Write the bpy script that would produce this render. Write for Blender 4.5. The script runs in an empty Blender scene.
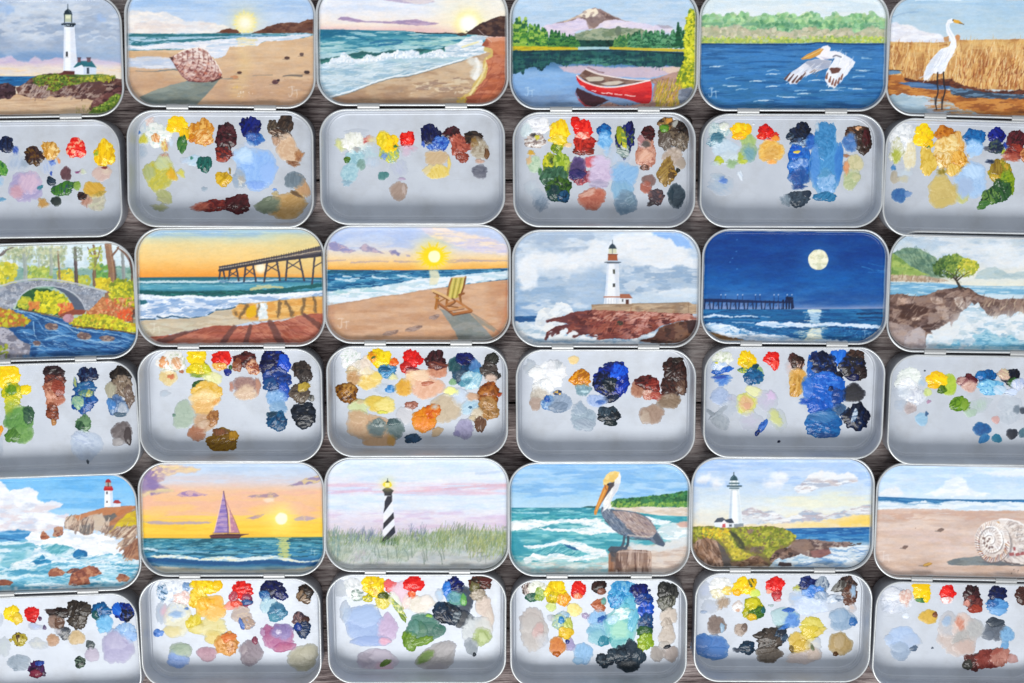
import bpy, bmesh, math
import numpy as np
from mathutils import Vector, Matrix
S = bpy.context.scene
COL = S.collection
MM = 0.001
# ------------------------------------------------------------ camera numbers (photo 1024 x 683, 0.5 mm per pixel on the table)
FPX = 1780.0; DIST = 890.0; TILT = math.radians(8.5)
CAM = np.array([0.0, DIST*math.sin(TILT), DIST*math.cos(TILT)])
AX_U = np.array([0.0, math.cos(TILT), -math.sin(TILT)])          # picture up
AX_F = np.array([0.0, -math.sin(TILT), -math.cos(TILT)])         # looking direction
def at(px, py, z):
    """measured photo point -> point of the table scene at height z (mm)"""
    d = AX_F*FPX + np.array([1.0, 0, 0])*(px-512) + AX_U*(341.5-py)
    t = (z-CAM[2])/d[2]
    return CAM + d*t
def seen(P):
    """(n,3) points in mm -> photo coordinates"""
    r = P-CAM
    w = r@AX_F
    return 512+FPX*r[:, 0]/w, 341.5-FPX*(r@AX_U)/w

# ------------------------------------------------------------ materials
def lin(c):
    c = np.asarray(c, float)
    return np.where(c <= .04045, c/12.92, ((c+.055)/1.055)**2.4)
def hx(s):
    return np.array([int(s[i:i+2], 16)/255 for i in (0, 2, 4)])
def mat(name):
    m = bpy.data.materials.new(name); m.use_nodes = True
    nt = m.node_tree; b = nt.nodes['Principled BSDF']
    return m, nt, b
def node(nt, t, **k):
    n = nt.nodes.new(t)
    for a, v in k.items():
        setattr(n, a, v)
    return n
def noise(nt, vec, scale, detail=4, rough=.55):
    n = node(nt, 'ShaderNodeTexNoise'); n.inputs['Scale'].default_value = scale
    n.inputs['Detail'].default_value = detail; n.inputs['Roughness'].default_value = rough
    nt.links.new(vec, n.inputs['Vector']); return n
def ramp(nt, fac, stops):
    r = node(nt, 'ShaderNodeValToRGB')
    e = r.color_ramp.elements
    while len(e) < len(stops): e.new(.5)
    for q, (p, c) in zip(e, stops):
        q.position = p; q.color = (*lin(hx(c)), 1)
    nt.links.new(fac, r.inputs['Fac']); return r
def bump(nt, b, h, dist, strength=1.0):
    n = node(nt, 'ShaderNodeBump'); n.inputs['Distance'].default_value = dist; n.inputs['Strength'].default_value = strength
    nt.links.new(h, n.inputs['Height']); nt.links.new(n.outputs['Normal'], b.inputs['Normal']); return n
def coords(nt, scale=(1, 1, 1), obj=True):
    t = node(nt, 'ShaderNodeTexCoord'); m = node(nt, 'ShaderNodeMapping')
    m.inputs['Scale'].default_value = scale
    nt.links.new(t.outputs['Object'], m.inputs['Vector']); return m.outputs['Vector']

def tin_material(name, c0, c1, metal, rough):
    m, nt, b = mat(name)
    v = coords(nt)
    n = noise(nt, v, 60, 3)
    r = ramp(nt, n.outputs['Fac'], [(.3, c0), (.7, c1)])
    # wiped paint film: faint darker and warmer patches, and hairline scratches
    ns = noise(nt, v, 38, 6, .7)
    rs = ramp(nt, ns.outputs['Fac'], [(.46, 'ffffff'), (.6, 'e4e1dc'), (.7, 'c4bdb4')])
    mx = node(nt, 'ShaderNodeMix', data_type='RGBA', blend_type='MULTIPLY'); mx.inputs['Factor'].default_value = .4
    nt.links.new(r.outputs['Color'], mx.inputs[6]); nt.links.new(rs.outputs['Color'], mx.inputs[7])
    mp = node(nt, 'ShaderNodeMapping'); mp.inputs['Rotation'].default_value = (0, 0, .7); mp.inputs['Scale'].default_value = (40, 1500, 40)
    nt.links.new(v, mp.inputs['Vector'])
    sc = noise(nt, mp.outputs['Vector'], 1.0, 3, .7)
    rc = ramp(nt, sc.outputs['Fac'], [(.66, 'ffffff'), (.74, 'c9ccd0')])
    mx2 = node(nt, 'ShaderNodeMix', data_type='RGBA', blend_type='MULTIPLY'); mx2.inputs['Factor'].default_value = .45
    nt.links.new(mx.outputs[2], mx2.inputs[6]); nt.links.new(rc.outputs['Color'], mx2.inputs[7])
    nt.links.new(mx2.outputs[2], b.inputs['Base Color'])
    bump(nt, b, sc.outputs['Fac'], .00002)
    b.inputs['Metallic'].default_value = metal
    n2 = noise(nt, v, 900, 2)
    mr = node(nt, 'ShaderNodeMapRange'); mr.inputs['To Min'].default_value = rough-.05; mr.inputs['To Max'].default_value = rough+.08
    nt.links.new(n2.outputs['Fac'], mr.inputs['Value']); nt.links.new(mr.outputs['Result'], b.inputs['Roughness'])
    return m
M_TRAY = tin_material('satin_tin_inside', 'bfc5cf', 'c8ced7', .2, .42)
M_LID = tin_material('satin_tin_lid', 'b6b9bb', 'c0c2c4', .6, .3)
M_RIM = tin_material('worn_bright_rim', 'c6cacd', 'd4d7d9', .4, .3)
M_HINGE = tin_material('bright_tin_hinge', 'a9abac', 'b5b6b6', .5, .38)

def attr_material(name, rough, bdist, bscale, spec=.5, coat=0.0):
    m, nt, b = mat(name)
    a = node(nt, 'ShaderNodeVertexColor', layer_name='pigment')
    nt.links.new(a.outputs['Color'], b.inputs['Base Color'])
    b.inputs['Roughness'].default_value = rough
    b.inputs['Specular IOR Level'].default_value = spec
    b.inputs['Coat Weight'].default_value = coat; b.inputs['Coat Roughness'].default_value = .07
    v = coords(nt)
    n = noise(nt, v, bscale, 3)
    bump(nt, b, n.outputs['Fac'], bdist)
    return m
M_PAINTING = attr_material('painted_picture', .5, .00009, 1100, .2, .12)
M_DAB = attr_material('thick_wet_paint', .38, .00003, 380, .2, .3)
M_POOL = attr_material('thin_mixed_paint', .45, .00006, 900, .4, .1)

def wood_material():
    m, nt, b = mat('weathered_wood')
    v = coords(nt, (9, 130, 130))
    n1 = noise(nt, v, 5.2, 8, .74)
    v2 = coords(nt, (14, 40, 40))
    n2 = noise(nt, v2, 1.1, 4, .6)
    v3 = coords(nt, (60, 900, 900))
    n3 = noise(nt, v3, 1.6, 4, .6)
    ad = node(nt, 'ShaderNodeMath', operation='MULTIPLY_ADD'); ad.inputs[1].default_value = .55
    nt.links.new(n2.outputs['Fac'], ad.inputs[0])
    m2 = node(nt, 'ShaderNodeMath', operation='MULTIPLY'); m2.inputs[1].default_value = .55
    nt.links.new(n1.outputs['Fac'], m2.inputs[0]); nt.links.new(m2.outputs[0], ad.inputs[2])
    a3 = node(nt, 'ShaderNodeMath', operation='MULTIPLY_ADD'); a3.inputs[1].default_value = .3
    nt.links.new(n3.outputs['Fac'], a3.inputs[0]); nt.links.new(ad.outputs[0], a3.inputs[2])
    r = ramp(nt, a3.outputs[0], [(.48, '110d0d'), (.56, '3b3030'), (.64, '6c5e5d'), (.73, 'a99b98'), (.84, 'd6ccc8')])
    nt.links.new(r.outputs['Color'], b.inputs['Base Color'])
    b.inputs['Roughness'].default_value = .75
    bump(nt, b, a3.outputs[0], .0025)
    return m
M_WOOD = wood_material()

# ------------------------------------------------------------ mesh helpers
def link(name, V, F, m, parent=None, smooth=True, colors=None):
    me = bpy.data.meshes.new(name)
    me.from_pydata([tuple(v) for v in (np.asarray(V)*MM).tolist()], [], F)
    if smooth:
        me.polygons.foreach_set('use_smooth', [True]*len(me.polygons))
    if m: me.materials.append(m)
    if colors is not None:
        a = me.color_attributes.new('pigment', 'FLOAT_COLOR', 'POINT')
        c = np.ones((len(V), 4), np.float32); c[:, :3] = lin(np.clip(colors, 0, 1))
        a.data.foreach_set('color', c.ravel())
        me.color_attributes.active_color = a
    me.update()
    o = bpy.data.objects.new(name, me); COL.objects.link(o)
    if parent is not None: o.parent = parent
    return o
def rrect(w, h, r, inset, n=12):
    """rounded rectangle outline, w x h (mm), pulled inwards; always 4*(n+1) points"""
    a, b_ = w/2-r, h/2-r
    rr = max(r-inset, .05); P = []
    for cx, cy, a0 in ((a, b_, 0), (-a, b_, 90), (-a, -b_, 180), (a, -b_, 270)):
        for k in range(n+1):
            t = math.radians(a0+90*k/n)
            P.append((cx+rr*math.cos(t), cy+rr*math.sin(t)))
    return np.array(P)
def sweep(w, h, r, prof, n=12, cap=True, cap0=True):
    V = []; F = []; m = 4*(n+1)
    for ins, z in prof:
        P = rrect(w, h, r, ins, n)
        V += [(x, y, z) for x, y in P]
    for k in range(len(prof)-1):
        for i in range(m):
            j = (i+1) % m
            F.append((k*m+i, k*m+j, (k+1)*m+j, (k+1)*m+i))
    if cap0: F.append(tuple(range(m-1, -1, -1)))
    if cap: F.append(tuple((len(prof)-1)*m+i for i in range(m)))
    return V, F
def rr_sdf(x, y, w, h, r):
    qx = np.abs(x)-(w/2-r); qy = np.abs(y)-(h/2-r)
    return np.hypot(np.maximum(qx, 0), np.maximum(qy, 0))+np.minimum(np.maximum(qx, qy), 0)-r
# ------------------------------------------------------------ a small painter: pictures are built up stroke by stroke on a canvas
_lat = {}
def vnoise(x, y, seed):
    if seed not in _lat:
        _lat[seed] = np.random.default_rng(seed).random((256, 256))
    L = _lat[seed]
    xi = np.floor(x).astype(int); yi = np.floor(y).astype(int)
    fx = x-xi; fy = y-yi; fx = fx*fx*(3-2*fx); fy = fy*fy*(3-2*fy)
    x0 = xi & 255; x1 = (xi+1) & 255; y0 = yi & 255; y1 = (yi+1) & 255
    return (L[y0, x0]*(1-fx)+L[y0, x1]*fx)*(1-fy)+(L[y1, x0]*(1-fx)+L[y1, x1]*fx)*fy
def fbm(x, y, seed=0, o=3):
    s = 0; a = 1; t = 0
    for k in range(o):
        s = s+a*vnoise(x*2**k+17.3*k, y*2**k+5.1*k, seed*7+k); t += a; a *= .55
    return s/t
def spline(pts, closed, k=6):
    P = np.array(pts, float); n = len(P); out = []
    for i in range(n if closed else n-1):
        if closed: a, b, c, d = P[(i-1) % n], P[i], P[(i+1) % n], P[(i+2) % n]
        else: a, b, c, d = P[max(i-1, 0)], P[i], P[i+1], P[min(i+2, n-1)]
        for t in np.arange(k)/k:
            out.append(.5*((2*b)+(c-a)*t+(2*a-5*b+4*c-d)*t*t+(3*b-a-3*c+d)*t**3))
    if not closed: out.append(P[-1])
    return np.array(out)
def pr(s):
    """'x,y x,y ...' -> list of points"""
    return [tuple(float(q) for q in t.split(',')) for t in s.split()]
class Canvas:
    def __init__(c, x0=-30, x1=1060, y0=-70, y1=660, st=2.0, seed=1):
        c.x0, c.y0, c.st = x0, y0, st
        c.X, c.Y = np.meshgrid(np.arange(x0, x1, st), np.arange(y0, y1, st))
        c.C = np.zeros(c.X.shape+(3,)); c.H = np.zeros(c.X.shape); c.rg = np.random.default_rng(seed); c.sd = seed*31
    def n(c, sx, sy, o=3, w=None):
        c.sd += 1
        X, Y = (c.X, c.Y) if w is None else (c.X[w], c.Y[w])
        return fbm(X/sx+c.sd*3.7, Y/sy+c.sd*1.3, c.sd % 97, o)
    def win(c, xa, ya, xb, yb):
        ny, nx = c.X.shape
        i0 = max(0, int((ya-c.y0)/c.st)-1); i1 = min(ny, int((yb-c.y0)/c.st)+2)
        j0 = max(0, int((xa-c.x0)/c.st)-1); j1 = min(nx, int((xb-c.x0)/c.st)+2)
        return None if i0 >= i1 or j0 >= j1 else (slice(i0, i1), slice(j0, j1))
    def put(c, w, cov, col, h=0.0):
        if isinstance(col, str): col = hx(col)
        if w is None: w = (slice(None), slice(None))
        k = cov[..., None]
        c.C[w] = c.C[w]*(1-k)+np.asarray(col)*k
        if h: c.H[w] = c.H[w]*(1-cov)+cov*h
    def grad(c, stops, slope=0.0, nz=12, sx=260):
        ys = [s[0] for s in stops]; cs = np.array([hx(s[1]) for s in stops])
        yy = c.Y-slope*(c.X-512)+(c.n(sx, 40)-.5)*2*nz
        for k in range(3): c.C[..., k] = np.interp(yy, ys, cs[:, k])
    def sdpoly(c, P, w, rough, rs):
        x, y = c.X[w], c.Y[w]
        if rough:
            n1 = c.n(rs, rs, 3, w); n2 = c.n(rs, rs, 3, w)
            x = x+(n1-.5)*2*rough; y = y+(n2-.5)*2*rough
        d = np.full(x.shape, 1e9); ins = np.zeros(x.shape, bool); n = len(P)
        for i in range(n):
            ax, ay = P[i]; bx, by = P[(i+1) % n]
            ex, ey = bx-ax, by-ay; L = ex*ex+ey*ey+1e-9
            t = np.clip(((x-ax)*ex+(y-ay)*ey)/L, 0, 1)
            d = np.minimum(d, (x-ax-t*ex)**2+(y-ay-t*ey)**2)
            cr = (ay > y) != (by > y)
            if abs(ey) > 1e-9: ins ^= cr & (x < ex*(y-ay)/ey+ax)
        d = np.sqrt(d)
        return np.where(ins, -d, d)
    def poly(c, pts, col, soft=4, rough=0, rs=18, op=1.0, sm=False, tex=None, h=0.0, within=None):
        """filled outline; returns its mask. tex: list of (colour, sx, sy, threshold, softness, opacity) laid over it"""
        if isinstance(pts, str): pts = pr(pts)
        P = spline(pts, True) if sm else np.array(pts, float)
        m = soft+rough*1.2+3
        w = c.win(P[:, 0].min()-m, P[:, 1].min()-m, P[:, 0].max()+m, P[:, 1].max()+m)
        full = np.zeros(c.X.shape)
        if w is None: return full
        cov = np.clip(.5-c.sdpoly(P, w, rough, rs)/soft, 0, 1)
        if within is not None: cov = cov*within[w]
        full[w] = cov
        if col is not None: c.put(w, cov*op, col, h)
        for t in (tex or []):
            c.tex(full, *t)
        return full
    def tex(c, mask, col, sx, sy, thr=.5, soft=.08, op=1.0):
        n = c.n(sx, sy, 4)
        c.put(None, mask*np.clip((n-thr)/soft+.5, 0, 1)*op, col)
    def ell(c, x, y, rx, ry, col, rot=0, soft=4, rough=0, op=1.0, rs=18, tex=None, within=None):
        a = math.radians(rot); t = np.linspace(0, 2*math.pi, 28, endpoint=False)
        ux, uy = rx*np.cos(t), ry*np.sin(t)
        return c.poly(list(zip(x+ux*math.cos(a)-uy*math.sin(a), y+ux*math.sin(a)+uy*math.cos(a))), col, soft, rough, rs, op, tex=tex, within=within)
    def glow(c, x, y, r, col, op=1.0, p=2):
        d = np.hypot(c.X-x, c.Y-y)/r
        c.put(None, np.exp(-d**p)*op, col)
    def line(c, pts, wd, col, op=1.0, soft=3, rough=0, sm=True, h=0.0, within=None, rs=14):
        if isinstance(pts, str): pts = pr(pts)
        P = spline(pts, False, 5) if sm and len(pts) > 2 else np.array(pts, float)
        w0, w1 = (wd, wd) if np.isscalar(wd) else wd
        m = max(w0, w1)+soft+rough+3
        w = c.win(P[:, 0].min()-m, P[:, 1].min()-m, P[:, 0].max()+m, P[:, 1].max()+m)
        if w is None: return
        x, y = c.X[w], c.Y[w]
        if rough:
            x = x+(c.n(rs, rs, 3, w)-.5)*2*rough; y = y+(c.n(rs, rs, 3, w)-.5)*2*rough
        best = np.full(x.shape, 1e9); n = len(P)-1
        for i in range(n):
            ax, ay = P[i]; bx, by = P[i+1]
            ex, ey = bx-ax, by-ay; L = ex*ex+ey*ey+1e-9
            t = np.clip(((x-ax)*ex+(y-ay)*ey)/L, 0, 1)
            d = np.hypot(x-ax-t*ex, y-ay-t*ey)-(w0+(w1-w0)*(i+t)/n)/2
            best = np.minimum(best, d)
        cov = np.clip(.5-best/soft, 0, 1)*op
        if within is not None: cov = cov*within[w]
        c.put(w, cov, col, h)
    def strokes(c, box, n, ln, wd, ang, cols, aj=12, op=.8, mask=None, curve=0.0, soft=3):
        """n short brush strokes scattered over box (and only where mask allows)"""
        xa, ya, xb, yb = box; cols = cols.split(); k = 0; tries = 0
        while k < n and tries < n*6:
            tries += 1
            x = c.rg.uniform(xa, xb); y = c.rg.uniform(ya, yb)
            if mask is not None:
                j = int((x-c.x0)/c.st); i = int((y-c.y0)/c.st)
                if not (0 <= i < mask.shape[0] and 0 <= j < mask.shape[1]) or mask[i, j] < .5: continue
            k += 1
            a = math.radians(ang+c.rg.normal()*aj); l = ln*c.rg.uniform(.5, 1.3); q = wd*c.rg.uniform(.6, 1.3)
            dx, dy = math.cos(a)*l/2, -math.sin(a)*l/2; b = curve*c.rg.normal()
            col = hx(cols[c.rg.integers(len(cols))])*c.rg.uniform(.95, 1.05)
            c.line([(x-dx, y-dy), (x-b*dy, y+b*dx), (x+dx, y+dy)] if b else [(x-dx, y-dy), (x+dx, y+dy)], (q, q*.35), np.clip(col, 0, 1), op, soft, sm=bool(b))
    def dots(c, box, n, size, cols, op=.9, mask=None, asp=.7):
        xa, ya, xb, yb = box; cols = cols.split(); k = 0; tries = 0
        while k < n and tries < n*6:
            tries += 1
            x = c.rg.uniform(xa, xb); y = c.rg.uniform(ya, yb)
            if mask is not None:
                j = int((x-c.x0)/c.st); i = int((y-c.y0)/c.st)
                if not (0 <= i < mask.shape[0] and 0 <= j < mask.shape[1]) or mask[i, j] < .5: continue
            k += 1
            s = size*c.rg.uniform(.5, 1.35); col = np.clip(hx(cols[c.rg.integers(len(cols))])*c.rg.uniform(.93, 1.07), 0, 1)
            w = c.win(x-s-4, y-s-4, x+s+4, y+s+4)
            if w is None: continue
            a = c.rg.uniform(0, 3.14); ux = (c.X[w]-x)*math.cos(a)+(c.Y[w]-y)*math.sin(a); uy = -(c.X[w]-x)*math.sin(a)+(c.Y[w]-y)*math.cos(a)
            c.put(w, np.clip(.5-(np.hypot(ux, uy/asp)-s)/3, 0, 1)*op, col)
    def band(c, ya, yb, soft=6, slope=0.0, rough=0, xa=-999, xb=9999):
        """mask of a horizontal band"""
        y = c.Y-slope*(c.X-512)
        if rough: y = y+(c.n(40, 20)-.5)*2*rough
        return np.clip((y-ya)/soft+.5, 0, 1)*np.clip((yb-y)/soft+.5, 0, 1)*(c.X > xa)*(c.X < xb)
    def cloud(c, x, y, rx, ry, col, op=.9, shade=None, seedrough=26, rs=40):
        """puffy cloud: a ragged body, with a darker belly"""
        m = c.ell(x, y, rx, ry, None, soft=24, rough=seedrough, rs=rs)
        c.put(None, m*op, col)
        if shade:
            m2 = m*np.clip((c.Y-(y-ry*.1))/(ry*.9), 0, 1)
            c.tex(m2, shade, 50, 26, .42, .3, .8*op)
    def monogram(c, x, y, s, col, op=.7):
        """the painter's two-letter signature, brushed small and rough"""
        s *= .86; x += s*.06; op *= .62; w = s*.10
        c.line([(x-.1*s, y-.45*s), (x+.2*s, y-.52*s), (x+.45*s, y-.48*s)], (w, w*.6), col, op, 4, 4)
        c.line([(x+.25*s, y-.48*s), (x+.22*s, y+.3*s), (x+.02*s, y+.45*s), (x-.12*s, y+.2*s)], (w*1.3, w*.7), col, op, 4, 4)
        c.line([(x+.4*s, y-.12*s), (x+.7*s, y-.18*s), (x+.98*s, y-.16*s)], (w*1.2, w*.6), col, op, 4, 4)
        c.line([(x+.68*s, y-.15*s), (x+.72*s, y+.2*s), (x+.74*s, y+.55*s)], (w*1.2, w*.7), col, op, 4, 4)
    def finish(c, amt=.02, hh=1.0):
        """last pass: broken colour of a real brush (small shifts of value and hue), then the varnish that deepens it"""
        g = (c.n(26, 7, 3)-.5)*2*amt+(c.n(9, 6, 2)-.5)*amt*1.6+(c.n(90, 50, 2)-.5)*amt*1.5
        wm = (c.n(34, 14, 3)-.5)*amt*2.2
        c.C = c.C+g[..., None]+wm[..., None]*np.array([1.0, .1, -1.0])
        m = c.C.mean(-1, keepdims=True)
        c.C = m+(c.C-m)*.985
        c.C = np.clip((c.C-.5)*1.08+.498, 0, 1)
        c.H = c.H+(c.n(30, 8, 3)-.5)*.5*hh
        return c
    def sample(c, x, y, A):
        u = np.clip((x-c.x0)/c.st, 0, c.X.shape[1]-1.001); v = np.clip((y-c.y0)/c.st, 0, c.X.shape[0]-1.001)
        i = v.astype(int); j = u.astype(int); fu = u-j; fv = v-i
        if A.ndim == 3: fu = fu[:, None]; fv = fv[:, None]
        return (A[i, j]*(1-fu)+A[i, j+1]*fu)*(1-fv)+(A[i+1, j]*(1-fu)+A[i+1, j+1]*fu)*fv
# ------------------------------------------------------------ the eighteen pictures (coordinates: 5.12 units per photo pixel, each with its own origin)
def pic_11():
    c = Canvas(-470, 680, seed=11)
    c.grad([(-60, 'b4c0d2'), (60, 'adb9cb'), (150, 'a3b1c6'), (240, 'a9b6ca'), (290, '8fa8c6'), (330, 'b9b8cf'), (365, 'dccfcf'), (390, 'e6dccb')], nz=14)
    a = np.ones(c.X.shape)
    c.tex(a*c.band(-80, 270, 60), 'c6cfdb', 170, 60, .55, .2, .8)
    c.tex(a*c.band(-80, 250, 60), '93a3bb', 150, 50, .58, .2, .7)
    c.tex(a*c.band(-80, 200, 60), 'd3d9e2', 90, 30, .62, .12, .6)
    c.cloud(60, 60, 120, 30, 'c9d2de', .7); c.cloud(30, 45, 40, 20, '8fb0dc', .6); c.cloud(515, 100, 34, 18, '9ab6df', .7)
    c.poly('-470,255 0,270 60,285 110,270 190,265 330,275 330,310 190,318 60,312 -470,300', '7c9ac0', 22, 10, 40, .85)
    c.poly('400,210 470,180 540,200 620,170 700,180 700,300 420,300', 'a3b4cb', 26, 12, 40, .6)
    for x, y, l in ((440, 182, 60), (510, 190, 60), (570, 192, 50), (480, 210, 60), (150, 130, 70), (210, 170, 60)):
        c.line([(x-l/2, y+4), (x, y-6), (x+l/2, y+5)], (9, 3), 'd5dce5', .6, 8, 3)
    m = c.poly('-470,300 0,300 50,285 90,310 150,318 180,286 215,312 290,296 330,300 340,380 -470,380', 'd5c1d0', 8, 7, 24, .85)
    c.tex(m, 'c3b3cd', 60, 16, .52, .1, .7)
    m = c.poly('385,320 430,300 520,305 640,330 640,372 400,372', 'd2c2d2', 10, 6, 24, .8)
    c.put(None, c.band(335, 392, 26, 0, 8)*.75, 'e4d9c6'); c.tex(c.band(345, 390, 10), 'e9cfa6', 80, 14, .55, .12, .6)
    m = c.poly('-470,393 200,390 200,440 -470,445', '1f5e94', 4); c.tex(m, '2f79b0', 60, 8, .5, .1, .8); c.tex(m, '154a7c', 70, 9, .6, .08, .7)
    m = c.poly('-470,480 620,480 620,700 -470,700', 'c9ab8d', 5); c.tex(m, 'b8967a', 160, 12, .5, .15, .7); c.tex(m, 'd8bf9f', 140, 10, .55, .12, .6)
    # headland
    m = c.poly('80,450 120,430 165,396 215,380 330,374 400,380 500,384 570,388 612,408 626,440 640,520 600,560 500,580 455,560 480,515 440,505 390,508 370,492 330,490 290,500 262,490 240,500 200,505 160,500 120,490 95,484', '5d3f3c', 4, 4, 14)
    for i in range(70):
        pass
    c.tex(m, '7d5f57', 26, 20, .55, .1, .9); c.tex(m, '3c2528', 22, 18, .62, .08, .9); c.tex(m*c.band(430, 500, 8), 'a08a80', 30, 13, .6, .08, .9)
    c.strokes((90, 430, 260, 500), 40, 36, 9, 60, 'b09c92 8d746c c2afa5', 18, .7, m)
    c.strokes((290, 430, 470, 500), 36, 30, 8, 50, '9a837b 6a4c48 b39f95 4a3030', 25, .7, m)
    g = c.poly('165,398 215,382 330,375 400,382 500,386 585,388 590,402 520,412 440,420 400,432 330,440 280,470 240,462 250,425 200,440 170,425', '5e7430', 5, 7, 16)
    c.tex(g, '8c9a34', 26, 12, .5, .08, .9); c.tex(g, '3f5526', 22, 10, .58, .08, .9); c.dots((170, 380, 590, 470), 160, 5, '8ea03a a9ad3e 4b6228 6f5236 75452e', .8, g)
    c.poly('300,384 330,362 372,358 384,380', '6a3a38', 4, 3); c.poly('384,380 470,376 560,384 500,396 400,394', '5f7a38', 4, 4)
    c.dots((440, 385, 585, 418), 60, 6, 'c0b83c a8a63a 8c8f38', .8)
    m = c.poly('460,552 480,515 530,480 590,452 640,440 640,600 470,600', '6b4443', 4, 4, 14); c.tex(m, '8e6a62', 30, 18, .55, .1, .9); c.tex(m, '3f2528', 26, 14, .6, .08, .8)
    m = c.poly('450,588 480,550 530,532 560,500 600,478 650,490 640,620 450,620', '6f8a35', 5, 8, 16); c.dots((450, 480, 640, 600), 220, 5, '4d6b2a 9db548 7f9d3c 385422 b4b557', .85, m)
    c.strokes((390, 540, 470, 590), 30, 16, 3, 90, '8b8a4a a89a5c 6d7a3c', 18, .7)
    m = c.poly('-470,432 0,428 40,422 78,445 80,480 50,505 0,508 -470,515', '47323a', 4, 5, 14); c.tex(m, '6d5358', 24, 16, .58, .08, .8); c.tex(m, '2b1c24', 24, 16, .6, .08, .8)
    # lighthouse
    m = c.poly('328,135 381,135 397,378 324,366', 'edeff3', 3); c.poly('360,135 381,135 397,378 362,372', 'd3d9e6', 10, within=m, op=.8); c.poly('328,150 336,150 332,366 324,364', 'cfd6e4', 6, within=m, op=.7)
    c.poly('326,362 384,364 384,380 322,378', '5b2f30', 3)
    c.poly('324,118 384,118 378,138 332,138', '26343f', 3); c.line([(318, 124), (384, 124)], 9, '1e2c38'); c.dots((326, 124, 382, 136), 10, 3, 'c5cfd6', .8)
    c.poly('330,72 367,72 367,112 330,112', 'b9bfa6', 3); c.poly('336,78 361,78 360,95 337,95', 'dde0c4', 3)
    for x in (330, 367): c.line([(x, 72), (x, 114)], 4, '26343f')
    c.poly('326,74 332,56 348,44 364,56 370,74', '23343f', 3); c.line([(347, 22), (347, 48)], 4, '2b3a45'); c.line([(350, 50), (360, 66)], 4, '6d7f8a', .7)
    c.poly('337,264 347,264 348,290 337,290', '2f343d', 3); c.line([(334, 294), (350, 294)], 3, 'b9c0cc')
    c.poly('382,342 410,322 430,344 430,382 382,380', 'e3e6ee', 3); c.poly('428,342 494,344 492,380 428,382', 'c9d3e2', 3); c.poly('444,346 456,346 457,378 444,378', '3c4653', 3)
    c.poly('376,344 404,312 470,312 494,346 430,340 418,332 384,346', '2f6d78', 3); c.line([(408, 316), (430, 342)], 3, '25555f')
    c.poly('398,296 413,296 413,320 398,318', '6d5560', 3); c.poly('444,296 464,296 464,318 446,318', '6d5560', 3); c.line([(397, 296), (414, 296)], 4, '4b3a45'); c.line([(443, 296), (465, 296)], 4, '4b3a45')
    return c.finish()

def wavelets(c, m, cols, n=140, box=None, ln=40, wd=4, aj=5, op=.6):
    c.strokes(box, n, ln, wd, 0, cols, aj, op, m, .12)

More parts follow.
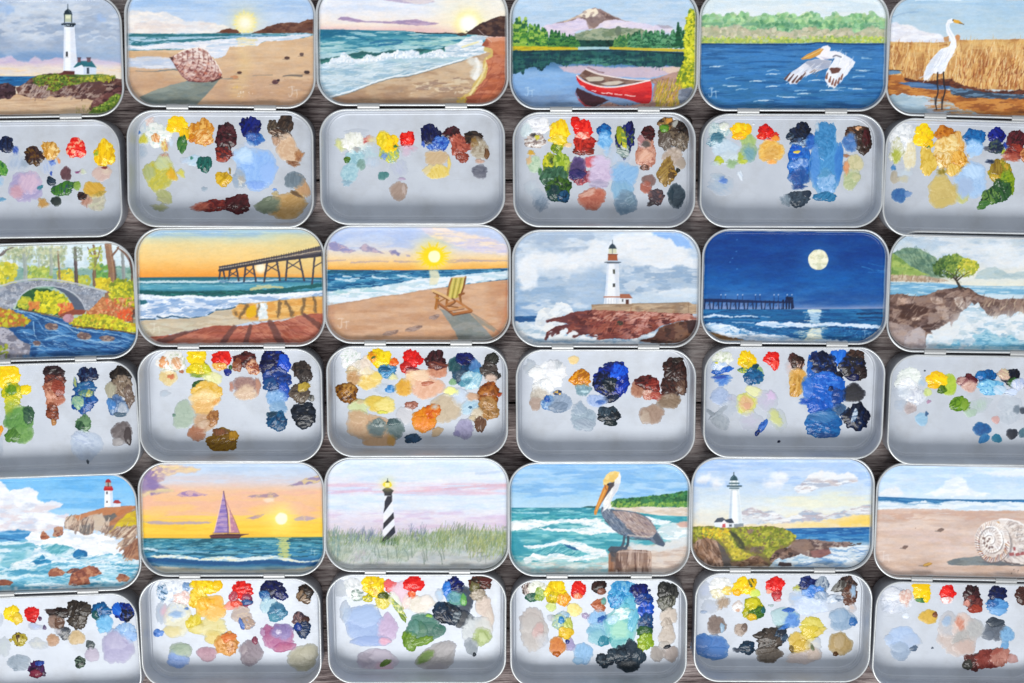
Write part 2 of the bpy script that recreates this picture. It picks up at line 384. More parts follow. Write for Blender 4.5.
def pic_12():
    c = Canvas(seed=12)
    c.grad([(-60, '8fb4dc'), (40, 'a9c2e0'), (110, 'b9cbe2'), (165, 'cdd2dd')], nz=10)
    c.tex(c.band(-80, 170, 10), 'c3d3e6', 200, 26, .5, .16, .6)
    m = c.poly('20,60 110,52 180,66 240,62 300,90 340,110 420,112 500,125 560,140 600,172 20,176', 'dfdcdc', 10, 9, 30, .9); c.tex(m, 'ede6e0', 60, 24, .5, .12, .8); c.tex(m*c.band(100, 172, 30), 'd9c9c4', 80, 24, .55, .14, .5)
    c.glow(640, 115, 88, 'e6dcae', .6); c.glow(640, 115, 54, 'f3e07e', .85, 4); c.glow(640, 118, 40, 'f6f0dc', .95, 3)
    m = c.poly('480,174 520,155 560,145 600,150 625,174', '6b4335', 3, 4); c.tex(m, '8d6247', 30, 14, .55, .1, .8)
    m = c.poly('655,176 700,160 760,135 810,120 870,112 920,118 960,100 1060,92 1060,180', '6a473c', 3, 4); c.tex(m, '85604e', 40, 16, .55, .12, .7); c.tex(m, '54352f', 30, 14, .6, .1, .7)
    for a in range(0, 360, 24):
        r = 62+10*math.sin(a*1.7); c.line([(640+48*math.cos(math.radians(a)), 115+48*math.sin(math.radians(a))), (640+r*math.cos(math.radians(a)), 115+r*math.sin(math.radians(a)))], (7, 2), 'f3e27e', .7)
    # sea
    m = c.poly('-30,172 1060,172 1060,700 -30,700', 'd3b391', 3)
    c.tex(m, 'dcc1a2', 220, 40, .5, .2, .6); c.tex(m, 'c4a180', 240, 30, .56, .16, .5); c.tex(m*c.band(360, 700, 120), 'b38c72', 260, 50, .42, .3, .55)
    s = c.poly('-30,172 960,170 1000,176 960,190 860,204 740,210 700,228 600,232 520,240 440,250 -30,262', '5f97a6', 4, 3)
    c.tex(s, '2b6a76', 70, 7, .5, .08, .9); c.tex(s, 'a8c5d8', 60, 6, .55, .07, .9)
    c.line('40,182 200,182 400,180 560,178', 13, '2d6e78', .85, 3, 3); c.line('60,202 160,210 300,200 480,190 620,186', (10, 3), 'b9cfe0', .9, 4, 4)
    c.line('60,222 130,226 220,210 360,205 520,198', 8, '2f7480', .85, 3, 3)
    m = c.poly('30,232 130,236 230,222 340,216 450,208 540,198 640,190 760,186 860,184 960,176 980,184 860,206 740,212 700,232 610,238 560,240 540,280 500,300 480,300 440,260 300,250 120,254 30,250', 'd6dae4', 4, 5)
    c.tex(m, 'b7cbdf', 60, 10, .55, .1, .8); c.tex(m, 'eceaec', 50, 8, .58, .08, .8)
    c.line('560,186 700,184 800,182', 6, '5a8fb5', .6, 3, 3); c.line('640,196 600,200 700,206', 10, 'dccf9c', .7, 4, 3)
    for y in (200, 210, 220, 230): c.line([(605, y), (690, y+2)], 5, 'ead9a8', .8, 3, 3)
    c.line('620,255 640,330 600,460', (40, 90), 'e6c98f', .35, 50)
    # wet sand puddle left
    m = c.poly('40,300 120,292 200,288 262,300 300,320 300,345 260,350 180,352 100,345 44,340', 'c9d0dd', 8, 6, 24, .9); c.tex(m, 'b6c2d6', 80, 10, .5, .12, .8); c.tex(m, 'dedfe6', 70, 8, .58, .1, .7)
    c.poly('-30,262 40,262 240,268 262,284 120,286 -30,300', 'cba880', 8, 4, op=.8)
    c.line('80,364 160,366 230,360 280,356 330,366', (3, 9), '6f7a7e', .85, 3, 2)
    c.line('40,368 130,366 200,368', 4, 'b08f74', .6)
    # shadow of the shell as painted
    m = c.poly('345,415 420,422 512,405 470,455 420,510 384,545 250,560 110,540 84,505 170,465 260,435', '7f8780', 5, 3); c.tex(m, '929a92', 120, 24, .5, .14, .7); c.tex(m, '6a7674', 120, 24, .56, .14, .6)
    # shell: whorls from the tip to the mouth, each a row of pale knobs over a dark groove
    m = c.poly('252,296 276,284 318,264 366,248 410,243 446,260 474,300 500,338 522,374 518,398 470,418 410,422 352,416 314,388 288,346 268,316', 'dcc0b6', 3, 2)
    top = pr('256,294 300,272 350,250 410,243 450,262 486,312 522,372'); bot = pr('258,300 282,338 306,380 348,414 408,421 468,416 518,398')
    yy = np.clip((c.Y-(270+.16*(c.X-260)))/120, 0, 1); c.put(None, m*yy*.6, '9c5e58'); c.put(None, m*np.clip(1-(c.Y-238-.25*(c.X-300).clip(0))/60, 0, 1)*.75, 'eee2da')
    q = np.arange(7)
    for i in range(13):
        t = .35+i*.5; A = np.array([np.interp(t, q, [p[k] for p in top]) for k in (0, 1)]); B = np.array([np.interp(t, q, [p[k] for p in bot]) for k in (0, 1)])
        d = B-A; L = np.hypot(*d); nrm = np.array([d[1], -d[0]])/max(L, 1)
        mid = lambda u: A+d*u+nrm*L*.16*math.sin(3.14*u)
        c.line([tuple(mid(u)) for u in (0, .25, .5, .75, 1)], 5, '6a3332', .75, 4, 3, within=m)
        n = max(2, int(L/17))
        for k in range(n):
            u = (k+.5+c.rg.normal()*.12)/n; p = mid(u)+np.array([9+c.rg.normal()*2.5, -2+c.rg.normal()*2]); lit = 1-u+c.rg.normal()*.12; z = c.rg.uniform(.65, 1.15)
            c.ell(p[0]-2, p[1]+5, 10*z, 6*z, ['6f3531', '8f5c50', '5a2c2c'][k % 3], 25, 5, 4, .6, within=m)
            if c.rg.uniform() < .86: c.ell(p[0], p[1]-2, 9*z, 5.5*z, ['f0e6df', 'e3cbc0', 'c99482'][0 if lit > .66 else (1 if lit > .34 else 2)] if c.rg.uniform() > .15 else 'c07058', 25, 5, 4, .8, within=m)
    c.tex(m, 'e6d3ca', 22, 14, .54, .16, .6); c.tex(m, '7f4640', 26, 14, .62, .12, .5)
    c.line('262,304 288,346 314,388 352,416', 7, '5f2f30', .7, 5, 4, within=m); c.line('352,414 410,420 470,416 516,398', 8, '5a2c2e', .7, 5, 3, within=m)
    c.line('486,312 506,345 520,374', 5, 'f2eae4', .8, 4, 2); c.line('300,272 350,250 410,244 448,262', 5, 'f6f0ea', .7, 4, 3)
    c.poly('252,292 268,290 276,304 262,306', '4d3433', 4, 3); c.line('470,418 500,408 522,398', 7, '43302f', .8, 4, 3)
    # stones
    for x, y, rx, ry, cl in ((585, 396, 22, 9, 'c08a66'), (612, 372, 12, 7, '5a4038'), (855, 296, 14, 8, '5a4440'), (930, 278, 11, 10, '6a5550'), (957, 371, 15, 10, '4b3a38'), (795, 420, 18, 12, '5e4248'), (812, 412, 8, 6, '3c2b34')):
        c.ell(x, y, rx, ry, cl, 0, 3, 3); c.line([(x-rx*1.6, y+ry), (x+rx, y+ry)], 4, '8a7666', .6)
    c.line('835,390 870,386 930,388', (5, 12), '6a6560', .8); c.line('680,388 720,385 780,384', (4, 7), '9b8b7a', .7); c.line('515,404 550,403 575,400', (3, 7), '8d8a80', .8)
    c.strokes((560, 400, 980, 545), 60, 50, 6, 4, 'c9a88c a98570 d9bfa5 b5937c', 6, .4)
    c.dots((600, 470, 680, 500), 14, 3, 'e2d6c8', .7); c.dots((560, 440, 620, 455), 8, 4, 'd9b56a', .6)
    c.monogram(865, 470, 62, 'e6dcd0', .75)
    return c.finish()

def pic_13():
    c = Canvas(seed=13)
    c.grad([(-60, 'dfe4ee'), (40, 'e2e4ec'), (90, 'e9e3e0'), (125, 'ecdcd0'), (155, 'e2bcb8')], nz=8)
    c.tex(c.band(-80, 60, 30), 'cfd9ea', 160, 30, .5, .16, .7); c.put(None, c.band(-80, 150, 60)*np.clip((c.X-560)/240, 0, .6), 'f0e6cf')
    m = c.poly('340,-10 420,-6 500,-14 600,-4 640,8 560,22 500,16 440,10 400,8', 'b9adc4', 6, 6); c.poly('460,0 560,-4 640,0 600,20 540,20', 'e2d6d2', 6, 6, op=.8)
    m = c.poly('140,98 160,86 200,88 240,98 280,108 420,110 470,104 540,98 600,112 660,118 640,127 540,130 440,122 330,116 250,114 170,104', 'a58fae', 5, 3); c.tex(m, 'c4a9bd', 50, 8, .55, .1, .8)
    c.glow(812, 120, 95, 'f1e8b4', .6); c.glow(812, 122, 68, 'f4ec86', .7, 4); c.glow(812, 122, 50, 'faf7ee', 1, 5)
    m = c.poly('795,172 830,150 870,122 910,105 950,88 1060,70 1060,192 900,186 860,180', '4b3632', 3, 4); c.tex(m, '6a4f42', 30, 14, .56, .1, .8); c.tex(m, '33252a', 30, 14, .6, .1, .7)
    # sea
    m = c.poly('-30,150 130,152 480,158 560,166 800,176 900,182 1060,700 -30,700', '6d9db2', 3)
    c.grad2 = None
    yy = c.Y
    cs = [(150, '1d6a84'), (185, '4a93a6'), (215, '6ba9b6'), (250, '8fbcc2'), (290, 'a9c6cf'), (400, 'aec3cd'), (520, 'a3bccb')]
    ys = [a for a, b in cs]; cc = np.array([hx(b) for a, b in cs]); wob = yy+(c.n(120, 30)-.5)*30
    c.put(None, m, np.stack([np.interp(wob, ys, cc[:, k]) for k in range(3)], -1))
    c.tex(m*c.band(152, 270, 8), '2d7891', 90, 10, .52, .08, .75); c.tex(m*c.band(160, 290, 8), 'bcd6d8', 80, 9, .56, .07, .7); c.tex(m*c.band(190, 260, 20)*np.clip((c.X-500)/90+.5, 0, 1), 'c2dccb', 110, 12, .5, .1, .6)
    c.poly('60,152 260,156 60,200', '1a5f80', 14, 8, op=.7)
    c.line('310,222 380,208 440,206 470,214 430,224 350,232', 10, '2a6c92', .8, 5, 5); c.line('60,178 220,182 300,206', 9, '1f6688', .6, 5, 4)
    c.line('540,166 620,172 700,170 760,176 800,180', (5, 9), '3a3f42', .9, 3, 3); c.ell(775, 176, 24, 8, '4d4340', 0, 3, 3)
    # breaking wave
    c.poly('50,305 120,292 200,278 270,262 340,272 420,256 480,262 560,250 640,256 690,236 690,262 560,275 400,288 270,300 120,325 60,330', '2c5f62', 5, 5)
    c.tex(c.poly('50,300 690,250 690,270 60,330', None, 5), '4a8a80', 40, 8, .5, .1, .7)
    m = c.poly('60,330 100,318 110,300 150,290 170,262 195,285 225,300 268,305 290,282 330,290 380,270 420,275 445,258 480,262 520,255 555,262 560,280 620,268 650,250 676,255 690,270 720,262 820,280 820,292 600,296 420,300 330,320 270,322 180,335 120,352 80,352', 'dfe4ea', 4, 7, 16)
    c.tex(m, 'b9cbd8', 34, 14, .56, .08, .8); c.dots((60, 250, 700, 350), 260, 6, 'f2f3f5 e2e8ee c6d5e0', .8, m)
    m2 = c.band(300, 600, 40)*c.poly('40,330 300,318 600,292 900,290 700,340 400,410 260,450 60,520', None, 8)
    c.tex(m2, 'c9d7df', 90, 14, .5, .1, .8); c.tex(m2, '8fb0c2', 90, 12, .56, .08, .7); c.strokes((50, 320, 900, 500), 220, 60, 5, 6, 'd5dfe6 9bb8c8 bccdd8 e4eaee 8aa9bf', 10, .55, m2)
    # swash right
    m = c.poly('690,240 760,222 800,190 880,178 920,190 880,205 900,250 930,272 900,285 820,295 760,292 700,275', 'd5dde4', 5, 6); c.tex(m, 'eef0f2', 50, 10, .52, .1, .8); c.tex(m, 'a8bfd0', 50, 8, .58, .08, .8)
    c.line('780,240 830,225 860,215', 10, 'ece0a8', .8, 4, 3); c.line('700,262 800,268 860,262', 5, '86a5b8', .7, 3, 3)
    # sand
    m = c.poly('115,500 200,478 260,455 340,425 420,402 520,388 620,360 700,335 790,310 830,292 930,262 1060,200 1060,700 60,700 60,530', 'bfa386', 4, 3)
    c.tex(m, 'a98a70', 120, 22, .5, .12, .8); c.tex(m*c.band(480, 560, 40), '9c7c66', 140, 30, .45, .2, .7); c.tex(m*c.band(300, 430, 30), 'cdb598', 110, 20, .5, .12, .8)
    m2 = c.poly('450,470 520,430 640,410 720,385 790,400 840,450 800,480 640,470 520,485', None, 10, 10); c.tex(m2, 'd7c4a8', 50, 12, .54, .07, .9); c.tex(m2, '9c8070', 60, 14, .6, .07, .8)
    c.line('115,500 200,478 260,455 340,425 420,402 520,388 620,360 700,335 790,310', 5, '7f7d78', .7, 3, 3); c.line('60,520 118,492 200,470 260,447 340,417 420,394 520,380 620,352 700,327 790,302', 7, 'e8edf0', .9, 3, 4)
    c.line('820,308 860,330 850,380', (30, 60), 'dcd9cf', .85, 14, 8); c.line('850,300 862,350 845,400', (14, 26), 'eceae4', .9, 8, 6)
    c.line('900,250 940,270 900,320 905,360 880,400 850,440 830,480 770,520', (24, 34), 'cfb469', .9, 6, 7); c.line('905,300 895,350 870,410 820,480', (8, 14), 'e8d9a4', .8, 5, 4)
    m = c.poly('900,200 940,215 1060,190 1060,700 780,560 800,500 840,480 862,440 900,400 912,350 900,310 940,290 935,250 880,235', 'b5684a', 4, 5)
    c.tex(m, '9c5540', 90, 26, .5, .12, .8); c.tex(m, 'c98264', 70, 20, .58, .1, .8); c.poly('900,190 1000,190 990,300 960,280 930,250', 'cb8560', 6, 6, op=.7)
    c.strokes((820, 300, 1000, 540), 60, 50, 6, 50, 'a85c44 c47858 94503e', 14, .5, m)
    c.line('860,150 930,215', 3, 'e9dcd8', .6); c.line('800,160 860,178 950,186', 5, '2f2626', .6, 3, 3)
    c.dots((750, 500, 800, 530), 10, 6, 'd5b04a', .8)
    return c.finish()

def fir(c, x, yb, h, w, cols, n=26):
    for i in range(n):
        t = (i+c.rg.uniform())/n; s = w*(1-t)*.5+1.5
        c.line([(x-s*c.rg.uniform(.5, 1), yb-h*t+3), (x, yb-h*t-2), (x+s*c.rg.uniform(.5, 1), yb-h*t+3)], max(3, h/n*1.5), hx(cols[c.rg.integers(len(cols))]), .9, 3)

def pic_14():
    c = Canvas(seed=14)
    c.grad([(-60, 'b9cde0'), (40, 'b4cbe0'), (130, 'bccde0'), (240, 'c5cfe0')], nz=6); c.tex(c.band(-80, 240, 10), 'a6c2da', 220, 20, .52, .14, .5); c.tex(c.band(-80, 240, 10), 'cad8e6', 180, 16, .58, .1, .5)
    m = c.poly('265,124 320,110 360,100 400,78 450,52 470,44 490,42 520,52 560,72 600,92 630,102 670,112 640,150 300,150', 'ac9690', 7, 5)
    c.tex(m, '8a716e', 40, 16, .5, .1, .8); c.poly('400,80 450,48 488,44 508,66 480,84 440,92', 'e9ddc9', 5, 5); c.poly('512,58 560,74 606,98 580,104 545,92', '705c5c', 8, 6)
    c.poly('430,95 500,85 540,100 480,150 450,120', '8f7a76', 8, 7); c.dots((410, 60, 560, 140), 40, 9, 'a08a84 7c6664 b59e94 8a7470', .55, m); c.line('330,112 380,92 420,84', 8, 'd3bfa9', .8, 4, 3)
    m = c.poly('200,140 250,125 330,118 400,92 440,100 455,150 400,155 360,195 240,190', 'dccfe0', 6, 7, 20); c.tex(m, 'c8bcd4', 50, 14, .52, .1, .7)
    m = c.poly('470,150 540,105 590,102 680,112 760,125 880,140 900,170 640,170 480,165', 'd8cfe0', 6, 7, 20); c.tex(m, 'e6dbe2', 60, 14, .54, .1, .7); c.poly('800,130 860,128 890,142 840,150', 'a09aa8', 6, 5, op=.7)
    m = c.poly('380,170 440,158 520,145 560,148 600,140 720,146 760,170 760,225 370,225', '8f9b84', 5, 6); c.tex(m, 'a3ab90', 40, 14, .5, .1, .8); c.tex(m, '6e8268', 30, 12, .58, .08, .8)
    c.ell(606, 158, 16, 28, '6f7d6c', 0, 5, 6)
    m = c.poly('400,205 470,208 600,205 600,245 400,245', '1f4a42', 5, 6); c.tex(m, '10302e', 20, 14, .5, .1, .8)
    for i in range(60):
        x = c.rg.uniform(60, 400); h = np.interp(x, [60, 120, 200, 250, 330, 400], [150, 150, 105, 85, 80, 40])*c.rg.uniform(.7, 1.05)
        fir(c, x, 240, h, 34, ['3f7a3c', '5f9840', '84b048', '2c6040', 'a2c058'] if x < 240 else ['2f6b3c', '1d5036', '3f7a44', '5a9048'], 16)
    for i in range(75):
        x = c.rg.uniform(590, 940); h = np.interp(x, [590, 700, 860, 900, 920, 940], [50, 80, 85, 95, 120, 80])*c.rg.uniform(.65, 1.05)
        fir(c, x, 242, h, 32, ['2c6448', '3f7c54', '569468', '20503c', '6aa078'] if x > 660 else ['4a7a4a', '6a9a58', '2f6a48'], 14)
    fir(c, 912, 240, 122, 40, ['1c4d36', '235a3c'], 20)
    m = c.poly('60,236 200,238 330,240 400,245 400,256 200,262 60,264', 'c9b52a', 4, 3); c.tex(m, 'a8962a', 40, 6, .55, .08, .8)
    c.poly('400,240 560,240 560,254 400,254', 'a9c9ce', 3, 2); c.poly('560,240 700,244 950,252 950,270 760,268 620,258 560,250', 'c6b33a', 4, 3)
    # water
    m = c.poly('-30,262 400,256 560,254 1060,270 1060,700 -30,700', '7fa4cd', 4)
    cs = [(255, '274a5a'), (340, '5c86b0'), (380, '86abd4'), (430, '7da6d4'), (500, '7590b4'), (580, '6f86a0')]
    ys = [a for a, b in cs]; cc = np.array([hx(b) for a, b in cs]); wob = c.Y+(c.n(90, 60)-.5)*22
    c.put(None, m, np.stack([np.interp(wob, ys, cc[:, k]) for k in range(3)], -1))
    c.tex(m*c.band(360, 600, 30), '8fb4dc', 200, 30, .54, .14, .5)
    c.poly('300,340 420,335 560,345 900,340 930,370 760,400 600,395 420,380 330,365', 'cdb5bf', 8, 6, op=.9); c.poly('820,350 920,340 940,370 880,385', 'dcc2b0', 6, 5, op=.9)
    m = c.poly('55,262 400,258 950,272 950,345 860,335 820,345 700,340 640,330 560,335 480,330 400,325 330,335 260,318 215,362 175,340 130,350 120,385 100,365 70,378 55,370', '1f4c50', 4, 8, 14)
    c.tex(m, '2d6460', 26, 26, .52, .1, .8); c.tex(m, '143a48', 40, 12, .56, .1, .8); c.tex(m*c.band(300, 345, 12)*np.clip((c.X-360)/90+.5, 0, 1)*np.clip((720-c.X)/90+.5, 0, 1), '57907e', 50, 16, .42, .1, .8)
    c.strokes((60, 270, 940, 350), 160, 28, 4, 90, '2c6a5a 183c4c 3f7a68 1f5a50', 8, .6, m)
    c.line('60,266 400,259 560,256 940,274', 6, '12323c', .8, 3, 2)
    # shore right
    m = c.poly('930,360 880,375 800,400 740,412 790,430 780,520 640,545 560,520 480,550 480,620 1060,620 1060,400', 'a48078', 5, 4); c.tex(m, 'bc9a8e', 60, 20, .52, .12, .8); c.dots((640, 400, 900, 560), 30, 4, '5c4440 7a5c54', .8, m); c.dots((500, 530, 680, 556), 16, 4, '4c3834', .8)
    # canoe
    c.poly('386,470 396,450 440,470 500,492 560,512 520,530 490,545 455,552 415,520', '43262f', 5, 4); c.poly('386,474 400,505 440,535 470,545 458,553 436,545 400,512', 'b03a40', 5, 4, op=.95)
    m = c.poly('390,392 399,384 412,402 440,420 500,440 560,446 620,441 700,426 766,410 776,430 779,470 773,515 762,528 735,531 700,524 650,508 600,498 560,494 500,482 450,462 408,432 393,410', 'c9232a', 3, 1)
    c.tex(m, 'dc3634', 70, 20, .5, .12, .8); c.tex(m*c.band(470, 540, 16), 'a31c26', 80, 14, .5, .12, .7); c.poly('520,450 640,444 740,420 772,415 776,440 660,462 560,466', 'e0443e', 10, 5, op=.6, within=m); c.line('430,452 500,478 580,492 650,504', 6, '8e1a24', .6, 5, 3, within=m)
    m = c.poly('404,388 420,370 440,354 470,366 520,382 580,394 660,405 760,411 680,428 580,440 500,438 440,418', '7a5f56', 3, 1); c.tex(m, '94786c', 40, 10, .5, .1, .8); c.line('420,400 480,424 560,434 640,430', 6, '4f3c38', .6, 5, 3, within=m)
    c.poly('420,378 438,356 474,376 450,392', '6c5048', 3); c.poly('436,398 470,392 528,395 533,406 520,414 455,418', 'c4b9a8', 4, 2); c.line('455,420 520,417 534,410', 5, '5a4640', .7); c.poly('515,428 560,418 610,413 634,420 600,434 550,438', 'c9beb0', 4, 2); c.line('550,440 610,436 640,424', 4, '5f4a42', .6)
    c.line('394,386 410,404 440,422 500,441 560,447 620,442 700,427 768,411', 7, 'f2e4de', .95, 3, 1); c.line('440,354 500,378 580,394 680,408 766,411', (7, 4), 'efe2dc', .95, 3, 1); c.line('448,345 470,352 500,366 532,372', (4, 8), '8a6f74', .8, 3, 3)
    for x0, x1, y0, y1 in ((418, 432, 440, 446), (468, 490, 464, 468), (520, 548, 475, 478), (552, 574, 477, 481), (588, 626, 482, 485), (640, 690, 486, 492)): c.line([(x0, y0), (x1, y1)], 5, 'f4dcd6', .85, 3, 4)
    # yellow bush
    m = c.poly('975,40 1000,60 1060,90 1060,470 960,470 900,430 910,370 945,300 940,200 955,110', '7d8f2a', 5, 9, 16)
    c.dots((890, 40, 1040, 470), 460, 8, 'd9cf2c b9b82c e8dc3a 8a9a2a 5f7f2c c9c92e', .85, m); c.dots((935, 60, 1030, 330), 160, 8, 'e2dc48 cfd03a', .8, m)
    c.strokes((800, 420, 930, 560), 200, 46, 5, 75, 'c9a43a b08a34 8a7a34 dcc05a 9a9a3c', 16, .85)
    m = c.poly('915,460 980,445 1000,470 990,520 930,560 910,500', '8d94a2', 4, 3); c.tex(m, '6d7484', 40, 16, .52, .1, .9)
    c.monogram(130, 470, 52, 'c3dcec', .8)
    return c.finish()

def pic_15():
    c = Canvas(seed=15)
    c.grad([(-60, 'c9dae4'), (80, 'd3dee4'), (200, 'd5dfe2')], nz=8); c.tex(c.band(-80, 90, 20), 'e2e8ea', 160, 20, .52, .14, .6)
    m = c.poly('-30,110 30,85 60,72 110,75 150,85 180,66 210,78 240,58 280,80 320,85 360,68 400,82 450,66 500,75 540,86 590,58 620,72 660,104 700,75 720,60 750,88 820,68 880,78 910,60 960,95 1060,100 1060,180 -30,180', '9dbf98', 5, 7, 16)
    c.dots((20, 60, 1000, 170), 700, 13, 'a9cc94 7fb07a 8fc08c b9d6a2 6ba276 9dc8a0', .7, m); c.tex(m*c.band(115, 180, 14), '6f9f80', 40, 20, .5, .1, .8)
    c.dots((300, 110, 900, 165), 90, 9, '4f8a66 5c946c', .65, m)
    m = c.poly('-30,150 40,140 130,145 200,128 240,130 280,160 340,150 400,148 480,168 540,148 600,140 640,150 700,160 780,145 820,170 880,140 960,150 1060,150 1060,215 -30,215', 'b5b59c', 6, 7, 18)
    c.dots((20, 125, 1000, 210), 520, 13, 'c6bda4 b3b596 d3cbb4 a3a888 c2b89e', .65, m)
    m = c.poly('-30,192 200,198 480,200 700,195 1060,190 1060,226 -30,226', 'a5b868', 5, 5); c.dots((10, 186, 1000, 222), 380, 7, 'bccb52 9db85c cdd46a 86a85c b5c49a', .75)
    m = c.poly('-30,222 300,224 560,222 640,216 760,222 1060,222 1060,700 -30,700', '2f6ca6', 4, 2)
    cs = [(220, '30649c'), (270, '457fb6'), (380, '3a78ae'), (500, '3470a0'), (600, '3876a2')]
    ys = [a for a, b in cs]; cc = np.array([hx(b) for a, b in cs]); wob = c.Y+(c.n(160, 26)-.5)*70
    c.put(None, m, np.stack([np.interp(wob, ys, cc[:, k]) for k in range(3)], -1))
    c.tex(m, '3f7fbd', 140, 12, .55, .1, .6); c.tex(m, '215488', 150, 12, .58, .1, .6)
    c.line('20,226 300,228 560,228 640,218 760,226 980,226', 6, '173a68', .9, 3, 3)
    c.strokes((30, 240, 980, 560), 180, 70, 5, 0, '4f8cc6 1f5a92 3a78b4 5a94c8', 4, .5, m)
    for x, y, l in ((110, 340, 70), (400, 360, 60), (400, 380, 70), (190, 442, 90), (320, 415, 80), (240, 458, 60), (400, 442, 70), (620, 410, 80), (700, 462, 120), (540, 465, 60), (830, 456, 90), (860, 362, 70), (840, 392, 60), (480, 498, 120), (880, 300, 50), (560, 480, 70), (180, 400, 40), (620, 330, 60), (350, 515, 100), (740, 452, 60)):
        c.line([(x-l/2, y+c.rg.normal()*3), (x, y-2), (x+l/2, y+c.rg.normal()*3)], (6, 3), 'a8cbe2', .75, 4, 4)
        if l > 65: c.line([(x-l/4, y), (x+l/4, y)], 4, 'dfeaf0', .8, 3, 3)
    # flying pelican
    m = c.poly('455,400 490,372 540,340 575,312 640,300 700,312 690,345 640,362 600,375 560,392 520,430 485,430 480,415 465,415', 'd5d8e4', 3, 3)
    c.poly('560,318 640,302 700,315 690,345 610,365', '98a0b4', 8, 6, op=.8, within=m); c.strokes((480, 330, 640, 420), 60, 34, 4, 40, 'f2f2f6 c2c8d8 e6e8ee', 10, .7, m)
    for x, y in ((462, 405), (480, 412), (500, 420), (520, 420), (540, 404)): c.line([(x+26, y-32), (x, y)], (5, 12), '5c3f3c', .9, 3)
    c.strokes((560, 360, 630, 385), 8, 26, 4, 40, '8a7468 a08878', 8, .8)
    m = c.poly('690,262 740,266 800,300 822,318 800,350 780,380 750,410 715,452 685,440 665,410 672,370 695,330 715,300', 'e6e8ef', 3, 2)
    c.strokes((680, 270, 815, 440), 70, 40, 5, 65, 'f6f6f8 cdd3e0 eceef4', 12, .7, m); c.poly('686,352 722,345 750,350 735,372 700,376', '6d4a44', 4, 5)
    for x, y in ((672, 400), (688, 418), (702, 430), (716, 436), (732, 425), (748, 405)): c.line([(x+8, y-26), (x, y)], (6, 12), '7a4a3c', .85, 3, 2)
    m = c.poly('615,290 630,262 655,238 680,232 694,245 690,262 720,262 750,272 700,300 650,306', 'eceaf0', 3, 2); c.poly('640,290 700,300 670,308', 'b9b6cc', 6, op=.7)
    c.poly('543,300 575,278 640,246 660,252 640,275 590,302 550,305', 'cf9a4c', 3, 2); c.line('556,298 600,278 645,256', 3, 'f0d8a0', .8); c.line('548,303 600,296 640,276', 4, 'b8894c', .8); c.line('708,290 722,284 748,292', 8, '6d7080', .8)
    c.dots((645, 245, 662, 258), 3, 3, 'e0b090', .8)
    c.monogram(72, 475, 55, 'd8e6f0', .9)
    return c.finish()

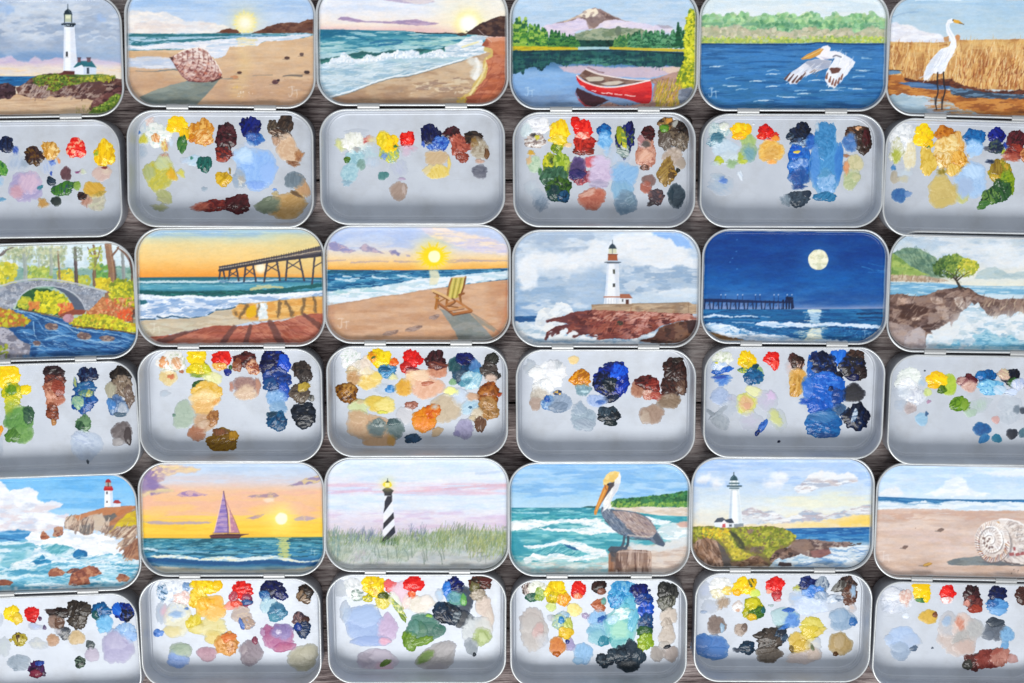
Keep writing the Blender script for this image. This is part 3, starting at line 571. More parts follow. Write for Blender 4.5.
def pic_16():
    c = Canvas(300, 1380, seed=16)
    c.grad([(-60, '9fbdd6'), (60, 'a9c4d8'), (150, 'b4cbd9'), (215, 'c3d0d6')], nz=8); c.tex(c.band(-80, 210, 10), 'b9cedd', 200, 20, .52, .14, .6); c.line('345,90 400,70 480,60', 6, '7f9fc2', .5, 5, 4); c.line('470,2 580,-4 700,4', 6, 'dfe8ee', .7, 4, 4)
    m = c.poly('310,120 370,115 410,130 460,138 520,165 600,180 640,215 300,222', 'dcdce4', 8, 8, 26); c.tex(m, 'ecebee', 60, 20, .52, .12, .8)
    m = c.poly('300,214 620,218 700,205 900,202 1380,190 1380,480 300,430', 'cc9f62', 4, 3)
    c.tex(m, 'dcb478', 50, 70, .5, .12, .8); c.tex(m, 'a0683c', 30, 60, .56, .1, .8); c.tex(m*c.band(210, 270, 20), 'ddb87a', 80, 20, .5, .12, .7)
    m2 = c.band(225, 460, 10)*m
    c.strokes((300, 230, 1380, 440), 1100, 56, 5, 82, 'e8c890 d8ac70 c48c54 a86c40 f2dcae d09c60 e4c288', 12, .75, m2)
    c.strokes((680, 300, 1380, 440), 300, 60, 5, 80, '8a4a2c b0653a e8c890 ddb070', 16, .8, m2)
    c.strokes((560, 150, 1380, 230), 60, 30, 3, 80, 'd5a868 c09050', 12, .6, c.band(190, 240))
    m = c.poly('400,400 520,415 650,405 720,440 860,470 1000,460 1380,450 1380,490 820,485 660,455 500,440 410,420', '4f2f2a', 6, 10, 18); c.tex(m, '7a4630', 30, 12, .52, .1, .8)
    m = c.poly('300,358 380,360 400,376 330,382 300,382', '6d90b0', 4, 3); c.line('300,358 400,362', 5, '2c2c38', .8, 3, 3)
    m = c.poly('300,384 400,384 420,420 560,445 660,465 860,490 1380,500 1380,640 900,640 700,560 560,500 400,480 300,505', 'b5743c', 4, 7, 16); c.tex(m, 'cc8f4c', 50, 14, .52, .1, .8); c.tex(m, '8d5430', 50, 12, .58, .1, .8)
    m = c.poly('380,424 460,420 560,430 640,440 660,455 560,460 450,445', '5b7ea6', 4, 4); c.tex(m, '3f5f8a', 50, 8, .52, .1, .8)
    m = c.poly('640,445 720,455 900,480 1100,490 1100,505 860,505 720,500 650,480', '3d4a5c', 5, 6); c.tex(m, '6f90ac', 50, 8, .55, .08, .8)
    m = c.poly('300,500 400,480 470,500 560,500 640,520 700,560 760,570 830,590 900,600 900,700 300,700', '9db4c2', 4, 9, 20); c.tex(m, 'b4c6d0', 120, 16, .52, .12, .7); c.poly('500,530 540,515 600,540 640,590 560,600', 'c9ccd6', 12, 8, op=.7)
    c.strokes((540, 470, 900, 600), 120, 50, 5, 0, 'b87840 d09858 9a6038', 6, .6, m)
    # egret
    m = c.poly('512,410 510,385 525,340 560,290 600,250 640,238 650,215 640,190 626,165 624,125 634,102 655,94 668,104 662,116 645,120 642,140 656,165 676,195 678,240 664,275 636,320 620,365 600,378 560,375 530,410', 'eceef3', 3, 1)
    c.strokes((520, 250, 660, 400), 46, 50, 5, 55, 'ffffff c9d0e0 dfe4ee', 10, .7, m); c.poly('512,400 530,335 580,270 610,255 570,320 545,380', 'cdd5e4', 10, 4, op=.7, within=m)
    c.line('640,118 634,140 645,170 662,198', 4, 'c6cede', .6); c.poly('660,98 690,104 716,124 690,122 665,116', 'dba53e', 3); c.line('692,118 716,125', 4, '5b4a3a'); c.dots((658, 102, 664, 108), 2, 3, '33302c', 1)
    c.poly('613,190 640,185 640,212 615,215', 'c08a58', 4, 3, op=.9); c.ell(684, 192, 12, 16, 'c98f60', 0, 4, 3)
    for P in ('582,372 580,430 584,470 572,520 576,560', '612,370 614,430 620,465 606,520 604,560'): c.line(P, (8, 7), '2e2a30', .95, 3)
    c.line('571,500 570,530', 14, '2e2a30', .5, 4, 3); c.line('606,500 604,530', 13, '2e2a30', .5, 4, 3)
    c.line('560,430 600,440', 6, '3a3038', .6)
    return c.finish()
def vramp(c, m, stops, nx=120, ny=30, amp=30, slope=0.0):
    ys = [a for a, b in stops]; cc = np.array([hx(b) for a, b in stops]); w = c.Y-slope*(c.X-512)+(c.n(nx, ny)-.5)*amp
    c.put(None, m, np.stack([np.interp(w, ys, cc[:, k]) for k in range(3)], -1))

def pic_21():
    c = Canvas(-620, 740, seed=21)
    c.grad([(40, 'c9d8e0'), (150, 'c2d4dc'), (200, 'b5c8cc'), (250, 'aabfae')], nz=12); a = np.ones(c.X.shape)
    c.tex(a*c.band(60, 240, 20), 'dde6ea', 60, 40, .52, .14, .7)
    m = c.poly('-620,210 0,200 100,195 180,210 260,190 340,200 430,195 520,200 600,190 700,190 700,300 -620,300', '7fa39a', 10, 12, 30, .9); c.tex(m, '5f8a76', 40, 30, .52, .12, .8); c.tex(m, 'a3bfa6', 40, 24, .58, .1, .7)
    # foliage of the far trees
    for bx in ((20, 90, 170, 150), (60, 100, 330, 165), (200, 90, 330, 190), (-400, 90, 20, 190)):
        c.dots(bx, 110, 10, 'a9b48a b7bf9a 93a27c c9cba0 8a9a80', .55)
    c.dots((140, 190, 260, 270), 120, 11, 'c2c860 a9b552 b8c870 8faa58', .75); c.dots((-200, 170, 80, 290), 260, 13, 'd8cb3c c6bf3a e2d656 a9ae3c', .8); c.dots((290, 205, 375, 280), 110, 9, 'd8c83c c9b93a e6d650 a8a840', .8)
    c.dots((380, 235, 460, 285), 60, 9, 'c8c848 aab048', .8); c.dots((480, 180, 560, 260), 90, 11, '6a9a4a 7fae58 4f8a5a', .7)
    # trunks
    def trunk(P, w, col, hi):
        c.line(P, w, col, .95, 4, 3); Q = [(x+(w[0] if not np.isscalar(w) else w)*.22, y) for x, y in pr(P)]; c.line(Q, (w[0]*.3, w[1]*.3), hi, .6, 4, 3)
    trunk('130,262 130,200 125,150 122,90', (22, 20), '9aa39c', 'b6bdb2'); trunk('126,170 105,155 85,135', (8, 4), '9aa39c', 'b6bdb2'); trunk('128,160 145,130 150,100', (8, 5), '9aa39c', 'b6bdb2')
    trunk('262,225 262,160 258,100', (18, 14), '9ca69c', 'b8beb0'); trunk('198,190 200,140', (10, 8), 'a9b2a8', 'bcc2b8'); trunk('306,255 302,190 296,110', (12, 8), '86705c', 'a8907a')
    trunk('392,275 388,200 384,90', (20, 14), '5a4c4a', '7d6a66'); trunk('484,280 482,210 488,150 478,80', (20, 12), '7a5f4c', '9c8068'); trunk('488,160 505,130 515,80', (10, 6), '7a5f4c', '9c8068'); trunk('486,150 465,120 450,90', (9, 5), '7a5f4c', '9c8068')
    trunk('636,265 632,200 626,110', (20, 14), '8b8f8e', 'a8aaa8'); c.dots((450, 90, 520, 200), 90, 8, 'b5bb4a 9aa844 c9c860 8a9a50', .6)
    c.dots((370, 80, 420, 160), 50, 7, '7f8a78 95a08a', .6); c.dots((40, 80, 340, 130), 120, 8, 'b4b896 9aa584 c6c6a6', .5)
    c.line('-620,150 -100,120 0,130 30,105 70,88', (14, 6), '6f6464', .9, 4, 3); c.line('20,110 -10,140 -30,200', (10, 8), '6f6464', .8, 4, 3)
    trunk('548,370 560,320 574,280 572,200 560,130 553,75', (42, 34), '8f6b54', 'b08c70'); c.line('590,280 592,230 586,160', 9, '5c4038', .6, 8, 4); c.line('575,130 600,100 610,78', (12, 5), '7d5c4a', .9); c.line('600,90 640,120 668,160', (7, 16), '75594c', .9)
    c.line('672,480 678,350 680,230 668,150', (22, 16), '5d4540', .95, 4, 3); c.line('668,480 674,350 676,230', 5, '8d6f5c', .7)
    # right bushes
    c.dots((490, 250, 560, 305), 90, 10, 'd8c22e e3cf3e b9a832 c9b52e', .85)
    m = c.poly('570,300 600,250 640,262 680,270 690,400 600,400 560,360', 'a9a932', 6, 9); c.dots((560, 255, 690, 400), 240, 9, 'cfc832 b9b838 8f9a34 dcd64a 7a8a34', .85)
    m = c.poly('440,410 480,370 520,345 560,350 600,380 670,400 680,470 560,460 440,430', 'b5764c', 6, 8); c.dots((450, 350, 680, 470), 260, 8, 'c98a58 d8a878 a8603c d06a48 b87a50', .8); c.dots((600, 410, 670, 465), 50, 7, 'e2602e c85030', .8)
    # view below the arch
    m = c.poly('80,400 110,330 170,300 240,298 320,330 380,400 400,420 300,440 120,410', '3f6a3c', 4, 4); c.tex(m, '2c5436', 30, 20, .5, .1, .8)
    c.dots((95, 345, 160, 405), 90, 9, 'b8b83a c8c448 8fa03a', .8, m); c.dots((180, 318, 350, 425), 300, 10, 'd5cc2c c2bb30 e3d93e 9aa02e', .85, m); c.dots((150, 370, 200, 410), 50, 8, 'd08a48 c87040', .8); c.dots((300, 375, 375, 435), 80, 8, 'd87a48 c9603a e0945a', .85)
    # bridge
    m = c.poly('-620,470 -200,330 0,295 60,275 130,262 200,256 280,262 350,272 430,290 500,305 545,318 520,345 480,390 455,412 430,405 415,370 380,330 330,300 270,288 200,288 140,308 100,345 75,385 60,410 -30,420 -620,500', '9095a0', 3, 2)
    c.tex(m, 'a9adb6', 24, 20, .52, .1, .8); c.tex(m, '787e8b', 22, 18, .58, .08, .8); c.dots((-300, 262, 540, 410), 260, 4, 'c4c8cf b5b9c2 6c7280', .7, m)
    c.line('-620,410 -200,318 0,286 60,268 130,256 200,250 280,256 350,266 430,284 545,316', 9, 'b9bcc2', .9, 3, 2)
    c.poly('270,290 330,300 385,335 425,380 440,412 385,412 365,370 330,325', '566072', 4, 3); c.line('75,385 100,345 140,308 200,288 270,288 330,300 385,330 420,370 438,410', 6, 'b8bdc6', .85, 3, 2)
    m = c.poly('380,405 440,412 430,432 340,438 300,450 310,430', '8a4a3c', 4, 4)
    # stream
    m = c.poly('60,405 120,412 200,430 280,445 340,460 430,490 560,510 690,530 740,760 -620,760 -620,500 60,470', '2c6298', 4, 4)
    c.tex(m, '1f4a7c', 90, 22, .5, .12, .8); c.tex(m, '4d86ba', 80, 16, .56, .1, .8)
    for P in ('90,412 180,450 230,520 300,600', '110,410 220,445 330,490 460,560 620,600', '170,470 180,540 230,600', '280,470 420,510 560,530 680,560', '230,560 330,540 480,580 600,590', '120,520 160,570 200,610', '400,560 520,575 660,570'):
        c.line(P, (7, 4), '9cc0dc', .75, 4, 5); c.line([(x+10, y+12) for x, y in pr(P)], (6, 3), '16407a', .6, 5, 5)
    c.strokes((80, 420, 700, 620), 140, 60, 4, -18, '6fa2cc 1b4880 3a76ae b5d0e4', 12, .6, m)
    m = c.poly('355,480 370,455 430,435 520,430 600,450 640,470 690,480 690,525 600,510 480,500 400,492', 'a3a02e', 4, 6); c.dots((355, 432, 690, 520), 340, 8, 'd3cc30 b8b82e 8a8f2c e0d83e c2a034', .85, m); c.line('370,492 480,504 600,515 690,532', 8, '5a3c28', .8, 4, 4); c.line('100,405 200,425 330,450', 8, '54382e', .7, 4, 4)
    m = c.poly('-620,430 0,398 60,410 110,435 160,462 120,490 60,500 0,495 -620,560', 'a3762e', 5, 6); c.dots((-200, 400, 155, 500), 320, 9, 'c98a40 b8b030 c8c038 9a9a30 b86a3c', .85, m)
    m = c.ell(350, 452, 28, 22, 'a87a82', 0, 4, 4); c.tex(m, 'c096a0', 14, 12, .5, .1, .8)
    for x, y, rx, ry in ((428, 543, 38, 20), (548, 556, 40, 15), (265, 495, 34, 18), (190, 580, 20, 14)):
        m = c.ell(x, y, rx, ry, '6f5c5c', 5, 4, 5); c.tex(m, 'a08c80', 16, 10, .52, .1, .9); c.line([(x-rx, y+ry), (x+rx, y+ry)], 4, 'a8c4da', .8, 3, 3)
    m = c.poly('-620,540 0,498 40,505 70,530 95,560 160,590 150,640 -620,660', '8d8a94', 5, 5); c.tex(m, 'b3b0b8', 30, 24, .52, .1, .9); c.tex(m, '6a6874', 30, 20, .58, .1, .8)
    c.dots((-100, 585, 40, 640), 60, 8, '9aa03a 7a8a30', .85)
    return c.finish()

def pic_22():
    c = Canvas(seed=22)
    c.grad([(-60, '8fb4cc'), (30, 'a5c2cc'), (60, 'c3cdb9'), (100, 'e3cf98'), (170, 'efc983'), (220, 'efb35f'), (262, 'e8993f')], nz=8)
    c.tex(c.band(-80, 60, 20), '8fb0d0', 180, 16, .5, .14, .7); c.put(None, c.band(40, 260, 30)*np.clip((c.X-650)/300, 0, .55), 'dcc98c')
    # sea
    m = c.poly('-30,268 500,266 1060,270 1060,700 -30,700', '4d93a8', 3)
    vramp(c, m, [(265, '24606a'), (280, '2f6e7c'), (310, '5fa3b6'), (330, '4d93aa'), (345, '1e5a60'), (362, '2d6a70'), (400, 'b3c6d8'), (480, 'bccbdc')], 80, 16, 10)
    c.line('40,294 200,290 420,292 600,288 760,280', (12, 8), 'd5e2e6', .85, 4, 5); c.line('450,282 700,276 980,284', 8, '7fa4c0', .7, 4, 4); c.line('50,302 260,300 500,304', 6, '2c6a80', .7, 4, 4); c.line('460,292 620,298 800,290 980,290', 8, '2c5f8a', .6, 4, 4)
    c.strokes((40, 300, 980, 335), 90, 60, 4, 0, '7fb8c4 3f88a0 9ac6cc 5fa6b8', 4, .6)
    c.line('40,340 200,352 360,350 520,346 700,340 840,326 990,306', 20, '1d5a5c', .9, 5, 6); c.strokes((50, 335, 980, 360), 90, 30, 5, 0, '2d7468 184a50 3c8a84', 10, .6, c.band(332, 362, 4, -.04))
    c.line('620,328 700,318 780,320', (14, 10), 'd8c98c', .8, 5, 5); c.line('650,312 720,310', 7, 'e0d098', .7, 4, 4)
    m = c.poly('40,352 130,362 200,368 300,360 420,370 520,366 640,358 760,352 880,344 990,334 990,362 880,382 780,380 720,392 600,402 520,430 440,428 410,455 360,470 300,470 230,466 160,472 100,482 40,482', 'c9d3e2', 4, 6)
    c.tex(m, 'e9ecf2', 50, 16, .5, .1, .9); c.tex(m, '8ba8cc', 60, 14, .56, .07, .85); c.tex(m*c.band(380, 480, 20)*np.clip((520-c.X)/90+.5, 0, 1), '7396c2', 70, 20, .55, .07, .7)
    c.line('40,360 130,366 200,372 300,364 420,374 520,370 640,362 880,352 990,340', 13, 'eceff4', .85, 4, 7); c.poly('40,380 80,385 90,402 50,410', '2d6a78', 5, 6)
    for P in ('50,484 130,482', '138,468 170,478 210,466', '216,466 300,478 340,472', '345,474 410,470', '400,458 425,448', '440,436 500,432 540,420', '560,404 600,406', '760,386 840,392 890,386', '900,376 980,368'):
        c.line(P, 8, '28506e', .85, 3, 3)
    # wet sand
    m = c.poly('40,492 100,488 160,480 300,478 400,466 440,440 520,432 600,404 760,388 990,366 990,470 900,460 780,486 620,495 520,518 400,524 260,550 130,575 40,560', 'bfb098', 4, 4); c.tex(m, 'd0c4ae', 90, 14, .52, .12, .8); c.tex(m*np.clip((400-c.X)/90+.5, 0, 1)*c.band(500, 560, 20), 'c8c4ae', 60, 14, .5, .12, .6)
    m = c.poly('520,440 560,405 650,402 760,386 990,366 990,460 900,455 780,480 640,490 560,480 530,460', 'd99f54', 10, 6); c.tex(m, 'e8be7a', 60, 16, .5, .12, .8); c.tex(m, 'c8944c', 60, 14, .58, .1, .7); c.poly('598,420 640,410 650,455 610,480 590,465', 'dfae1f', 5, 6); c.poly('650,405 700,400 705,480 660,486', 'd6dad8', 8, 8); c.dots((655, 400, 702, 480), 40, 8, 'eef0ee c8d4d8', .7)
    for P, w in (('600,410 585,440 560,475', (16, 12)), ('768,392 762,430 758,470', (16, 14)), ('798,396 820,430 830,465', (16, 18)), ('892,382 888,415 880,450', (20, 18)), ('942,372 948,410 946,445', (14, 14)), ('660,410 650,470', (10, 8)), ('535,440 545,462', (9, 9))):
        c.line(P, w, '6f5a42', .85, 9, 9)
    # red dune
    m = c.poly('40,575 130,572 220,560 300,550 380,524 460,512 540,520 620,512 700,498 790,492 850,470 920,456 1000,452 1060,700 -30,700', 'a85f4e', 4, 4); c.tex(m, '95503f', 90, 24, .5, .12, .8); c.tex(m, 'bd7a64', 80, 20, .57, .1, .8)
    c.strokes((560, 480, 1000, 610), 80, 70, 5, -30, 'c08068 9a5444 cc9078 8a4a3c', 14, .5, m); c.strokes((200, 540, 600, 620), 40, 60, 5, 20, 'c08068 9a5444', 10, .5, m)
    for P, w in (('535,522 505,560 470,612', (24, 30)), ('618,520 605,560 590,612', (20, 30)), ('718,498 745,550 775,612', (28, 44)), ('890,460 940,495 985,530', (18, 34)), ('290,550 220,575 150,600', (14, 36)), ('350,535 280,552', (6, 12))):
        c.line(P, w, '6a4540', .85, 7, 5)
    # pier
    c.glow(668, 220, 30, 'f8efd8', .95, 4)
    m = c.poly('456,212 520,202 640,180 760,158 860,138 985,108 985,160 880,172 760,180 640,200 540,225 456,240', '5c565a', 3, 2); c.line('460,232 640,198 760,180 985,152', 16, '3d3b44', .9, 3, 2)
    c.line('456,214 560,196 700,170 840,142 985,106', 4, '47444a', .9, 2); c.line('456,224 640,190 800,162 985,130', 5, 'c9b8a0', .8, 3, 3)
    for i in range(42):
        x = 460+i*12.6; y = np.interp(x, [456, 640, 985], [213, 181, 106]); c.line([(x, y-2), (x, y+16)], 3, '3a383f', .8, 2)
    for a, b, y0, y1 in ((462, 456, 236, 275), (478, 486, 234, 275), (512, 505, 232, 276), (545, 556, 222, 284), (592, 584, 212, 288), (630, 645, 206, 288), (702, 686, 196, 290), (752, 768, 186, 284), (806, 798, 184, 282), (868, 892, 176, 284), (945, 932, 166, 300), (985, 990, 160, 290)):
        c.line([(a, y0), (b, y1)], 10, '45424c', .95, 3, 2)
    for P in ('590,222 640,258', '634,216 588,260', '700,204 764,240', '758,196 690,244', '806,190 886,236', '870,182 800,228', '940,216 990,186', '508,240 552,264', '546,236 508,262'):
        c.line(P, 6, '4d4a52', .9, 3, 1, sm=False)
    c.monogram(108, 530, 60, 'e3dccb', .8)
    return c.finish()

def pic_23():
    c = Canvas(seed=23)
    c.grad([(-60, 'b9c9e4'), (40, 'b8c6e2'), (100, 'bcc8e0'), (150, 'd3cfd0'), (190, 'e8cfa8'), (220, 'eec27c'), (250, 'e9a94c')], nz=8)
    c.tex(c.band(20, 150, 20), 'a9bade', 120, 24, .52, .12, .6)
    m = c.poly('500,40 620,48 740,70 860,95 960,130 960,180 860,170 740,150 640,110 560,80', 'd8ccd4', 12, 12, 40, .8); c.tex(m, 'ead9c8', 90, 16, .5, .12, .9); c.tex(m, 'c3c0da', 80, 14, .56, .1, .8)
    c.poly('560,36 640,40 700,60 660,66 600,58', 'e6d6cc', 8, 6); c.poly('640,90 700,84 760,110 700,115', 'e8d9c8', 8, 6)
    for P, cl in (('45,115 80,110 130,135 180,160 150,168 90,160 45,150', '9490b4'), ('195,140 230,124 270,140 310,160 330,172 280,166 220,158', '9c96b0'), ('350,155 385,156 410,172 405,184 370,176', '8b87aa'), ('440,178 462,182 460,190 445,188', 'a49cb4')):
        m = c.poly(P, cl, 6, 6); c.tex(m, 'c4aeb8', 26, 10, .54, .1, .8)
    for P in ('40,212 80,208 130,204', '160,218 240,214 300,210 350,212', '640,212 720,204 800,206 900,212', '660,216 760,210 960,208', '380,212 460,214 530,212'):
        c.line(P, (9, 5), 'b79f9c', .75, 5, 5)
    c.glow(580, 185, 90, 'f2dc6c', .8, 3)
    for a in range(0, 360, 15):
        r = 78+16*math.sin(a*2.3); c.line([(580+20*math.cos(math.radians(a)), 185+20*math.sin(math.radians(a))), (580+r*math.cos(math.radians(a)), 185+r*.8*math.sin(math.radians(a)))], (22, 4), 'f0cf1e', .75, 5, 3)
    c.ell(580, 188, 50, 48, 'f3d41c', 0, 8, 5); c.ell(585, 187, 31, 31, 'f7efc0', 0, 6, 2)
    # sea
    m = c.poly('-30,254 400,258 700,254 1060,244 1060,400 -30,440', '2f76a0', 3)
    vramp(c, m, [(254, '1f5c74'), (275, '2a6f9a'), (300, '3f8ab0'), (325, '2a6c96'), (350, '2f7498'), (380, '4a94a8')], 70, 14, 14, -.03)
    c.tex(m, '1a527e', 60, 8, .54, .08, .8); c.tex(m, '7fb6cf', 50, 7, .6, .07, .7); c.strokes((40, 256, 960, 300), 110, 50, 4, 1, '1f6080 3f88b0 6aa8c8 155070', 4, .6)
    for P in ('80,300 130,306 200,300', '130,312 180,310', '270,290 310,300 350,298', '400,285 440,292 480,298 520,296', '700,288 780,280 880,270', '120,288 160,292'):
        c.line(P, (10, 6), 'cfe0ea', .85, 4, 5)
    m = c.poly('40,368 140,352 260,345 380,328 500,300 600,295 760,280 960,262 960,300 860,312 760,325 640,345 520,368 400,388 300,395 200,418 120,425 40,440', 'dfe6ec', 5, 6); c.tex(m, 'b0ccd8', 50, 12, .56, .08, .7); c.tex(m*c.band(330, 380, 10)*np.clip((300-c.X)/90+.5, 0, 1), '8fc0c4', 50, 12, .5, .1, .6)
    c.poly('560,258 606,258 612,295 600,330 560,335 565,300', 'e0d9b8', 8, 6, op=.85)
    # sand
    m = c.poly('-30,446 40,438 120,424 200,412 300,392 420,380 520,360 640,345 760,328 860,315 1060,296 1060,700 -30,700', 'c79f80', 4, 3); c.tex(m, 'b88c6e', 160, 30, .5, .16, .6); c.tex(m, 'd6b294', 180, 30, .56, .14, .6); c.tex(m*np.clip((c.X-880)/90+.5, 0, 1), 'c08a66', 60, 60, .45, .2, .6)
    c.line('40,442 130,424 220,412 330,390 430,380 530,360 640,346', 5, 'a88c7c', .6, 4, 4); c.line('60,440 60,600', 30, 'b98a70', .5, 16, 6); c.line('960,320 945,500 900,590', 12, 'b87a5c', .5, 10, 6)
    # shadow as painted
    m = c.poly('612,452 660,470 770,480 820,530 900,620 720,640 690,570 650,510', '7f8480', 5, 3); c.tex(m, '949490', 60, 26, .5, .14, .7); c.poly('775,480 800,490 900,560 890,575 820,530', '8d8a80', 5, 3, op=.8); c.line('780,478 850,520 920,575', 5, '8f7f70', .7)
    for x, y, rx in ((585, 497, 28), (480, 556, 46), (362, 578, 42)):
        m = c.ell(x, y, rx, 12, '8a7268', -14, 5, 5); c.tex(m, 'b0968a', 20, 8, .52, .1, .8)
    # chair
    m = c.poly('676,298 700,296 742,294 735,330 724,380 700,400 660,406 650,384 662,335', 'c2b056', 3, 1)
    for i in range(5):
        c.line([(684+13*i, 298), (676+12.5*i, 340), (664+12*i, 404-3*i)], 5, '8a7f38' if i % 2 else 'dccb7c', .85, 3)
    c.line('674,300 660,345 650,404', (9, 12), '9a6a3c', .95, 3, 1); c.line('745,292 736,340 716,398', (10, 8), '7a4c2c', .95, 3, 1); c.line('676,296 744,292', 5, 'd9b98a', .9)
    for P, w, cl in (('600,384 598,420 592,452', 14, 'a4682f'), ('607,390 605,450', 4, '6e4224'), ('588,396 612,402', 8, 'b98a4c'), ('650,400 648,440', 12, '96602f'), ('716,384 722,428', 12, '94602f'), ('712,384 736,376', 11, '8a5730'), ('640,402 600,424', 7, '9a6a3c')):
        c.line(P, w, cl, .95, 3, 0, False)
    c.line('578,362 620,380 664,404', 14, 'd8b07a', .95, 3, 1); c.line('580,372 622,391 660,412', 6, '80522c', .9)
    c.line('608,426 650,455 682,482 776,466', 13, 'a86a3c', .95, 3, 1, False); c.line('612,436 652,465 682,490', 5, '6a3f26', .8); c.line('684,489 776,473', 5, '6a3f26', .8)
    c.line('650,434 700,414 774,462', 12, 'b27644', .95, 3, 1, False); c.line('664,458 740,444', 11, 'c08a58', .9); c.line('660,468 738,455', 4, '6a3f26', .8); c.line('655,440 705,448', 8, '8a5a34', .9); c.line('678,402 692,420 660,442', 8, '7f5230', .9)
    c.monogram(95, 530, 60, 'e6d9cc', .75)
    return c.finish()

def pic_24():
    c = Canvas(seed=24)
    c.grad([(-60, 'bccbdc'), (60, 'b8c6d6'), (200, 'b3c3d4'), (330, 'a3b7cc'), (450, '8fabc4')], nz=20); a = np.ones(c.X.shape)
    c.tex(a, 'ccd5df', 130, 60, .52, .14, .8); c.tex(a*c.band(-60, 160, 40)*np.clip((560-c.X)/90+.5, 0, 1), '9fb1c6', 120, 40, .5, .12, .8); c.tex(a*c.band(240, 440, 30), '8ba6c2', 120, 30, .53, .12, .7)
    c.cloud(740, 110, 220, 90, 'dfe3e8', .85, 'c3cdd8', 26, 50); c.cloud(250, 190, 190, 60, 'd5dbe2', .7, 'b9c6d4', 26, 50)
    for x, y, rx, ry in ((180, 160, 90, 40), (300, 170, 110, 40), (430, 150, 100, 40), (620, 90, 90, 60), (780, 130, 130, 80), (880, 190, 100, 60), (480, 110, 60, 50), (120, 230, 50, 90), (700, 90, 70, 50), (880, 330, 110, 26)):
        c.cloud(x, y, rx, ry, 'e0e3e7', .9, None, 20, 34)
    c.poly('750,15 830,18 900,30 950,70 958,105 920,100 880,92 850,60 800,45 760,35', '8fb4e4', 10, 8)
    m = c.poly('600,200 720,195 800,210 900,195 980,210 980,300 840,310 720,340 600,320', 'a9bbce', 16, 14, 40, .9); c.tex(m, '8ea6c0', 70, 26, .5, .12, .8); c.tex(m, 'c9d2dc', 70, 20, .57, .1, .8)
    m = c.poly('600,350 700,335 800,330 900,315 980,310 980,385 600,385', 'c9d5e0', 14, 10, op=.8); c.line('640,90 680,110 740,105', 10, 'c6cdd8', .5, 8, 6); c.poly('620,80 700,60 720,100 640,110', 'e4e6ea', 12, 9)
    m = c.poly('340,240 500,200 510,390 430,390 350,380 300,330', 'a3b8cf', 20, 14, 40, .7)
    m = c.poly('50,452 160,450 160,480 50,485', '2f6394', 4, 2); c.tex(m, '1f4d80', 50, 8, .5, .1, .8); c.tex(c.band(380, 450, 10)*np.clip((300-c.X)/90+.5, 0, 1), '7fa0c4', 70, 20, .5, .14, .7)
    m = c.poly('155,470 170,430 200,408 250,410 260,385 290,378 330,395 352,430 330,450 300,440 270,470 310,490 260,520 200,560 160,560', 'dfe2e4', 5, 9, 18); c.tex(m, 'c4cdd6', 34, 18, .56, .1, .8)
    # wall + lighthouse
    m = c.poly('444,392 560,388 700,386 860,384 940,380 968,392 968,440 860,438 700,432 560,428 444,424', 'a89078', 3, 2); c.tex(m, 'bfa88e', 60, 16, .5, .12, .8); c.tex(m, '8d745f', 50, 14, .58, .1, .8); c.line('444,394 640,390 930,382', 5, '8f7a66', .8); c.line('940,384 940,436', 3, '7d6552', .7)
    m = c.poly('524,178 582,180 588,388 506,388 516,300', 'e8eaee', 3); c.poly('560,180 582,180 588,388 566,388', 'cdd3dd', 10, within=m, op=.85); c.poly('524,180 532,180 520,388 508,388', 'c3cfe0', 6, within=m, op=.7)
    c.line('508,353 588,353', 7, 'a8664a', .9, 3, 1); c.poly('518,172 590,174 584,182 524,182', '6d7683', 3); c.line([(512, 176), (592, 176)], 5, '4f5965'); c.line('530,164 576,164', 6, '8b93a0', .8)
    c.poly('528,132 574,134 576,166 526,166', 'a35c3c', 3, 1); c.line('528,136 576,136', 4, '6f4030'); c.poly('532,104 570,104 572,130 530,130', 'cfd2b8', 3); c.line([(550, 104), (550, 130)], 3, '5f6a70')
    c.poly('530,106 536,90 550,78 564,90 572,106', '36444f', 3); c.line([(550, 62), (550, 80)], 3, '55606a')
    c.poly('552,212 563,212 563,236 553,234', '4d4f42', 3); c.poly('552,284 564,284 564,302 552,302', '3c3d3a', 3)
    c.poly('586,358 648,358 648,388 586,388', 'dcdfe4', 3); c.poly('588,338 636,338 654,360 590,360', 'a2664e', 3, 1); c.poly('618,366 634,366 634,390 618,390', '5c3a30', 3); c.poly('598,364 606,364 606,378 598,378', '5a5f64', 3)
    for x in range(516, 586, 14): c.line([(x, 362), (x, 386)], 2, 'b5bcc8', .7)
    # rocks
    m = c.poly('210,478 260,462 300,452 340,432 400,424 440,420 560,424 700,428 860,436 960,440 970,470 880,480 800,500 760,530 700,560 640,570 560,565 470,575 440,540 400,550 330,545 300,540 240,552 205,570 210,535 260,505 330,490 260,478', '7a3f38', 3, 4, 14)
    c.tex(m, '92564a', 40, 26, .52, .1, .9); c.tex(m, '54292a', 34, 20, .56, .08, .9); c.tex(m*np.clip((c.X-620)/90+.5, 0, 1)*c.band(425, 570, 10), 'c28c80', 40, 20, .52, .08, .9); c.tex(m*np.clip((430-c.X)/90+.5, 0, 1), '5c3236', 40, 20, .42, .1, .8)
    c.strokes((440, 425, 800, 560), 120, 40, 7, 35, 'a8604e 8a4038 b87868 602c2c 9c5848', 25, .6, m); c.strokes((450, 424, 960, 470), 60, 34, 7, 10, 'd2a89a b88070 c89484', 18, .7, m); c.dots((560, 480, 600, 505), 10, 7, '3f4438 2f3530', .8)
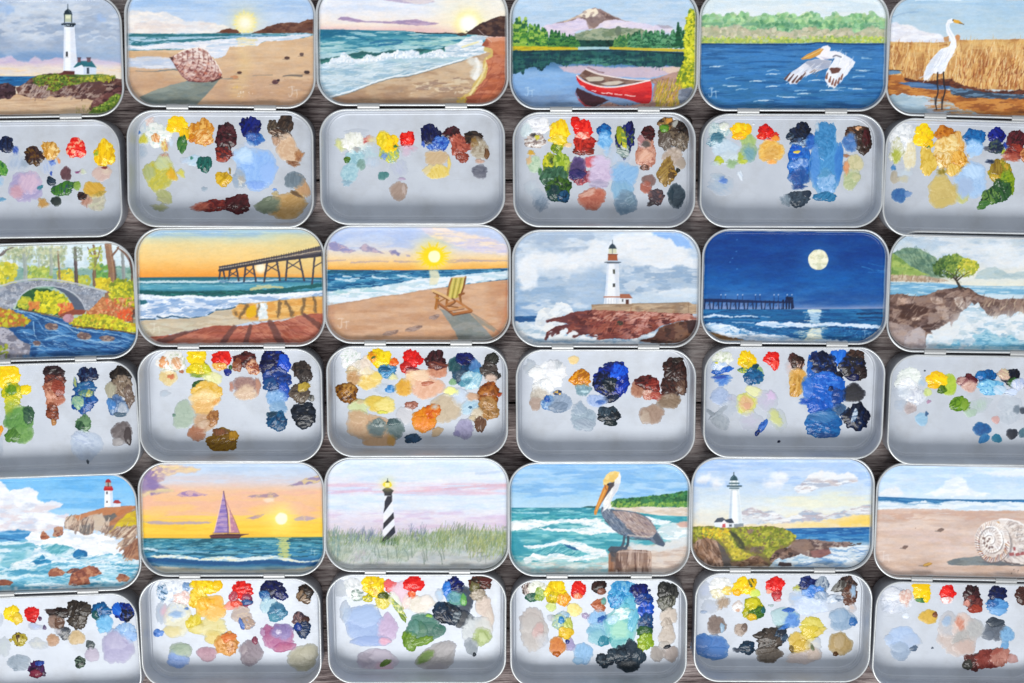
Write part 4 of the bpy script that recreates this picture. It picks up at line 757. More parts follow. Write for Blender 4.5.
    m = c.poly('660,575 760,560 790,510 860,485 920,478 965,500 960,560 900,590 760,590', '5f3e34', 4, 5); c.tex(m, '7d5c4a', 40, 18, .53, .1, .9); c.tex(m, '3f2a26', 34, 16, .58, .08, .8); c.poly('925,475 975,470 975,520 940,540', '3f2c2c', 6, 5)
    # spray
    m = c.poly('50,478 110,480 160,500 210,540 205,572 260,555 300,545 340,560 420,555 470,575 560,572 640,575 700,555 760,525 770,545 700,570 680,590 760,600 40,660', 'd9dee2', 4, 8, 16); c.tex(m, 'b9c8d4', 40, 16, .54, .1, .8); c.tex(m, '9cb5c6', 50, 12, .62, .08, .7)
    for x, y, r in ((240, 545, 14), (300, 530, 16), (270, 560, 14), (360, 552, 12), (345, 545, 16), (400, 555, 10), (460, 560, 10)): c.ell(x, y, r*1.6, r, 'dde1e5', -30, 5, 7)
    for P in ('208,568 225,545 260,525', '240,550 262,530 300,515', '350,556 380,545', '215,478 250,465 290,458', '440,548 470,560'): c.line(P, (14, 7), '5a2f30', .9, 4, 5)
    c.line('120,560 200,580 400,582 620,578', (10, 5), '6f93b4', .6, 5, 6)
    return c.finish()

def pic_25():
    c = Canvas(seed=25)
    c.grad([(-60, '083a80'), (60, '0a3f87'), (150, '0b458e'), (200, '0d4d96'), (260, '125ea6'), (330, '2a6cb0'), (380, '4c7ab4'), (412, '7c8fba')], nz=14)
    a = c.band(-80, 400, 20); c.tex(a, '08387c', 220, 60, .54, .3, .5); c.tex(a, '12589e', 180, 30, .57, .3, .4); c.strokes((40, 0, 980, 380), 260, 90, 8, 0, '0a4088 0f4c98 1054a0 0c4890', 8, .2, soft=8)
    c.glow(630, 160, 90, '3f86c6', .35)
    m = c.ell(631, 162, 51, 52, 'e2e0c2', 0, 4, 2); c.tex(m, 'cdcdae', 26, 22, .52, .1, .9); c.tex(m, 'efecd6', 26, 22, .58, .1, .8)
    for x, y in ((215, 60), (212, 120), (192, 155), (215, 210), (180, 175)): c.ell(x, y, 4, 3, '5a90cc', 0, 4, 0, .6)
    m = c.poly('-30,416 600,416 700,414 1060,412 1060,700 -30,700', '1d6296', 3); c.tex(m, '164f84', 90, 12, .5, .1, .8); c.tex(m, '2f7bb0', 80, 10, .57, .08, .7)
    c.line('500,414 800,412 980,410', 4, '8f9cc0', .6); c.strokes((50, 420, 980, 560), 160, 60, 5, 0, '174f80 2a74a8 1f5f98 123f70', 5, .6, m); c.line('830,440 900,438 950,438', 9, '14335c', .8, 5, 4); c.line('840,460 950,458', 6, '153a64', .8, 4, 3)
    # moon path
    c.line('585,424 640,424', 14, 'dfe6da', .9, 4, 3)
    for y, w in ((432, 64), (439, 50), (446, 56), (453, 40), (460, 46), (467, 34), (474, 44), (481, 50)): c.line([(615-w/2, y), (612+w/2, y+1)], 8, 'a9c6dc', .85, 4, 4)
    c.poly('590,510 640,508 650,560 680,610 520,610 570,560', 'c3cdc2', 8, 8); c.tex(c.poly('590,510 640,508 650,560 690,610 520,610 570,560', None, 6, 6), 'e3e4d2', 30, 10, .5, .1, .8); c.strokes((520, 520, 660, 585), 50, 40, 5, 0, 'a4bac8 7d9fb8 e0e4d4', 8, .6)
    # waves
    c.line('45,456 100,448 150,452 190,458', (12, 8), 'd3dfee', .95, 4, 6); c.line('205,456 260,450 320,454', (7, 5), 'd3dfee', .9, 4, 4); c.line('340,452 384,456', 4, 'a8c4e0', .7, 3, 3)
    c.line('40,466 180,462 330,462', 7, '14406e', .6, 5, 4)
    m = c.poly('300,492 340,478 400,478 440,488 480,480 520,484 560,488 600,492 660,488 700,484 760,490 850,490 950,500 950,514 880,516 800,505 720,500 640,505 560,508 480,506 420,512 380,506', 'd5e0ee', 4, 6); c.tex(m, 'a8c2de', 34, 8, .56, .08, .7)
    c.line('190,482 300,486', 6, 'a8c6e2', .8, 4, 4); c.line('420,516 560,514 720,508 860,520 940,522', 7, '123a68', .7, 5, 5)
    m = c.poly('40,500 70,486 130,488 190,500 240,515 280,530 340,540 430,548 500,562 560,575 700,572 780,578 780,640 300,640 300,580 220,565 160,556 90,530', 'c9d9ea', 4, 7); c.tex(m, '9bbcd8', 44, 12, .54, .1, .8); c.tex(m, 'e6ecf2', 40, 10, .58, .08, .8)
    c.strokes((240, 500, 560, 550), 60, 40, 6, -6, '2a6ea6 1a5488 4a8ab8', 8, .6); c.dots((150, 495, 330, 540), 40, 5, '3c7cb0 7fa8cc', .6)
    m = c.poly('60,526 110,540 170,556 240,570 320,582 320,640 60,640', '8b6a44', 4, 5); c.tex(m, '6d4f34', 60, 14, .5, .1, .8); c.line('70,528 130,540 200,562', 6, 'd8dce4', .8, 4, 5)
    c.dots((700, 510, 900, 580), 60, 5, '3a7cb0 14447a 5a96c4', .6)
    # pier
    m = c.poly('40,362 120,362 300,370 460,376 465,360 502,358 508,412 498,412 495,386 300,384 40,378', '182e5a', 3, 1)
    for i, x in enumerate(range(52, 470, 22)):
        c.line([(x, 374), (x+(4 if i % 2 else -4), 414)], 7, '15294f', .95, 3)
        if i % 2: c.line([(x, 384), (x-10, 400)], 4, '1c3763', .8)
    for x in (452, 468, 482, 496): c.line([(x, 370), (x, 412)], 9, '122446', .95, 3)
    for i, x in enumerate((60, 85, 150, 175, 238, 262, 330, 352, 425, 444)): c.poly([(x-7, 384), (x+7, 384), (x+5, 412), (x-5, 412)], '8f9cc4' if i % 3 else '6f86b4', 4, op=.45)
    for x in (133, 156, 218, 244, 310, 333, 405, 427, 472, 496):
        c.line([(x, 345), (x, 372)], 3, '1c3a6a', .9, 2); c.ell(x, 342, 3.4, 3.4, 'a9bbdc', 0, 4)
    c.dots((464, 352, 505, 366), 12, 6, '10203f', .9)
    c.strokes((560, 425, 670, 600), 60, 34, 4, 0, 'b4cce0 d4dcd8 8fb4d0 e4e6da', 6, .7); c.monogram(858, 545, 50, 'b8d2ea', .85); c.strokes((860, 180, 960, 230), 10, 50, 4, -20, '4a8ac6 2f78b8', 10, .5)
    return c.finish()

def pic_26():
    c = Canvas(280, 1380, seed=26)
    c.grad([(-60, 'b3c4d0'), (60, 'c0ccd4'), (140, 'c9d2d8'), (220, 'd8dad6'), (290, 'dcdccf')], nz=14); a = np.ones(c.X.shape)
    c.tex(a*c.band(-60, 200, 20), 'd8dde2', 120, 36, .5, .14, .8); c.tex(a*c.band(-60, 160, 20), 'a9bdd0', 110, 30, .57, .12, .6); c.poly('800,60 920,70 1000,120 1380,150 1380,200 900,190', 'dfe3e6', 20, 14, op=.7)
    m = c.poly('770,250 790,212 830,195 870,188 920,210 950,230 1000,215 1380,225 1380,250', 'a9bcc0', 8, 6); c.tex(m, 'bccacb', 50, 20, .5, .14, .7); c.line('920,235 960,226 1024,236 1380,240', 10, '9fb4bc', .6, 6, 5)
    m = c.poly('330,130 370,112 400,96 440,88 490,96 530,120 570,140 610,190 640,240 560,250 400,240 330,230', '6f8c76', 4, 4); c.tex(m, '8aa588', 34, 30, .52, .1, .8); c.tex(m, '4f6f60', 30, 40, .56, .1, .8); c.strokes((380, 95, 580, 230), 110, 46, 6, -55, '5a7868 8fa890 7a9a7e 49685a', 14, .55, m)
    m = c.poly('330,110 370,130 410,160 450,190 500,215 540,232 420,240 330,240', '8fa85c', 5, 5); c.tex(m, 'a9bb6a', 30, 24, .52, .1, .8); c.tex(m, '6a8a4a', 26, 22, .58, .1, .8)
    m = c.poly('330,228 420,232 520,236 600,248 640,262 560,268 440,262 330,262', 'a8927c', 5, 5); c.tex(m, 'c8b8a4', 24, 14, .52, .1, .8); c.strokes((340, 230, 600, 262), 60, 20, 5, 80, 'bba28a 8f7862 d2c6b4', 12, .7, m); c.line('560,240 640,252 700,268', 8, 'b0b4a4', .6, 6, 5)
    m = c.poly('280,266 560,270 700,284 840,288 1380,290 1380,380 280,380', '8fb5cc', 5); vramp(c, m, [(262, 'a8c3cf'), (285, '7fb0cf'), (310, '7fb0cb'), (340, '6aa3c4'), (360, '8fb8cc')], 60, 12, 14); c.tex(m, 'c8dae0', 70, 8, .54, .1, .7); c.tex(m, '5a96bc', 70, 7, .6, .07, .6)
    c.tex(c.band(330, 620, 10)*np.clip((c.X-560)/90+.5, 0, 1), 'c9d7df', 60, 30, .2, .2, .9)
    # water lower right
    m = c.poly('480,560 560,520 640,480 700,420 760,370 820,400 860,430 900,400 980,430 1380,420 1380,700 460,700', 'c9d3da', 6, 8); c.tex(m, 'dfe4e8', 50, 26, .5, .12, .8); c.tex(m, 'a8bfcc', 50, 22, .57, .1, .8); c.tex(m, '7fa8bf', 60, 16, .66, .06, .8)
    m = c.poly('760,540 800,530 830,505 870,530 900,555 960,540 1000,580 1060,560 1380,570 1380,620 740,620 720,600 780,580', '79aec6', 8, 10); c.tex(m, 'a3c8d6', 34, 12, .48, .1, .8); c.tex(m, '4a8eb0', 34, 12, .6, .1, .7); c.ell(890, 492, 9, 8, '6f92aa', 0, 4, 4)
    m = c.poly('560,600 600,575 640,590 690,560 700,600 640,620', '5aa0c0', 6, 8); c.tex(m, 'a8ccd8', 30, 10, .52, .1, .8)
    # rocks
    m = c.poly('280,345 340,330 400,325 450,340 520,335 580,310 640,300 700,295 750,300 790,330 840,345 900,355 960,350 1010,352 1060,365 1380,360 1380,440 1024,425 990,415 960,440 920,430 890,440 860,442 830,425 810,400 790,370 770,385 760,370 730,400 700,420 680,460 660,470 650,500 620,500 600,520 560,535 530,530 520,560 520,640 280,640', '7a625a', 4, 4, 14)
    c.tex(m, '8f776c', 40, 30, .52, .1, .9); c.tex(m, '5a4540', 40, 28, .56, .08, .9)
    for P, cl in (('380,350 430,345 444,375 400,386 372,375', 'bda294'), ('545,345 600,348 610,372 570,380 550,370', 'c4aea2'), ('570,392 620,385 640,400 640,450 620,470 590,440', 'b09a8e'), ('668,350 710,340 720,372 715,410 690,400 672,378', 'cabcb2'), ('725,340 755,345 750,390 728,395', 'a8968e'), ('440,430 470,412 494,430 490,455 455,465', 'ccb8ac'), ('350,400 400,410 390,450 350,450', '9c8378'), ('540,420 590,430 600,480 560,500 530,480', '98837a'), ('640,470 690,450 690,500 660,520', 'a08a86')):
        m2 = c.poly(P, cl, 6, 6, 14, .95, within=m); c.tex(m2, '8d766c', 16, 16, .56, .1, .7)
    c.poly('380,385 440,380 540,400 520,430 440,460 380,450 400,410', '4d3630', 8, 7, within=m, op=.9); c.poly('480,495 540,480 600,470 620,495 580,530 530,525', '4a3632', 7, 6, within=m, op=.9); c.strokes((340, 320, 780, 520), 110, 36, 6, 40, '9a8478 5f4a44 b09a8e 6f564c', 25, .55, m)
    c.strokes((800, 340, 1200, 440), 120, 34, 6, 60, 'a08c7c 5f4c46 8a7466 bca890', 15, .65, m)
    m2 = c.poly('330,470 400,480 460,500 420,560 410,640 280,640', 'a8958e', 6, 6); c.tex(m2, '8f7c76', 30, 20, .54, .1, .8); m2 = c.poly('410,545 440,515 490,498 520,520 520,640 410,640', 'b5a9a8', 5, 5); c.tex(m2, '9a8c8c', 30, 22, .53, .1, .8)
    m2 = c.poly('550,520 600,495 640,470 660,500 700,490 690,540 640,560 560,560', 'd6dadd', 6, 9)
    for x, y, r in ((600, 540, 50), (700, 440, 55), (760, 400, 40), (870, 450, 60), (960, 440, 50), (1050, 450, 60), (640, 500, 46)): c.glow(x, y+24, r, 'dde2e6', .5)
    # tree
    c.line('700,298 690,280 678,260 668,248', (16, 9), '34302c', .95, 3, 2); c.line('660,300 700,292 725,302', (5, 10), '3f3a34', .9, 3, 2)
    for P in ('670,250 640,225 600,215', '672,252 660,210 640,180', '675,255 690,215 700,175', '680,262 720,230 760,215', '668,248 620,235 590,232', '678,250 710,215 740,180'): c.line(P, (6, 3), '3a342e', .9)
    for x, y, rx, ry, cl in ((606, 198, 44, 38, '4c6238'), (640, 172, 56, 42, '5a7440'), (690, 188, 60, 48, '7c8f40'), (742, 190, 48, 36, 'b0ad3e'), (650, 222, 60, 22, '4c6238'), (720, 222, 46, 18, '8a9640')): c.ell(x, y, rx, ry, cl, 0, 5, 12, .92, rs=12)
    c.dots((560, 150, 660, 240), 260, 7, '3f5a34 5a7440 4a6a38 6d8544 2f4a2c', .85, c.ell(620, 194, 62, 46, None, 0, 4, 12)); c.dots((620, 125, 720, 220), 260, 7, '6a8440 86a04c 4f6f3a 95a850', .85, c.ell(670, 176, 58, 52, None, 0, 4, 12))
    c.dots((690, 145, 795, 225), 230, 7, 'b9b83c cfc84a a0a83c d8cf62 8a9a40', .85, c.ell(740, 188, 52, 40, None, 0, 4, 12)); c.dots((600, 200, 760, 245), 40, 4, 'b4c4c4 c8d4d2', .7); c.line('640,125 650,150', 5, '4f6f34')
    for P in ('672,252 655,225 630,208', '674,250 680,215 700,190', '680,258 715,232 748,214'): c.line(P, (5, 3), '3a342e', .8)
    return c.finish()
def pic_31():
    c = Canvas(-620, 760, seed=31)
    c.grad([(0, '6fb4e2'), (120, '86c0e8'), (240, 'a3cdea'), (320, 'c4d6e8')], nz=14, sx=200); c.tex(c.band(0, 200, 20), '5ca6dc', 200, 30, .53, .14, .6)
    m = c.poly('-620,100 -300,60 0,58 30,80 45,110 90,100 130,88 165,92 192,115 190,150 225,170 270,155 325,172 310,190 270,200 250,215 300,235 350,225 360,250 330,290 200,320 0,330 -620,330', 'dde0e8', 6, 9, 22)
    c.tex(m, 'eceef0', 60, 34, .52, .14, .8); c.tex(m*c.band(150, 330, 40), 'c3cbdc', 70, 30, .5, .16, .8); c.tex(m*c.band(180, 330, 20), 'd8c9cc', 60, 20, .56, .12, .6)
    m = c.poly('-620,330 0,318 100,305 190,318 200,360 100,370 -620,400', '3f88bc', 8, 6); c.tex(m, '6fb0d8', 70, 10, .52, .1, .8); c.line('0,350 60,358 110,366', 8, '2768a0', .8, 4, 4); c.line('0,320 80,325 150,320', 6, '9ac2dc', .7, 5, 4)
    # sea
    m = c.poly('-620,372 0,368 160,360 330,330 600,400 660,440 760,470 760,760 -620,760', '8fc2d4', 5, 5); c.tex(m, 'b9d9e2', 80, 24, .5, .12, .8); c.tex(m, '5fa6c0', 80, 20, .56, .1, .8); c.tex(m*c.band(470, 620, 20), '3f8fb0', 90, 20, .52, .1, .7); c.tex(m, 'dfe8ec', 70, 18, .62, .08, .8)
    c.line('-200,400 0,390 100,396 160,372', 16, '5ba2b4', .8, 6, 6); c.line('0,380 80,376 170,366 260,356', 8, 'dce8ee', .8, 4, 6); c.poly('0,470 60,420 140,415 110,470 60,500 0,500', '6fb4c4', 14, 9, op=.7)
    c.poly('230,400 300,370 380,375 360,400 310,430 260,430', '62aab8', 8, 8); c.strokes((220, 370, 400, 430), 40, 44, 4, 30, '3f8fa4 9accd4 b9dce0', 12, .6)
    # splash foam
    m = c.poly('130,350 150,330 180,310 205,305 215,330 260,345 310,345 330,310 380,305 420,320 470,330 530,325 570,345 610,370 640,400 640,430 560,430 500,440 420,430 380,400 330,385 260,380 200,385 150,370', 'e6e8ec', 5, 10, 20); c.tex(m, 'cfd9e2', 50, 20, .54, .12, .8); c.tex(m, 'f2f2f2', 40, 16, .54, .1, .8)
    c.line('140,352 160,336 188,318 208,306', 12, 'e8e4e4', .8, 6, 7)
    m = c.poly('60,480 120,465 160,440 180,400 210,395 240,420 280,440 340,450 380,440 400,410 440,420 470,440 560,450 650,450 700,460 700,480 560,478 450,480 350,470 250,480 150,500 60,510', 'cfdde6', 6, 9); c.tex(m, 'e8edf0', 40, 14, .5, .1, .8); c.tex(m, '9fc4d4', 40, 14, .58, .08, .8)
    m = c.poly('165,468 200,450 218,432 235,455 262,462 262,474 210,484 180,480', '2f8ab4', 4, 5); c.tex(m, '1f6f9c', 24, 12, .52, .1, .8)
    m = c.poly('368,430 385,418 400,405 425,412 445,420 450,438 430,450 400,458 375,448', '2579ac', 4, 5); c.tex(m, '145f92', 24, 12, .52, .1, .8)
    c.strokes((0, 440, 700, 600), 220, 56, 6, 3, 'dcebf0 5fa6c2 b4d6e2 3f8cae a3cede', 12, .6, c.band(440, 610, 8))
    for P in ('0,520 80,500 160,505 230,480', '60,560 140,540 230,545', '480,500 560,490 660,500', '520,560 600,575 680,560', '300,500 400,490 470,485', '130,590 240,580 330,590'): c.line(P, (12, 6), 'e0ebf0', .7, 5, 8)
    # cliff
    m = c.poly('330,270 342,240 365,232 410,228 470,210 530,192 600,186 700,182 700,300 690,450 640,440 636,410 600,380 640,350 590,340 520,320 480,300 475,325 430,335 400,315 330,300', 'a88f80', 3, 4, 14)
    c.tex(m, 'c4ae9c', 34, 40, .52, .1, .9); c.tex(m, '7c6a62', 30, 30, .57, .08, .9)
    c.poly('370,235 410,228 470,210 530,192 600,186 690,182 690,196 620,230 560,245 500,222 440,240 400,262', 'bd7f58', 5, 5, within=m, op=.95); c.poly('560,240 640,195 690,190 660,230 600,280 550,290', 'b5744c', 8, 5, within=m, op=.8)
    c.poly('335,245 370,236 385,262 360,285 335,292', 'cdb8a6', 4, 4); c.poly('400,285 460,270 470,300 450,332 410,322', '7d7672', 6, 5); c.poly('535,232 590,222 600,240 560,262 530,262', '6d6a68', 6, 5, within=m); c.strokes((340, 240, 560, 320), 70, 34, 7, 70, 'cbb8a6 8a7468 6c5c56 d8c6b4', 14, .65, m)
    m2 = c.poly('610,262 650,225 700,205 700,282 650,290 600,290 560,320', 'd0b92e', 6, 7); c.tex(m2, 'bfa03a', 24, 12, .52, .1, .8)
    c.poly('475,235 520,222 540,262 515,310 485,310', 'c6b5a4', 5, 5); c.strokes((520, 290, 700, 450), 90, 44, 9, 42, 'c8b4a0 a38670 7c6256 d8c8b4 8d6c5c', 12, .75, c.poly('510,310 600,290 700,280 700,460 640,440 630,400 600,385 640,350 580,335', None))
    m2 = c.poly('640,400 700,350 700,460 650,450 632,425', '9a6c54', 5, 5); c.strokes((630, 360, 700, 460), 40, 40, 7, 60, '7c5444 b08468', 10, .7, m2)
    # small rocks
    for P, cl in (('205,340 212,318 225,312 240,330 255,345 240,356 208,356', 'a8664a'), ('268,335 280,295 300,288 322,292 325,320 315,335 290,345', 'b08a74'), ('246,530 262,505 290,500 315,512 335,525 320,542 280,545 250,545', '9a5f4a'), ('330,525 370,505 400,502 416,512 400,525 360,530', '6d4844'), ('352,580 362,535 400,515 440,495 460,488 500,500 520,530 480,545 455,550 460,585 400,592 355,592', '9c5f48'), ('594,555 610,532 640,535 668,555 650,572 610,572', '9a6650'), ('-40,575 0,562 40,562 70,578 50,592 -40,592', '8d5540')):
        m2 = c.poly(P, cl, 3, 4, 12); c.tex(m2, '7a453a', 24, 20, .54, .08, .9); c.tex(m2, 'c08a6c', 22, 16, .6, .08, .8)
    c.strokes((240, 580, 520, 600), 30, 30, 5, 0, 'dfe9ee b5d2de', 8, .8)
    # lighthouse
    m = c.poly('536,104 575,104 580,188 534,190', 'eceef2', 3); c.poly('562,104 575,104 580,188 566,188', 'cfd6e2', 6, within=m); c.poly('530,100 536,82 572,82 580,100 576,106 534,106', 'b5252a', 3, 1); c.poly('540,62 568,62 568,84 540,84', 'a9a49c', 3); c.line('554,60 554,84', 5, '4a4448'); c.poly('538,64 544,50 554,46 564,50 570,64', 'a82a2c', 3); c.line('534,90 576,90', 3, 'e06058', .7)
    c.poly('543,110 552,110 552,124 543,124', '5d5f68', 3); c.poly('544,158 552,158 552,168 544,168', '6a5c5c', 3); c.poly('580,170 618,168 618,188 580,190', 'd9dce4', 3); c.poly('578,168 588,154 606,154 622,170 600,172', 'a83a38', 3, 1)
    return c.finish()

def pic_32():
    c = Canvas(seed=32)
    c.grad([(-60, 'a9c4e2'), (50, 'b9cadf'), (110, 'd3c9cc'), (160, 'e8bd9a'), (220, 'eabb8c'), (290, 'efc374'), (340, 'ecc143'), (395, 'edb93f')], nz=10)
    c.tex(c.band(-60, 120, 20), 'c6d4e6', 150, 18, .54, .14, .6); c.tex(c.band(130, 300, 20), 'e5b0a4', 160, 26, .54, .16, .5); c.tex(c.band(280, 395, 10), 'f0cf4c', 200, 16, .5, .14, .6)
    m = c.poly('60,60 120,30 200,22 300,35 360,45 340,60 250,70 180,80 170,105 130,120 190,145 230,160 150,172 90,180 60,200', 'c3a9a8', 10, 10, 26, .9); c.tex(m, 'e2c9a4', 60, 18, .5, .12, .9); c.tex(m*np.clip((170-c.X)/90+.5, 0, 1), '8d76a4', 40, 26, .48, .14, .9)
    c.poly('62,80 110,90 160,130 110,155 66,165', '8a78a8', 12, 9, op=.75); c.line('150,30 240,40 350,50', (14, 5), 'e6cf94', .8, 8, 5); c.line('90,165 160,158 220,155', 12, 'dccb94', .7, 8, 5)
    for P, cl, lo in (('235,180 260,168 290,158 330,160 360,172 400,176 340,188 260,188', '9c80ae', 'd8b0a8'), ('600,188 640,175 690,178 720,164 765,182 740,195 660,192', 'a98d9c', 'd8b890'), ('800,135 850,118 900,95 960,80 985,95 960,118 900,125 850,132', '9a8aa6', 'e0c890'), ('590,298 620,290 660,280 690,276 670,292 630,304', 'b598a0', 'd8b080'), ('836,300 870,290 920,288 960,300 900,312 850,310', 'b9a0a8', 'e6c890')):
        m = c.poly(P, cl, 5, 5); c.tex(m, lo, 26, 10, .54, .1, .8)
    m = c.poly('70,318 140,312 220,318 300,314 420,316 400,326 260,330 120,330', 'b9a3a4', 6, 4)
    c.glow(775, 300, 70, 'f6e87a', .8); c.ell(775, 300, 31, 30, 'f5efd0', 0, 8, 3); c.poly('680,200 740,195 740,215 690,215', 'efe6d8', 10, 6, op=.6)
    # sea
    m = c.poly('-30,400 400,402 560,398 1060,394 1060,700 -30,700', '2f7a94', 3); vramp(c, m, [(398, '2b6f7c'), (430, '35829a'), (465, '2b789c'), (490, '3f8ab0'), (520, '1f5c8c'), (540, '2f6a90'), (555, '7c9aa0'), (570, 'b0b3a6'), (600, 'b5b09c')], 90, 14, 12)
    c.tex(m*c.band(400, 500, 6), '1a5468', 60, 7, .54, .08, .8); c.tex(m*c.band(400, 500, 6), '7fb4c0', 50, 6, .58, .07, .7); c.strokes((60, 405, 980, 480), 130, 44, 4, 0, '1f6478 5fa0b0 8cc0c4 2a7894', 6, .55)
    c.line('60,402 400,402 560,398 980,396', 4, '3f7a5c', .6)
    c.line('66,452 100,456 140,462', 10, 'd5e4ec', .9, 4, 4); c.line('130,462 240,466 400,474', 7, 'a0c4d6', .7, 4, 4)
    m = c.poly('100,490 160,486 230,484 300,494 360,505 430,498 500,492 560,502 640,494 720,488 800,500 860,514 930,518 980,505 980,520 900,530 820,518 740,508 660,512 560,520 440,516 330,512 220,502 120,500', 'd8e2e2', 4, 6); c.tex(m, 'e9e2c0', 36, 8, .56, .08, .8); c.tex(m, '8fb4c6', 36, 8, .6, .06, .7)
    c.line('80,508 200,512 320,522 430,530 560,530 700,520 820,532 960,530', 18, '1c4f80', .85, 6, 6); c.line('100,530 260,545 420,556 600,560 900,552', 8, '7fa0b4', .7, 6, 5)
    m = c.poly('60,540 160,545 260,552 400,562 560,566 760,562 980,545 980,640 60,640', 'b4b2a4', 8, 5); c.tex(m, 'c8c3b0', 80, 8, .5, .12, .8); c.line('180,575 300,568 460,572', 5, 'd9d6c6', .6, 4, 4)
    for i in range(34):
        y = 398+i*3.1; w = 34+10*c.rg.normal(); x = 790+4*c.rg.normal(); c.line([(x-w/2*1.4, y), (x+w/2*1.3, y)], 5, ['c9c878', 'b8bf70', 'd9d48c'][i % 3], .7, 3, 3)
    # boat
    m = c.poly('478,165 484,190 500,260 508,372 428,374 440,330 458,260 470,200', '8d78b4', 3, 1); c.tex(m, 'b093b8', 30, 16, .5, .12, .8)
    for i in range(13):
        y = 190+i*14; c.line([(470-i*3.4, y+4), (486+i*1.8, y)], 4, '6c5aa0' if i % 2 else 'c8a0b4', .7, 3, 2, within=m)
    c.line('474,180 456,262 430,372', 4, 'f0c8b0', .8); c.line('479,160 488,210 500,290 502,376', 5, '6b4a68', .9); c.line('487,200 515,262', 3, 'a87088', .8)
    m = c.poly('508,262 524,290 545,335 558,372 512,374', 'b58098', 3, 1); c.tex(m, 'd8a0a0', 20, 16, .5, .12, .8); c.line('506,250 514,370', 5, 'eccba8', .8); c.line('510,258 534,305 560,374', 4, '8d5878', .8)
    c.poly('406,386 440,378 560,378 600,382 570,390 560,402 416,402', '54333a', 3, 2); c.line('425,374 560,372', 5, '8c6a70', .8); c.line('430,380 480,376', 4, 'd0b090', .6); c.line('540,382 606,380', 4, '6b454c', .8); c.line('410,392 560,392', 4, '7d4c44', .8)
    c.monogram(920, 470, 36, 'cfe0e8', .8)
    return c.finish(.014)

